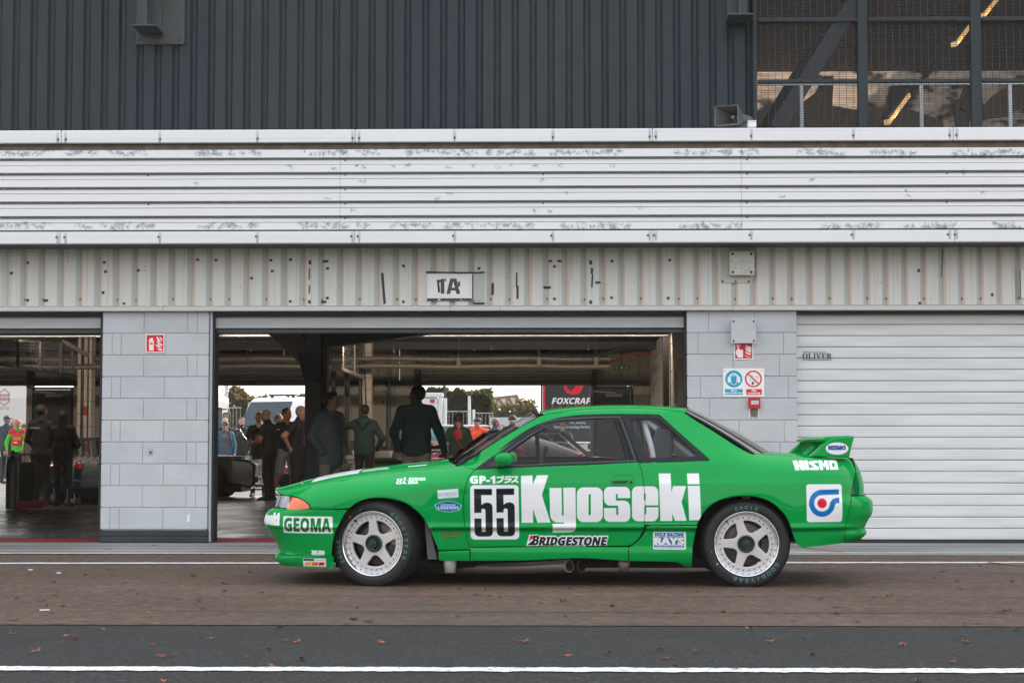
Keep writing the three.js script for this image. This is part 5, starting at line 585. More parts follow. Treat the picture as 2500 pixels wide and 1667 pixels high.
// ---------- the green racing coupe (local frame: x along, nose at -x; y up; z across, near side +z) ----------
const CB0 = V(0.087, 0, -0.86);
const rc = thing('green_race_car', 'bright green racing coupe numbered 55 with white lettering and a rear wing', 'racing car', [CB0.x, CB0.y, CB0.z]);
const WF = -1.31, WR = 1.31, RT = .3125;
// monotone interpolation through knots
function knots(K) { return (t) => { if (t <= K[0][0]) return K[0][1]; for (let i = 0; i + 1 < K.length; i++) if (t <= K[i + 1][0]) { const a = K[i], b = K[i + 1], h = b[0] - a[0], s = (b[1] - a[1]) / h, m0 = i ? (b[1] - K[i - 1][1]) / (b[0] - K[i - 1][0]) : s, m1 = i + 2 < K.length ? (K[i + 2][1] - a[1]) / (K[i + 2][0] - a[0]) : s, u = (t - a[0]) / h; const c0 = clamp(s === 0 ? 0 : m0 / s, 0, 3) * s, c1 = clamp(s === 0 ? 0 : m1 / s, 0, 3) * s; return a[1] * (2 * u ** 3 - 3 * u * u + 1) + h * c0 * (u ** 3 - 2 * u * u + u) + b[1] * (3 * u * u - 2 * u ** 3) + h * c1 * (u ** 3 - u * u); } return K[K.length - 1][1]; }; }
const prof = knots([[.08, .78], [.16, .806], [.24, .826], [.32, .838], [.40, .846], [.413, .850], [.419, .866], [.426, .870], [.440, .8665], [.452, .8605], [.475, .861], [.56, .870], [.65, .871], [.735, .867], [.75, .864], [.765, .858], [.82, .843], [.88, .822], [.93, .792], [1.0, .746], [1.24, .588], [1.30, .53]]);
const aF = knots([[.10, .60], [.15, .625], [.18, .665], [.22, .648], [.25, .636], [.30, .652], [.36, .692], [.42, .732], [.456, .745], [.50, .735], [.535, .71], [.555, .675], [.60, .662], [.66, .64], [.72, .60]]);
const aR = knots([[.28, .70], [.315, .735], [.345, .775], [.375, .80], [.415, .785], [.465, .81], [.515, .84], [.56, .845], [.61, .838], [.64, .80], [.655, .785], [.72, .782], [.815, .762], [.91, .72], [.96, .70]]);
const NX = 3.6, X0F = -1.45, X0R = 1.45;
const planF = (x, y) => x < X0F ? Math.pow(Math.max(1e-4, 1 - Math.pow((X0F - x) / aF(y), NX)), 1 / NX) : 1;
const planR = (x, y) => x > X0R ? Math.pow(Math.max(1e-4, 1 - Math.pow((x - X0R) / aR(y), NX)), 1 / NX) : 1;
// conversion of survey pixels to the car's side
const toLocal = (px, py, lat) => { const p = at(px, py, lat + CB0.z); return [p.x - CB0.x, p.y - CB0.y]; };
let hoodEdge = null, deckEdge = null;
function wBody(x, y) {
  let w = prof(y);
  if (hoodEdge && x < -.45) { const e = hoodEdge(x), t = clamp((y - (e - .15)) / .15, 0, 1.25); w -= .115 * t * t * smooth(-.45, -.7, x); }
  if (deckEdge && x > 1.1) { const e = deckEdge(x), t = clamp((y - (e - .14)) / .14, 0, 1.2); w -= .07 * t * t * smooth(1.15, 1.5, x); }
  for (const [c, k, r0, s] of [[WF, .022, .335, .13], [WR, .03, .34, .17]]) { const r = Math.hypot(x - c, y - .31); if (r > .2 && y < .95) w += k * Math.exp(-Math.pow(Math.max(0, r - r0) / s, 2)) * smooth(.95, .75, y); }
  if (y > .9) w -= .05 * Math.pow((x - .2) / 1.0, 2) * smooth(.9, 1.2, y);
  w *= planF(x, y) * planR(x, y); return w;
}
const C = (ox, oy, s, lat = .85) => (list) => list.map(([a, b]) => { let p = toLocal(ox + a / s, oy + b / s, lat); for (let i = 0; i < 3; i++) p = toLocal(ox + a / s, oy + b / s, wBody(p[0], p[1])); return p; });
const Z1 = C(600, 950, 2.94), Z2 = C(1350, 950, 2.94), R5 = C(700, 1090, 4.9);
const spline = (pts, n = 24) => new THREE.SplineCurve(pts.map((p) => new THREE.Vector2(...p))).getPoints(n).map((v) => [v.x, v.y]);
const fnOf = (pts) => { const s = spline(pts, 60).sort((a, b) => a[0] - b[0]); return (x) => { if (x <= s[0][0]) return s[0][1] + (x - s[0][0]) * (s[1][1] - s[0][1]) / (s[1][0] - s[0][0]); for (let i = 0; i + 1 < s.length; i++) if (x <= s[i + 1][0]) return lerp(s[i][1], s[i + 1][1], (x - s[i][0]) / (s[i + 1][0] - s[i][0] + 1e-9)); return s[s.length - 1][1]; }; };
const hoodLine = C(600, 950, 2.94, .75)([[244, 757], [300, 742], [380, 722], [444, 703], [509, 688], [714, 646], [953, 614], [1194, 588], [1423, 566], [1541, 550]].map((p) => p)); hoodEdge = fnOf(hoodLine);
const deckLine = C(1350, 950, 2.94, .78)([[1440, 466], [1560, 476], [1700, 484], [1850, 491], [2000, 496], [2132, 499]]); deckEdge = fnOf(deckLine);
// livery on an unrolled side map: 2048 px over x = -2.59 .. 2.24
const LK = 2048 / 1660, LPX = 480, LPY = 985, LH = Math.round(430 * LK), uOf = (x) => ((x * 344.3 + 1370) - LPX) / 1660, vOf = (y) => 1 - ((1433 - y * 344.3) - LPY) / 430;
const GREEN = '#009543';
const livery = ctex(2048, LH, (c, w, h) => {
  c.fillStyle = GREEN; c.fillRect(0, 0, w, h); const F = (ox, oy, s) => c.setTransform(LK / s, 0, 0, LK / s, (ox - LPX) * LK, (oy - LPY) * LK); const WH = '#e9e9ea';
  const path = (fill, f) => { c.beginPath(); f(); c.closePath(); c.fillStyle = fill; c.fill(); };
  F(1120, 1130, 6.533); // number panel and the big name
  pg(c, [[990, 195], [1175, 190], [1178, 332], [1245, 187], [1428, 185], [1325, 500], [1462, 938], [1255, 940], [1183, 730], [1187, 940], [1002, 942]], WH);
  path(WH, () => { c.moveTo(1445, 388); c.lineTo(1640, 386); c.lineTo(1645, 825); c.lineTo(1672, 825); c.lineTo(1665, 384); c.lineTo(1860, 382); c.lineTo(1868, 1000); c.quadraticCurveTo(1866, 1088, 1780, 1093); c.lineTo(1497, 1098); c.lineTo(1495, 958); c.lineTo(1675, 955); c.lineTo(1675, 938); c.lineTo(1560, 936); c.quadraticCurveTo(1460, 915, 1455, 800); });
  rrect(c, 1882, 378, 2295, 930, 105, WH); c.fillStyle = GREEN; c.fillRect(2070, 490, 34, 330);
  c.save(); c.transform(1, -.006, .012, 1, -8, 4); rrect(c, 182, 342, 958, 1210, 66, WH); c.restore();
  for (const [dx, dy] of [[0, 0], [354, -5]]) path('#1f2429', () => { const m = (x, y) => c.lineTo(x + dx, y + dy), q = (a, b, x, y) => c.quadraticCurveTo(a + dx, b + dy, x + dx, y + dy); c.moveTo(243 + dx, 405 + dy); m(528, 403); m(528, 502); m(357, 504); m(360, 662); q(400, 625, 445, 622); q(538, 622, 537, 705); m(541, 1090); q(538, 1160, 470, 1163); m(330, 1164); q(252, 1156, 251, 1085); m(248, 875); m(360, 873); m(365, 1088); m(430, 1088); m(425, 748); q(422, 718, 390, 718); q(358, 720, 360, 752); m(360, 783); m(247, 785); });
  fitText(c, 'GP-1', 180, 204, 576, 322, { fill: WH, bold: 10 }); c.strokeStyle = WH; c.lineWidth = 27; c.lineJoin = 'miter'; c.beginPath(); c.moveTo(600, 222); c.lineTo(704, 220); c.quadraticCurveTo(702, 290, 604, 302); c.stroke(); c.lineWidth = 9; c.beginPath(); c.arc(702, 208, 15, 0, 7); c.stroke(); c.lineWidth = 25; c.beginPath(); c.moveTo(735, 212); c.lineTo(836, 209); c.moveTo(724, 248); c.lineTo(832, 246); c.quadraticCurveTo(815, 298, 727, 301); c.moveTo(842, 214); c.lineTo(932, 212); c.quadraticCurveTo(915, 270, 838, 301); c.moveTo(884, 258); c.lineTo(948, 300); c.stroke();
  pg(c, [[1122, 1132], [2392, 1150], [2356, 1312], [1070, 1320]], 'rgba(0,0,0,0)'); fitText(c, 'BRIDGESTONE', 1150, 1164, 2366, 1300, { style: 'bold', stroke: WH, lw: 44, slant: .22, fill: null }); pg(c, [[1122, 1132], [1270, 1130], [1260, 1316], [1070, 1320]], WH); pg(c, [[1140, 1150], [1222, 1150], [1117, 1240]], '#d10f2c'); pg(c, [[1086, 1300], [1200, 1210], [1215, 1300]], '#24282d'); fitText(c, 'B', 1165, 1150, 1290, 1300, { fill: '#24282d', slant: .2, bold: 8 }); fitText(c, 'RIDGESTONE', 1278, 1170, 2366, 1298, { fill: '#24282d', slant: .22, bold: 12 });
  F(1440, 1130, 6.533);
  rrect(c, 222, 370, 640, 926, 92, WH); path(GREEN, () => { c.moveTo(413, 482); c.lineTo(441, 482); c.lineTo(443, 549); c.lineTo(665, 549); c.lineTo(665, 700); c.lineTo(640, 700); c.quadraticCurveTo(632, 592, 540, 588); c.lineTo(415, 588); }); path(GREEN, () => { c.moveTo(450, 815); c.lineTo(420, 815); c.lineTo(417, 705); c.lineTo(205, 708); c.lineTo(205, 555); c.lineTo(223, 555); c.quadraticCurveTo(232, 665, 320, 668); c.lineTo(447, 668); });
  rrect(c, 668, 362, 1088, 916, 92, WH); c.fillStyle = GREEN; c.fillRect(860, 475, 26, 106); c.fillRect(866, 665, 230, 28); c.fillRect(866, 665, 28, 140);
  pg(c, [[1097, 157], [1287, 157], [1297, 450], [1325, 357], [1533, 355], [1457, 608], [1535, 907], [1350, 908], [1307, 795], [1309, 910], [1120, 912]], WH); pg(c, [[1547, 157], [1738, 155], [1745, 327], [1555, 329]], WH); pg(c, [[1555, 352], [1747, 350], [1762, 896], [1574, 900]], WH);
  rrect(c, 1004, 1085, 1522, 1362, 22, WH); const BL = '#2a5c8f'; c.fillStyle = BL; c.fillRect(1020, 1098, 475, 7); fitText(c, 'VOLK RACING', 1022, 1110, 1492, 1156, { fill: BL, slant: .3, bold: 6 }); c.fillRect(1020, 1164, 475, 8); c.fillStyle = BL; c.fillRect(1020, 1176, 475, 108); fitText(c, 'RAYS', 1030, 1178, 1488, 1276, { fill: WH, bold: 12 }); fitText(c, 'ENGINEERING', 1022, 1294, 1494, 1330, { fill: BL, bold: 3 }); c.fillStyle = BL; c.fillRect(1020, 1338, 475, 6);
  F(640, 1100, 4.479);
  rrect(c, 204, 713, 771, 900, 16, WH); fitText(c, 'GEOMA', 218, 738, 748, 881, { fill: '#0b7a37', bold: 9 });
  fitText(c, 'RB', 527, 1090, 674, 1122, { font: 'serif', fill: WH, bold: 5 }); c.fillStyle = WH; c.fillRect(530, 1127, 146, 11);
  c.fillStyle = WH; c.fillRect(428, 1174, 262, 92); fitText(c, 'RENIK', 436, 1182, 556, 1204, { fill: '#23264f', bold: 4 }); c.fillStyle = '#9aa0aa'; c.fillRect(566, 1192, 110, 5); pg(c, [[458, 1217], [526, 1217], [514, 1253], [446, 1253]], '#f2b21c'); pg(c, [[536, 1217], [606, 1217], [594, 1253], [524, 1253]], '#ea6a26'); pg(c, [[614, 1217], [676, 1217], [664, 1253], [602, 1253]], '#d8182c');
  c.fillStyle = WH; c.fillRect(1466, 301, 57, 27); c.fillRect(1462, 333, 57, 27); c.fillStyle = '#cf1140'; for (const [x, y] of [[1495, 314], [1490, 346]]) { c.beginPath(); c.arc(x, y, 9, 0, 7); c.fill(); } fitText(c, 'T. SUZUKI', 1535, 293, 1778, 321, { fill: WH, bold: 2 }); fitText(c, 'A. IIDA', 1530, 329, 1700, 358, { fill: WH, bold: 2 });
  F(700, 1090, 4.9); pg(c, [[1800, 515], [2050, 495], [2055, 598], [1808, 617]], '#d9dde0'); c.save(); c.translate(1812, 560); c.rotate(-.06); fitText(c, 'SILVERSTONE', 0, -8, 226, 28, { font: 'serif', style: 'normal', fill: '#66738c' }); fitText(c, 'AUCTIONS', 50, 34, 190, 48, { font: 'serif', style: 'normal', fill: '#8b95a6' }); c.restore();
  F(600, 950, 2.94); const sh = (k) => [[1355, 825], [1400, 806], [1455, 796], [1505, 806], [1549, 828], [1533, 864], [1455, 881], [1374, 862]].map(([x, y]) => [1453 + (x - 1453) * k, 838 + (y - 838) * k]); pg(c, sh(1), WH); pg(c, sh(.95), '#1c5c96'); fitText(c, 'LEGENDS', 1380, 834, 1528, 857, { fill: WH }); fitText(c, 'MOTOR RACING', 1402, 820, 1505, 829, { fill: WH }); c.fillStyle = '#6fb1d8'; c.fillRect(1400, 866, 110, 4);
  fitText(c, 'lifeline', 1408, 1014, 1550, 1046, { fill: '#8d2b22', slant: .15 }); c.fillStyle = '#7c2a20'; c.fillRect(1420, 1056, 120, 4);
  F(1660, 1040, 3.92); for (const l of [[[1090, 325], [1133, 324], [1156, 376], [1150, 323], [1192, 322], [1204, 416], [1160, 417], [1138, 368], [1147, 417], [1105, 418]], [[1198, 323], [1236, 323], [1243, 415], [1206, 416]], [[1243, 335], [1330, 322], [1338, 345], [1288, 354], [1334, 384], [1337, 414], [1248, 415], [1245, 392], [1290, 389], [1243, 352]], [[1340, 322], [1376, 322], [1393, 362], [1400, 322], [1437, 322], [1441, 413], [1409, 413], [1404, 362], [1393, 400], [1377, 362], [1379, 414], [1346, 414]], [[1443, 322], [1518, 322], [1533, 342], [1533, 412], [1448, 413]]]) pg(c, l, WH); c.fillStyle = GREEN; c.fillRect(1476, 350, 22, 37);
  rrect(c, 1201, 550, 1553, 909, 26, WH); c.strokeStyle = '#1471b4'; c.lineWidth = 50; c.beginPath(); c.moveTo(1523, 624); c.lineTo(1352, 627); c.arc(1352, 731, 103, -Math.PI / 2, .08, true); c.quadraticCurveTo(1462, 704, 1524, 703); c.stroke(); c.fillStyle = '#d8123a'; c.beginPath(); c.arc(1352, 731, 46, 0, 7); c.fill();
  F(0, 0, 1); c.fillStyle = WH; fitText(c, 'Kyoseki', 560, 1254, 672, 1288, { fill: WH, bold: 6 });
});
livery.wrapS = livery.wrapT = THREE.ClampToEdgeWrapping;
const paint = (o) => PH([1, 1, 1], .45, { specularIntensity: 0, clearcoat: .45, clearcoatRoughness: .02, ...o });
const mPaint = paint({ map: livery }), mGreenFar = paint({ color: new THREE.Color(GREEN) }), mSkirt = paint({ map: livery });
const mTrim = PH([.008, .010, .014], .45, { specularIntensity: .45 }), mCav = M([.006, .006, .007], .95), mGlass = PH([.93, .95, .95], .02, { transmission: 1, thickness: 0, ior: 1.45, specularIntensity: .5 });
// --- panel mesher: a side-view polygon, gridded, raised onto z = w(x, y), with turned-in edges ---
function clipHalf(P, ax, v, keepGreater) { const out = [], n = P.length, ins = (p) => keepGreater ? p[ax] >= v : p[ax] <= v; for (let i = 0; i < n; i++) { const a = P[i], b = P[(i + 1) % n], ia = ins(a), ib = ins(b); if (ia) out.push(a); if (ia !== ib) { const t = (v - a[ax]) / (b[ax] - a[ax]); const q = [lerp(a[0], b[0], t), lerp(a[1], b[1], t)]; q[ax] = v; out.push(q); } } return out; }
const area2 = (P) => { let s = 0; for (let i = 0; i < P.length; i++) { const a = P[i], b = P[(i + 1) % P.length]; s += a[0] * b[1] - b[0] * a[1]; } return s; };
function dedupe(P) { const o = []; for (const p of P) { const q = o[o.length - 1]; if (!q || Math.hypot(p[0] - q[0], p[1] - q[1]) > 1e-4) o.push(p); } while (o.length > 2 && Math.hypot(o[0][0] - o[o.length - 1][0], o[0][1] - o[o.length - 1][1]) < 1e-4) o.pop(); return o; }
function inset(P, d) { P = dedupe(P); if (area2(P) < 0) P.reverse(); const n = P.length; return P.map((p, i) => { const a = P[(i + n - 1) % n], b = P[(i + 1) % n]; let n1 = [-(p[1] - a[1]), p[0] - a[0]], n2 = [-(b[1] - p[1]), b[0] - p[0]]; const l1 = Math.hypot(...n1) || 1, l2 = Math.hypot(...n2) || 1; n1 = [n1[0] / l1, n1[1] / l1]; n2 = [n2[0] / l2, n2[1] / l2]; const k = 1 + n1[0] * n2[0] + n1[1] * n2[1], s = d / Math.max(.35, k); return [p[0] + (n1[0] + n2[0]) * s, p[1] + (n1[1] + n2[1]) * s]; }); }
function panelGeo(P, w, o = {}) {
  const gap = o.gap ?? .0022, cell = o.cell || .026, flange = o.flange ?? .016; P = gap ? inset(P, gap) : dedupe(P); if (area2(P) < 0) P.reverse();
  const pos = [], nor = [], uv = []; const nrm = (x, y) => { const e = .004, gx2 = (w(x + e, y) - w(x - e, y)) / (2 * e), gy = (w(x, y + e) - w(x, y - e)) / (2 * e), l = Math.hypot(gx2, gy, 1); return [-gx2 / l, -gy / l, 1 / l]; };
  const put = (x, y, z, n) => { pos.push(x, y, z); nor.push(...n); uv.push(uOf(x), vOf(y)); };
  const xs = P.map((p) => p[0]), ys = P.map((p) => p[1]), x0 = Math.floor(Math.min(...xs) / cell), x1 = Math.ceil(Math.max(...xs) / cell), y0 = Math.floor(Math.min(...ys) / cell), y1 = Math.ceil(Math.max(...ys) / cell);
  for (let i = x0; i < x1; i++) { let S = clipHalf(P, 0, i * cell, true); if (S.length < 3) continue; S = clipHalf(S, 0, (i + 1) * cell, false); if (S.length < 3) continue;
    for (let j = y0; j < y1; j++) { let Q = clipHalf(S, 1, j * cell, true); if (Q.length < 3) continue; Q = dedupe(clipHalf(Q, 1, (j + 1) * cell, false)); if (Q.length < 3 || Math.abs(area2(Q)) < 1e-8) continue; const v = Q.map((p) => new THREE.Vector2(...p)); for (const t of THREE.ShapeUtils.triangulateShape(v, [])) { const tr = t.map((k) => Q[k]); if (area2(tr) < 0) tr.reverse(); for (const [x, y] of tr) put(x, y, w(x, y), nrm(x, y)); } } }
  if (flange) for (let i = 0; i < P.length; i++) { const a = P[i], b = P[(i + 1) % P.length], L = Math.hypot(b[0] - a[0], b[1] - a[1]); if (L < 1e-5) continue; const m = Math.max(1, Math.ceil(L / cell)); const n = [(b[1] - a[1]) / L, -(b[0] - a[0]) / L, 0]; for (let k = 0; k < m; k++) { const p = [lerp(a[0], b[0], k / m), lerp(a[1], b[1], k / m)], q = [lerp(a[0], b[0], (k + 1) / m), lerp(a[1], b[1], (k + 1) / m)], zp = w(...p), zq = w(...q); for (const [pt, z] of [[p, zp], [q, zq - flange], [q, zq], [p, zp], [p, zp - flange], [q, zq - flange]]) put(pt[0], pt[1], z, n); } }
  const g = new THREE.BufferGeometry(); g.setAttribute('position', new THREE.Float32BufferAttribute(pos, 3)); g.setAttribute('normal', new THREE.Float32BufferAttribute(nor, 3)); g.setAttribute('uv', new THREE.Float32BufferAttribute(uv, 2)); return g;
}
function mirror(g) { g = g.clone(); const p = g.attributes.position, n = g.attributes.normal; for (let i = 0; i < p.count; i++) { p.setZ(i, -p.getZ(i)); n.setZ(i, -n.getZ(i)); } for (let t = 0; t < p.count; t += 3) for (const k of ['position', 'normal', 'uv']) { const a = g.attributes[k], s = a.itemSize; for (let q = 0; q < s; q++) { const x = a.array[(t + 1) * s + q]; a.array[(t + 1) * s + q] = a.array[(t + 2) * s + q]; a.array[(t + 2) * s + q] = x; } } return g; }
function both(name, g, m, far = mGreenFar, parent = rc) { const a = lp(parent, name, g, m); lp(parent, name, mirror(g), far); return a; }
const seg = (f, l, n = 20) => l.length > 2 ? spline(f(l), n) : f(l);
const doorRear = seg(Z2, [[614, 520], [636, 590], [652, 680], [660, 790], [660, 890], [655, 975], [636, 1040], [602, 1085], [560, 1118], [530, 1125]], 30);
const doorFront = seg(Z1, [[1643, 577], [1596, 640], [1572, 730], [1562, 810], [1566, 910], [1577, 1010], [1594, 1085], [1610, 1132]], 26);
const archF = seg(Z1, [[1384, 1158], [1368, 1120], [1350, 1075], [1322, 1010], [1288, 945], [1235, 880], [1155, 822], [1062, 791], [962, 779], [872, 788], [800, 814], [745, 855]], 44);
const archR = seg(Z2, [[1035, 974], [1062, 918], [1104, 860], [1162, 815], [1235, 785], [1330, 768], [1405, 766], [1480, 776], [1560, 806], [1622, 856], [1672, 912], [1702, 975], [1722, 1040], [1748, 1105], [1785, 1138]], 50);
const dloTop = seg(Z2, [[798, 213], [770, 190], [740, 183], [600, 180], [480, 179], [370, 180], [250, 184], [170, 188], [90, 198], [0, 216], [-95, 248], [-180, 290], [-300, 370], [-400, 445], [-800 + 105, 645]].slice(0, 14), 40).concat(Z1([[1900, 396], [1700, 535], [1645, 576]]));
const wing1 = Z1([[1645, 577], [1840, 567]]), beltR = Z2([[0, 550], [300, 540], [614, 522]]);
// bodyside
const hoodSeg = spline(hoodLine, 30);
const fender = [...hoodSeg, ...Z1([[1560, 552], [1642, 576]]), ...doorFront, ...Z1([[1608, 1150], [1384, 1157]]), ...archF, ...Z1([[690, 857], [480, 863]]), ...seg(Z1, [[470, 862], [458, 832], [435, 808], [400, 787], [365, 774], [330, 766], [290, 762], [246, 760]], 14)];
both('front_fender', panelGeo(fender, wBody), mPaint);
const door = [...wing1, ...beltR, ...doorRear.slice(1), ...Z2([[0, 1124]]), ...Z1([[1612, 1133]]), ...doorFront.slice().reverse()];
const doorM = both('door', panelGeo(door, wBody), mPaint);
const quarter = [...Z1([[1530, 546]]), ...seg(Z1, [[1700, 440], [1900, 315], [2107, 196]], 10), ...seg(Z2, [[-80, 190], [-20, 180], [60, 170], [160, 162], [300, 156], [480, 152], [700, 153], [850, 158], [948, 167]], 24), ...seg(Z2, [[950, 170], [1000, 208], [1130, 288], [1300, 398], [1400, 452], [1440, 467]], 16), ...spline(deckLine, 16).slice(1), ...seg(Z2, [[2140, 512], [2160, 550], [2172, 588], [2171, 600]], 8), ...seg(Z2, [[2168, 612], [2152, 690], [2140, 763]], 8), ...Z2([[2105, 960], [2085, 1105], [1790, 1139]]), ...archR.slice().reverse(), ...Z2([[690, 976], [662, 972]]), ...doorRear.slice(0, 6 * 3 + 1).reverse(), ...Z2([[622, 530], [1118, 513]]), ...seg(Z2, [[1124, 507], [1040, 430], [920, 325], [800, 216]], 10), ...dloTop.slice(1)];
both('body_side', panelGeo(quarter, wBody, { gap: .0016 }), mPaint);
// sills and the flared piece ahead of the rear wheel
const sillP = knots([[.10, .79], [.135, .80], [.16, .835], [.19, .858], [.225, .868], [.262, .872], [.272, .862], [.285, .846], [.40, .856]]);
const wSill = (x, y) => sillP(y) + (wBody(x, y) - prof(y)) * .8 + .012 * smooth(-.75, -.95, x);
const wFlare = (x, y) => Math.max(wBody(x, y) + .006, lerp(wSill(x, y), wBody(x, y) + .01, smooth(.26, .36, y))) + .012 * smooth(.75, 1.0, x);
both('sill_front', panelGeo([...Z1([[1386, 1160], [1608, 1153], [1612, 1231], [1400, 1229], [1386, 1216]])], wSill), mSkirt);
both('side_sill', panelGeo([...Z1([[1613, 1136]]), ...Z2([[0, 1128], [540, 1131], [541, 1232], [200, 1208]]), ...Z1([[2000, 1228], [1614, 1231]])], wSill), mSkirt);
both('sill_rear', panelGeo([...Z2([[542, 1131]]), ...seg(Z2, [[565, 1122], [604, 1092], [640, 1052], [662, 1010], [672, 980]], 10), ...Z2([[1034, 977]]), ...seg(Z2, [[1030, 1000], [1014, 1070], [1003, 1130], [996, 1210], [995, 1284]], 10), ...seg(Z2, [[985, 1284], [940, 1270], [905, 1248], [870, 1238], [700, 1234], [542, 1232]], 12)], wFlare), mSkirt);
// bumpers: plan curves swept over the height, from wheel arch to wheel arch
function sweep(x0, dir, a, y0, y1, rows, xStart, off = 0, cols = 72, P = (x, y) => wSideOf(x, y)) {
  const pos = [], uv = [], idx = []; for (let j = 0; j <= rows; j++) { const y = lerp(y0, y1, j / rows), xs = xStart(y), A = a(y) + off; const tS = clamp(dir * (xs - x0) / A, 0, .999); const L = []; for (let i = 0; i <= cols; i++) { const f = i / cols * 2 - 1, s = Math.abs(f); const th0 = Math.acos(Math.pow(tS, NX / 2)), th = th0 * s; let t = Math.pow(Math.cos(th), 2 / NX); if (s === 1) t = tS; const x = x0 + dir * A * t, pf = Math.pow(Math.max(0, 1 - Math.pow(t, NX)), 1 / NX); L.push([x, y, -Math.sign(f) * pf * P(x, y)]); } 
    // arc length for the unrolled livery coordinate (near half only)
    let u = L[0][0], turned = false; const U = []; for (let i = 0; i <= cols; i++) { if (i) { const dx = L[i][0] - L[i - 1][0], dzz = L[i][2] - L[i - 1][2]; u += dir * (Math.abs(L[i][0] - x0) < .56 && i < cols / 2 ? Math.abs(dx) : Math.hypot(dx, dzz)); } U.push(u); }
    L.forEach((p, i) => { pos.push(...p); uv.push(i <= cols / 2 ? uOf(clamp(U[i], -2.58, 2.23)) : .01, vOf(y)); }); }
  const n = cols + 1; for (let j = 0; j < rows; j++) for (let i = 0; i < cols; i++) { const q = j * n + i; if (dir < 0) idx.push(q, q + n, q + 1, q + 1, q + n, q + n + 1); else idx.push(q, q + 1, q + n, q + 1, q + n + 1, q + n); }
  const g = new THREE.BufferGeometry(); g.setAttribute('position', new THREE.Float32BufferAttribute(pos, 3)); g.setAttribute('uv', new THREE.Float32BufferAttribute(uv, 2)); g.setIndex(idx); g.computeVertexNormals(); return g;
}
const wSideOf = (x, y) => { const f = planF(x, y) * planR(x, y); return f > .02 ? wBody(x, y) / f : prof(y); };
const bumpStart = fnOfY(seg(Z1, [[745, 856], [715, 885], [688, 930], [660, 985], [640, 1030], [626, 1085], [618, 1150], [614, 1200]], 20));
function fnOfY(pts) { const s = pts.map(([x, y]) => [y, x]).sort((a, b) => a[0] - b[0]); return (y) => { if (y <= s[0][0]) return s[0][1]; for (let i = 0; i + 1 < s.length; i++) if (y <= s[i + 1][0]) return lerp(s[i][1], s[i + 1][1], (y - s[i][0]) / (s[i + 1][0] - s[i][0] + 1e-9)); return s[s.length - 1][1]; }; }
const yBT = Z1([[600, 862]])[0][1] - .003, yLip = Z1([[610, 1199]])[0][1];
lp(rc, 'front_bumper', sweep(X0F, -1, aF, yLip + .002, yBT, 40, (y) => Math.min(bumpStart(y), X0F - .001)), mPaint);
{ // lip spoiler
  const lipA = knots([[.13, .62], [.15, .635], [.165, .655], [.19, .665], [.215, .655], [yLip, .632]]), y0 = Z1([[610, 1292]])[0][1]; const bot = (x) => 0; lp(rc, 'front_lip', sweep(X0F, -1, lipA, y0 + .012, yLip - .002, 10, (y) => Z1([[613, 1250]])[0][0]), mPaint);
  lp(rc, 'lip_side', [extr([[-1.62, y0], [-1.60, y0 + .004], [-1.60, yLip], [-1.62, yLip]].map(([x, y]) => [x + Z1([[613, 1250]])[0][0] + 1.615, y]), .05).translate(0, 0, .78)], mGreenFar);
  lp(rc, 'bumper_back', [B(-1.72, -1.66, .16, .52, -.78, .78)], mCav);
}
// lamps, grille band between bumper and bonnet
const lampTop = (x) => .655, yL0 = yBT + .006, yL1 = Z1([[290, 765]])[0][1];
const mOrangeLens = PH([.95, .16, .01], .12, { clearcoat: 1, transmission: .25, thickness: 0 }), mClear = PH([.55, .57, .6], .12, { clearcoat: 1, metalness: .35 });
both('indicator_lamp', panelGeo([...Z1([[332, 769]]), ...seg(Z1, [[365, 777], [400, 790], [433, 811], [455, 836], [464, 860]], 10), ...Z1([[376, 866], [289, 865]]), ...seg(Z1, [[289, 864], [296, 835], [312, 800], [330, 771]], 8)], (x, y) => wBody(x, y) - .004, { gap: .003 }), mOrangeLens, mOrangeLens);
both('lamp_gasket', panelGeo([...Z1([[246, 762], [332, 767]]), ...seg(Z1, [[365, 775], [402, 787], [438, 808], [460, 834], [470, 863]], 10), ...Z1([[376, 869], [220, 862]])], (x, y) => wBody(x, y) - .012, { gap: 0, flange: 0 }), mTrim, mTrim);
{ const xs = Z1([[310, 815]])[0][0]; lp(rc, 'headlamp_band', sweep(X0F, -1, aF, yL0 + .002, yL1 - .002, 10, () => xs, -.006), mClear); lp(rc, 'grille', sweep(X0F, -1, aF, yL0 + .01, yL1 - .012, 6, () => -2.02, .002, 40).scale(1, 1, .55), mTrim); }
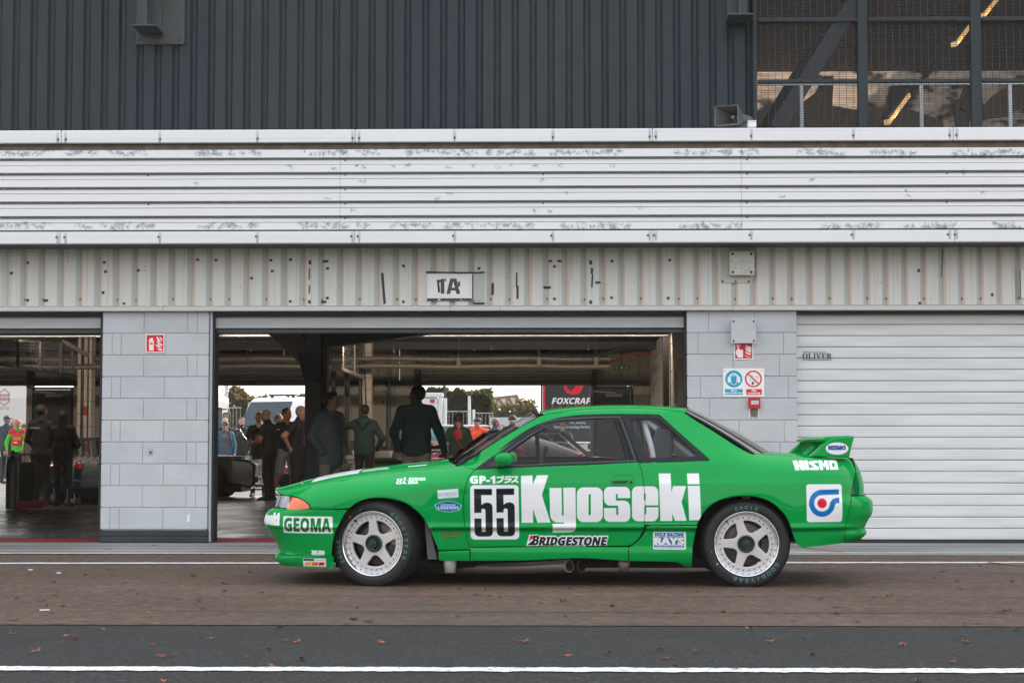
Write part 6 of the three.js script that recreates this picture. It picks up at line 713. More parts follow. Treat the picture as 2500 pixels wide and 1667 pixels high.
// bonnet, roof, boot lid: sections across the car
const topTex = ctex(1024, 512, (c, w, h) => { // x -2.3..1.2 along, z -.8...8 across
  c.fillStyle = GREEN; c.fillRect(0, 0, w, h); const XX = (x) => (x + 2.3) / 3.5 * w, ZZ = (z) => (z + .8) / 1.6 * h, WH = '#e6e7e9';
  // bonnet: the maker's name reading from the front, in two broad bands
  const bars = (x0, x1, z0, z1) => { c.fillStyle = WH; c.fillRect(XX(x0), ZZ(z0), XX(x1) - XX(x0), ZZ(z1) - ZZ(z0)); };
  for (const [z0, z1] of [[.34, .52], [.12, .30], [-.10, .08], [-.32, -.14], [-.54, -.36]]) { bars(-1.82, -1.48, z0, z1); } bars(-1.46, -1.26, .40, .46); bars(-1.46, -1.28, .30, .34); c.fillStyle = GREEN; for (const z of [.42, .2, -.02, -.24, -.46]) c.fillRect(XX(-1.72), ZZ(z), XX(-1.58) - XX(-1.72), 5);
  bars(-1.22, -.84, -.30, .12); c.fillStyle = GREEN; c.fillRect(XX(-1.1), ZZ(-.12), XX(-.95) - XX(-1.1), 10); bars(-1.12, -.98, .42, .48); c.fillStyle = '#16213a'; c.fillRect(XX(-.98), ZZ(-.30), XX(-.90) - XX(-.98), ZZ(.12) - ZZ(-.30));
  // roof: white panel with number
  bars(-.1, .05, -.4, .1); bars(.16, .30, -.4, .1); bars(.5, .56, -.4, .1); });
const mTop = paint({ map: topTex });
function topLoft(x0, x1, n, edge, half, crown, m2 = 20, ease = (u) => 1 - u * u) { const pos = [], uv = [], idx = []; for (let i = 0; i <= n; i++) for (let j = 0; j <= m2; j++) { const v = j / m2 * 2 - 1, f = i / n, x = lerp(x0(v), x1(v), f), xe = lerp(x0(1), x1(1), f), y = edge(xe) + crown(xe, f) * ease(v), z = -v * half(xe); pos.push(x, y, z); uv.push((x + 2.3) / 3.5, (z + .8) / 1.6 * -1 + 1); } const k = m2 + 1; for (let i = 0; i < n; i++) for (let j = 0; j < m2; j++) { const q = i * k + j; idx.push(q, q + 1, q + k, q + 1, q + k + 1, q + k); } const g = new THREE.BufferGeometry(); g.setAttribute('position', new THREE.Float32BufferAttribute(pos, 3)); g.setAttribute('uv', new THREE.Float32BufferAttribute(uv, 2)); g.setIndex(idx); g.computeVertexNormals(); return g; }
const hx0 = hoodLine[0][0] + .02, hx1 = hoodLine[hoodLine.length - 1][0] - .03;
lp(rc, 'bonnet', topLoft((v) => hx0 - .13 * (1 - v * v), (v) => hx1 - .10 * (1 - v * v), 40, (x) => hoodEdge(x) - .002, (x) => wBody(x, hoodEdge(x)) - .003, (x, f) => lerp(.028, .046, f) + .006 * Math.sin(f * 3.1), 28, (u) => 1 - Math.pow(Math.abs(u), 2.2)), mTop);
lp(rc, 'cowl', B(hx1 - .12, hx1 + .10, .78, hoodEdge(hx1) - .012, -.66, .66), mTrim);
for (const z of [.42, -.42]) { const x = hx0 + .14; lp(rc, 'bonnet_pin', [rod([x, hoodEdge(x), z], [x, hoodEdge(x) + .035, z], .012), CB(x - .03, x + .03, hoodEdge(x) + .03, hoodEdge(x) + .04, z - .02, z + .02, .003)], M([.5, .36, .3], .4, { metalness: .4 })); }
const rail = fnOf(seg(Z2, [[-80, 190], [-20, 180], [60, 170], [160, 162], [300, 156], [480, 152], [700, 153], [850, 158], [948, 167]], 24)), rx0 = Z2([[-82, 191]])[0][0], rx1 = Z2([[948, 167]])[0][0];
const roofC = Z2([[400, 136]])[0];
lp(rc, 'roof', topLoft((v) => rx0 + .02 - .045 * (1 - v * v), (v) => rx1 + .05 * (1 - v * v), 30, (x) => rail(x) - .001, (x) => wBody(x, rail(x)) - .001, (x, f) => .052 - .012 * Math.pow(2 * f - 1, 2), 24, (u) => 1 - Math.pow(Math.abs(u), 2.4)), mTop);
const dx0 = deckLine[0][0], dx1 = deckLine[deckLine.length - 1][0];
lp(rc, 'boot_lid', topLoft((v) => dx0 + .20 * (1 - v * v), (v) => dx1 + .03 * (1 - v * v), 16, (x) => deckEdge(x) - .002, (x) => wBody(x, deckEdge(x)) - .002, () => .022, 20), mGreenFar);
// screens
function screen(name, a0, a1, b0, b1, bulgeA, bulgeB, m, n = 14, off = 0) { const pos = [], uv = [], idx = []; for (let i = 0; i <= n; i++) { const t = i / n, x = lerp(a0[0], b0[0], t), y = lerp(a0[1], b0[1], t) + .012 * Math.sin(t * Math.PI), z = lerp(a1, b1, t), bg = lerp(bulgeA, bulgeB, t); for (let j = 0; j <= n; j++) { const v = j / n * 2 - 1; pos.push(x + bg * (1 - v * v), y + off + lerp(.012, .05, t) * (1 - Math.pow(Math.abs(v), 2.4)) * (name[0] === 'r' ? 1 : 1), -v * z); uv.push(t, v); } } const k = n + 1; for (let i = 0; i < n; i++) for (let j = 0; j < n; j++) { const q = i * k + j; idx.push(q, q + 1, q + k, q + 1, q + k + 1, q + k); } const g = new THREE.BufferGeometry(); g.setAttribute('position', new THREE.Float32BufferAttribute(pos, 3)); g.setAttribute('uv', new THREE.Float32BufferAttribute(uv, 2)); g.setIndex(idx); g.computeVertexNormals(); return lp(rc, name, g, m); }
const wsB = Z1([[1528, 545]])[0], wsT = Z1([[2107, 197]])[0], rwT = Z2([[951, 169]])[0], rwB = Z2([[1440, 466]])[0];
screen('windscreen', wsB, wBody(...wsB) - .004, wsT, wBody(...wsT) - .004, -.10, -.045, mGlass);
{ const e = (t, d) => [lerp(wsB[0], wsT[0], t) + d, lerp(wsB[1], wsT[1], t)]; both('screen_trim', bar([...e(0, 0), wBody(...wsB) - .006], [...e(1, 0), wBody(...wsT) - .006], .016, .016), mTrim, mTrim); lp(rc, 'screen_header', tube([-1, -.5, 0, .5, 1].map((v) => [wsT[0] + .0 - .045 * (1 - v * v), wsT[1] + .004 + .048 * (1 - Math.pow(Math.abs(v), 2.4)), v * (wBody(...wsT) - .01)]), .016, 6, 30), mTrim); for (const s of [.35, -.25]) lp(rc, 'wiper', [bar([hx1 - .02, hoodEdge(hx1) + .035, s], [hx1 + .22, hoodEdge(hx1) + .115, s + .28], .012), rod([hx1 - .03, hoodEdge(hx1) + .0, s], [hx1 - .02, hoodEdge(hx1) + .05, s], .014)], mTrim); }
const mRearGlass = PH([.03, .028, .03], .06, { clearcoat: 1 });
screen('rear_screen', [rwB[0], rwB[1]], wBody(...rwB) - .004, rwT, wBody(...rwT) - .004, .22, .06, mRearGlass);
both('rear_screen_trim', tube([0, .33, .66, 1].map((t) => [lerp(rwB[0], rwT[0], t), lerp(rwB[1], rwT[1], t) + .012 * Math.sin(t * Math.PI), lerp(wBody(...rwB), wBody(...rwT), t) - .002]), .011, 6, 20), mTrim, mTrim);
// side glazing with black frames
const ring = (outer, inner) => { let o = dedupe(outer), i = dedupe(inner); if (area2(o) < 0) o.reverse(); if (area2(i) > 0) i.reverse(); let bi = 0, bo = 0, bd = 1e9; o.forEach((p, a) => i.forEach((q, b) => { const d = Math.hypot(p[0] - q[0], p[1] - q[1]); if (d < bd) { bd = d; bo = a; bi = b; } })); return [...o.slice(0, bo + 1), ...i.slice(bi), ...i.slice(0, bi + 1), ...o.slice(bo)]; };
const bPil = [[487, 181], [545, 320], [614, 520]];
const dloDoor = [...wing1.map((p) => [p[0], p[1] + .002]), ...Z2([[0, 548], [300, 538], [612, 520]]), ...seg(Z2, bPil.slice().reverse(), 8), ...dloTop.slice(16)].map((p) => p);
const doorGlassIn = [...Z1([[1758, 545], [1905, 430], [2050, 330], [2170, 268]]), ...seg(Z2, [[-130, 262], [-60, 240], [20, 226], [120, 217], [250, 210], [380, 206], [470, 205]], 12), ...seg(Z2, [[482, 225], [530, 350], [584, 508]], 6), ...Z2([[300, 518], [0, 529]]), ...Z1([[2000, 541]])];
const wIn = (d) => (x, y) => wBody(x, y) - d;
const frameDoor = [...Z1([[1645, 577]]), ...Z1([[1840, 568]]), ...Z2([[0, 549], [300, 539], [612, 521]]), ...seg(Z2, [[611, 515], [560, 370], [520, 265], [488, 182]], 8), ...seg(Z2, [[480, 180], [370, 181], [250, 185], [170, 189], [90, 199], [0, 217], [-95, 249], [-180, 291], [-225, 318]], 16), ...Z1([[1900, 397], [1700, 536]])];
both('window_frame', panelGeo(ring(frameDoor, doorGlassIn), wIn(.003), { gap: 0, flange: .012 }), mTrim, mTrim, rc);
both('window_seal', panelGeo(ring(inset(doorGlassIn, -.010), doorGlassIn), wIn(.0012), { gap: 0, flange: 0 }), M([.03, .03, .032], .4), mTrim);
both('side_window', panelGeo(inset(doorGlassIn, -.004), wIn(.010), { gap: 0, flange: 0 }), mGlass, mGlass);
const qGlass = [...Z2([[552, 214], [740, 212]]), ...seg(Z2, [[752, 214], [768, 224], [900, 342], [1026, 466]], 8), ...Z2([[1028, 480], [700, 491]]), ...seg(Z2, [[690, 488], [676, 474], [600, 320], [552, 218]], 8)];
const frameQ = [...Z2([[490, 181], [600, 181], [740, 184]]), ...seg(Z2, [[752, 186], [780, 198], [800, 216], [920, 325], [1040, 430], [1122, 508]], 10), ...Z2([[1117, 513], [622, 529]]), ...seg(Z2, [[618, 522], [560, 362], [524, 268], [490, 184]], 8)];
both('quarter_frame', panelGeo(ring(frameQ, qGlass), wIn(.002), { gap: .0012, flange: .012 }), mTrim, mTrim);
both('quarter_window', panelGeo(inset(qGlass, -.004), wIn(.008), { gap: 0, flange: 0 }), mGlass, mGlass);
// tail lamps, rear panel, rear bumper
const mTailGreen = paint({ color: rgb(.0, .13, .045) });
both('tail_lamp', panelGeo([...seg(Z2, [[2174, 600], [2154, 690], [2142, 760]], 6), ...Z2([[2196, 760]]), ...seg(Z2, [[2199, 740], [2198, 690], [2192, 640], [2182, 600]], 6)], (x, y) => wBody(x, y) + .004), mTailGreen, mTailGreen);
const bShut = fnOfY(Z2([[2141, 765], [2105, 960], [2086, 1105]])), yRB1 = Z2([[2141, 766]])[0][1], yRB0 = Z2([[2086, 1104]])[0][1];
lp(rc, 'rear_bumper', sweep(X0R, 1, aR, yRB0 + .0, yRB1 - .003, 36, (y) => bShut(y) + .002), mGreenFar);
lp(rc, 'rear_panel', sweep(X0R, 1, aR, yRB1 + .002, deckEdge(dx1) + .004, 20, (y) => lerp(Z2([[2146, 762]])[0][0], Z2([[2140, 510]])[0][0], smooth(.66, .9, y)) + .03, -.004), mGreenFar);
lp(rc, 'bumper_floor', quadY(1.6, 2.2, -.75, .75, yRB0 + .01), mCav);
// rear wing: two outer supports, centre foot, blade
{
  const R4 = (l, lat) => l.map(([a, b]) => toLocal(1660 + a / 3.92, 1040 + b / 3.92, lat)); const lat = .70; const end = R4([[1240, 291], [1300, 240], [1395, 152], [1440, 122], [1500, 106], [1590, 99], [1664, 99], [1667, 112], [1652, 165], [1636, 230], [1620, 304], [1500, 300]], lat);
  const wing = new THREE.Group(); wing.name = 'rear_wing'; rc.add(wing);
  const es = extr(end, .09, .012); lp(wing, 'wing_support', es.clone().translate(0, 0, lat - .085), mGreenFar); lp(wing, 'wing_support', es.clone().translate(0, 0, -lat - .005), mGreenFar);
  const bl = R4([[1330, 126], [1392, 103], [1500, 95], [1600, 93], [1662, 97], [1664, 112], [1600, 126], [1500, 138], [1420, 152], [1345, 148]], .6); lp(wing, 'blade', extr(bl, 1.26, .01).translate(0, 0, -.63), mGreenFar);
  const ft = R4([[1200, 285], [1290, 190], [1345, 140], [1400, 130], [1330, 220], [1290, 288]], .2); lp(wing, 'centre_foot', extr(ft, .16, .02).translate(0, 0, -.08), mGreenFar);
  const ov = toLocal(1660 + 1502 / 3.92, 1040 + 215 / 3.92, lat), t = ctex(512, 280, (c) => { c.clearRect(0, 0, 512, 280); c.fillStyle = '#e9ebee'; c.beginPath(); c.ellipse(256, 140, 252, 136, 0, 0, 7); c.fill(); c.strokeStyle = '#d3a8ae'; c.lineWidth = 3; c.beginPath(); c.ellipse(256, 140, 240, 125, 0, 0, 7); c.stroke(); fitText(c, 'NISMO', 66, 78, 446, 166, { fill: '#1b4f93', bold: 18 }); c.fillStyle = '#a8adb8'; c.fillRect(130, 184, 252, 5); c.fillRect(170, 212, 170, 5); }); lp(wing, 'oval_badge', new THREE.PlaneGeometry(.164, .09).translate(ov[0], ov[1], lat + .007), PH([1, 1, 1], .4, { map: t, transparent: true, alphaTest: .5 }));
}
// mirror, door handle
{ const c = toLocal(1228, 1122, .93), sail = toLocal(1204, 1136, .82); const g = new THREE.SphereGeometry(1, 28, 20), p = g.attributes.position; for (let i = 0; i < p.count; i++) { let x = p.getX(i), y = p.getY(i), z = p.getZ(i); const f = (v, e) => Math.sign(v) * Math.pow(Math.abs(v), e); x = f(x, .7); y = f(y, .62); if (x < 0) y *= lerp(1, .72, -x); p.setXYZ(i, x * .064, y * .047, f(z, .75) * .085); } g.computeVertexNormals(); const m = lp(rc, 'door_mirror', [g.translate(c[0] + .004, c[1] + .004, .93), CB(c[0] - .05, c[0] + .02, c[1] - .052, c[1] - .02, .80, .92, .012)], mGreenFar); lp(m, 'mirror_glass', CB(c[0] + .054, c[0] + .062, c[1] - .02, c[1] + .028, .89, .97, .003), M([.5, .55, .6], .05, { metalness: 1 })); lp(rc, 'door_mirror', [mirror(merge([g.clone()]).toNonIndexed())], mGreenFar);
  const R3 = C(1440, 1130, 6.533); const hdl = new THREE.Group(); hdl.name = 'door_handle'; rc.add(hdl); const out = seg(R3, [[325, 285], [370, 228], [430, 205], [560, 203], [660, 202], [690, 225], [697, 275], [690, 325], [650, 345], [500, 350], [380, 352], [335, 330], [325, 285]], 40); lp(hdl, 'outline', panelGeo(ring(inset(out, -.0022), inset(out, .0004)), (x, y) => wBody(x, y) + .0006, { gap: 0, flange: 0 }), mTrim); lp(hdl, 'recess_shade', panelGeo(R3([[345, 290], [615, 285], [605, 312], [560, 325], [380, 328]]), (x, y) => wBody(x, y) + .0008, { gap: 0, flange: 0 }), paint({ color: rgb(0, .035, .012) })); lp(hdl, 'flap', panelGeo(R3([[335, 283], [380, 226], [435, 211], [660, 208], [686, 232], [690, 272]]), (x, y) => wBody(x, y) + .003, { gap: 0, flange: .004 }), mGreenFar); const k = R3([[655, 305]])[0]; lp(hdl, 'keyhole', rod([k[0], k[1], wBody(...k) - .004], [k[0], k[1], wBody(...k) + .004], .0085, .0085, 14), mTrim); }  // handle hollow is a flat panel, its shade put into the darker green
// inside: floor, bulkheads, wheel housings, dash, seat, wheel, cage
lp(rc, 'floor_pan', [B(-1.62, 1.25, .135, .19, -.70, .70), B(-.95, -.9, .18, .74, -.72, .72), B(1.02, 1.06, .18, .80, -.74, .74), B(-1.62, -.95, .19, .6, -.45, .45), B(1.06, 2.0, .36, .7, -.5, .5)], mCav);
for (const c of [WF, WR]) both('wheel_housing', merge([new THREE.CylinderGeometry(.372, .372, .42, 28, 1, true, Math.PI / 2 + .25, Math.PI - .5).rotateX(Math.PI / 2).translate(c, .31, .60), B(c - .36, c + .36, c > 0 ? .3 : .15, .72, .40, .42)]), mCav, mCav);
lp(rc, 'inner_shield', extr([[-.975, .50], [-.955, .50], [-.885, .20], [-.95, .20]], .34).translate(0, 0, .46), M([.12, .12, .125], .7));
const mIn = M([.035, .037, .04], .7); lp(rc, 'dashboard', extr([[-.78, .62], [-.72, .86], [-.45, .88], [-.36, .80], [-.40, .62]], 1.3, .02).translate(0, 0, -.65), mIn);
lp(rc, 'door_card', [B(-.62, .62, .30, .86, .735, .745), B(-.62, .62, .30, .86, -.745, -.735)], mIn);
{ const s = new THREE.Group(); s.name = 'race_seat'; rc.add(s); const sp2 = [[.18, .28], [.30, .25], [.62, .30], [.70, .36], [.82, 1.0], [.80, 1.12], [.70, 1.14], [.66, 1.06], [.58, .52], [.22, .42]]; lp(s, 'shell', extr(sp2, .06, .02).translate(0, 0, .54), mIn); lp(s, 'shell', extr(sp2, .06, .02).translate(0, 0, .10), mIn); lp(s, 'cushion', extr([[.22, .32], [.60, .38], [.72, 1.06], [.78, 1.1], [.80, 1.0], [.68, .36], [.6, .28]], .36, .01).translate(0, 0, .16), M([.05, .052, .056], .9)); lp(s, 'harness', [bar([.66, 1.0, .42], [.60, .62, .40], .05, .008), bar([.66, 1.0, .26], [.60, .62, .28], .05, .008)], M([.4, .02, .05], .7)); }
lp(rc, 'steering_wheel', [new THREE.TorusGeometry(.155, .017, 10, 28).rotateY(Math.PI / 2).rotateZ(-.32).translate(-.16, .84, .36), rod([-.40, .74, .36], [-.17, .835, .36], .025)], mTrim);
const mCage = M([.42, .44, .46], .45); { const H = (z) => [[.70, .2, z * .66], [.66, .95, z * .64], [.62, 1.12, z * .57], [.60, 1.215, z * .48], [.60, 1.235, 0]]; lp(rc, 'cage_tube', tube([...H(1), ...H(-1).slice(0, 4).reverse()], .021, 8, 60), mCage); for (const z of [1, -1]) { lp(rc, 'cage_tube', rod([.62, 1.19, z * .52], [1.36, .62, z * .56], .022), M([.55, .56, .57], .4)); lp(rc, 'cage_tube', tube([[-.62, .3, z * .68], [-.6, .82, z * .68], [-.12, 1.18, z * .55], [.1, 1.22, z * .52], [.6, 1.22, z * .5]], .02, 8, 40), mCage); } lp(rc, 'cage_tube', rod([.66, .9, -.62], [.66, .9, .62], .02), mCage); lp(rc, 'cage_tube', rod([.62, 1.19, -.5], [1.3, .66, .5], .02), mCage); lp(rc, 'cage_tube', rod([.66, .4, .62], [.62, 1.19, -.5], .02), mCage); }
lp(rc, 'parcel_shelf', B(1.06, 1.62, .80, .83, -.66, .66), mIn);
// exhaust and jack sockets
const mPipe = M([.16, .14, .13], .45, { metalness: .6 }), mPipe2 = M([.34, .29, .26], .4, { metalness: .6 });
{ const P = (px, py, lat) => { const p = toLocal(px, py, lat); return [p[0], p[1], lat]; }; const e = new THREE.Group(); e.name = 'exhaust'; rc.add(e); lp(e, 'pipe', tube([P(1020, 1384, .45), P(1100, 1386, .6), P(1250, 1387, .72), P(1385, 1382, .78)], .042, 12, 40), mPipe); lp(e, 'tail_pipe', rod(P(1325, 1383, .60), P(1390, 1382, .80), .043, .044, 18), mPipe2); lp(e, 'tail_pipe', rod(P(1365, 1383, .52), P(1420, 1383, .70), .041, .041, 18), mPipe); lp(e, 'pipe_mouth', rod(P(1390, 1382, .8005), P(1390.5, 1382, .802), .038, .038, 16), mCav); lp(e, 'pipe_mouth', rod(P(1420, 1383, .7005), P(1420.5, 1383, .702), .036, .036, 16), mCav);
  const jack = (px, py0, py1, r, m) => { const a = toLocal(px, py0, .74), b = toLocal(px, py1, .74); lp(rc, 'jack_socket', lathe([[.001, b[1]], [r * .93, b[1]], [r * .95, lerp(b[1], a[1], .45)], [r * 1.08, lerp(b[1], a[1], .5)], [r * 1.1, lerp(b[1], a[1], .8)], [r, a[1]], [.001, a[1] + .02]], 22).translate(a[0], 0, .74), m); }; jack(1099, 1368, 1398, .042, M([.62, .6, .58], .4, { metalness: .3 })); jack(1523, 1370, 1393, .040, mPipe2); }
// ---- wheels ----
const mRim = M([.70, .69, .685], .32, { metalness: .45 }), mLip = M([.82, .82, .83], .16, { metalness: .92 }), mNut = M([.035, .05, .052], .35, { metalness: .5 }), mDisc = M([.10, .085, .075], .4, { metalness: .7 });
const tyreTex = (kind) => ctex(1024, 1024, (c) => { c.fillStyle = '#18191b'; c.fillRect(0, 0, 1024, 1024); for (let i = 0; i < 240; i++) { const a = rr(0, 6.28), r = rr(370, 505); c.strokeStyle = `rgba(${rnd() < .5 ? '70,72,75' : '18,19,20'},${rr(.1, .35)})`; c.lineWidth = rr(1, 4); c.beginPath(); c.arc(512, 512, r, a, a + rr(.1, .8)); c.stroke(); }
  const arc = (s, a0, a1, r, size, up) => { const n = s.length; for (let i = 0; i < n; i++) { const a = lerp(a0, a1, (i + .5) / n); c.save(); c.translate(512 + Math.cos(a) * r, 512 + Math.sin(a) * r); c.rotate(a + Math.PI / 2); if (!up) c.rotate(Math.PI); c.scale(1.15, 1); c.font = `bold ${size}px sans-serif`; c.textAlign = 'center'; c.textBaseline = 'middle'; c.fillStyle = '#4c7678'; c.strokeStyle = '#4c7678'; c.lineWidth = 1; c.fillText(s[i], 0, 0); c.strokeText(s[i], 0, 0); c.restore(); } };
  if (kind === 'front') { arc('GOOD/YEAR', -1.02, .46, 437, 66, true); arc('EAGLE', 2.55, 3.25, 437, 64, true); } else { arc('EAGLE', -1.92, -1.22, 437, 66, true); arc('GOOD/YEAR', .52, 1.98, 437, 66, true); }
  c.fillStyle = '#8d8a80'; c.save(); c.translate(512, 512); c.rotate(kind === 'front' ? -2.3 : 2.55); c.fillRect(415, -12, 26, 24); c.beginPath(); c.arc(405, 160, 7, 0, 7); c.fill(); c.restore(); });
function raceWheel(x, near, kind, steer) {
  const g = new THREE.Group(); g.name = 'wheel'; rc.add(g); const s = near ? 1 : -1, tw = .265; g.position.set(x, RT, s * (.86 - tw / 2)); g.rotation.y = (near ? 0 : Math.PI) + steer;
  const ty = lathe([[.225, -.12], [.25, -.132], [.285, -.128], [.307, -.112], [RT, -.09], [RT, .09], [.307, .112], [.292, .124]], 64).rotateX(Math.PI / 2); // axis along z
  const tyre = lp(g, 'tyre', flipZ(ty), mTyre);
  const sw = lathe([[.294, .123], [.280, .1275], [.262, .1305], [.246, .130], [.234, .124], [.2285, .115]], 72); const p = sw.attributes.position, uv = sw.attributes.uv; const sw2 = flipZ(sw.rotateX(Math.PI / 2)); const q = sw2.attributes.position, u2 = sw2.attributes.uv; for (let i = 0; i < q.count; i++) { u2.setXY(i, .5 + q.getX(i) / .6, .5 + q.getY(i) / .6); } if (near) lp(tyre, 'sidewall', sw2, M([1, 1, 1], .6, { map: tyreTex(kind) })); else lp(tyre, 'sidewall', sw2, mTyre);
  if (kind === 'front') { const gr = []; for (let k = 0; k < 46; k++) for (const r of [-.05, .03]) gr.push(CB(-.004, .004, RT - .002, RT + .0006, r - .03, r + .03, .001).rotateZ(k / 46 * 6.2832)); lp(tyre, 'tread_cuts', gr, mCav).userData.kind = 'stuff'; }
  const rim = new THREE.Group(); rim.name = 'rim'; g.add(rim);
  lp(rim, 'outer_lip', flipZ(lathe([[.2285, .118], [.232, .126], [.2255, .129], [.219, .122], [.210, .098], [.203, .092], [.203, .086]], 72).rotateX(Math.PI / 2)), mLip); lp(rim, 'barrel', flipZ(lathe([[.204, .09], [.20, .04], [.19, -.05], [.205, -.11], [.225, -.12]], 48).rotateX(Math.PI / 2)), M([.12, .12, .125], .45, { metalness: .5 }));
  // spoke disc: ring with five windows
  const sh = new THREE.Shape().absarc(0, 0, .2025, 0, Math.PI * 2, false), rot = kind === 'front' ? .08 : .30; for (let k = 0; k < 5; k++) { const a = rot + k * 2 * Math.PI / 5 + Math.PI / 5 + Math.PI / 2, h = new THREE.Path(); const pt = (r, da) => [Math.cos(a + da) * r, Math.sin(a + da) * r]; const ro = .166, ri = .088; const N = 8; const P2 = []; for (let i = 0; i <= N; i++) P2.push(pt(ro, lerp(-.43, .43, i / N))); P2.push(pt(ro - .012, .46)); P2.push(pt(ri + .012, .30)); P2.push(pt(ri, .22)); P2.push(pt(ri - .008, 0)); P2.push(pt(ri, -.22)); P2.push(pt(ri + .012, -.30)); P2.push(pt(ro - .012, -.46)); P2.forEach((v, i) => i ? h.lineTo(...v) : h.moveTo(...v)); h.closePath(); sh.holes.push(h); }
  const disc = new THREE.ExtrudeGeometry(sh, { depth: .022, bevelEnabled: true, bevelSize: .005, bevelThickness: .007, bevelOffset: -.002, bevelSegments: 3, curveSegments: 40 }); const dp = disc.attributes.position; for (let i = 0; i < dp.count; i++) { const r = Math.hypot(dp.getX(i), dp.getY(i)); dp.setZ(i, dp.getZ(i) + .060); } lp(rim, 'spokes', disc, mRim);
  for (let k = 0; k < 30; k++) { const a = k / 30 * 6.2832; lp(rim, 'rivet', rivetG, mNut).position.set(Math.cos(a) * .186, Math.sin(a) * .186, .091); }
  lp(rim, 'hub', [flipZ(lathe([[.062, .085], [.062, .100], [.056, .108], [.047, .103], [.044, .096], [.001, .096]], 36).rotateX(Math.PI / 2)), new THREE.CylinderGeometry(.034, .036, .03, 6).rotateX(Math.PI / 2).translate(0, 0, .108), flipZ(lathe([[.012, .126], [.019, .127], [.022, .118]], 20).rotateX(Math.PI / 2))], mNut); lp(rim, 'valve', rod([-.13, .152, .094], [-.138, .16, .115], .005), mCav);
  lp(g, 'brake_disc', flipZ(lathe([[.08, .0], [.16, .0], [.16, .025], [.08, .025]], 40).rotateX(Math.PI / 2)), mDisc); const a0 = kind === 'front' ? .35 : -.15; lp(g, 'caliper', extr(Array.from({ length: 9 }, (_, i) => { const a = a0 - .42 + i * .105; return [Math.cos(a) * .168, Math.sin(a) * .168]; }).concat(Array.from({ length: 9 }, (_, i) => { const a = a0 + .42 - i * .105; return [Math.cos(a) * .112, Math.sin(a) * .112]; })), .06, .006).translate(0, 0, -.01), kind === 'front' ? M([.38, .27, .14], .4, { metalness: .5 }) : M([.03, .032, .035], .5));
  lp(g, 'hub_back', rod([0, 0, -.12], [0, 0, .05], .06), mCav); return g;
}
function flipZ(g) { return g; }
const rivetG = new THREE.SphereGeometry(.0052, 7, 5).scale(1, 1, .7);
raceWheel(WF, true, 'front', -.26); raceWheel(WR, true, 'rear', 0); raceWheel(WF, false, 'front', -.26); raceWheel(WR, false, 'rear', 0);
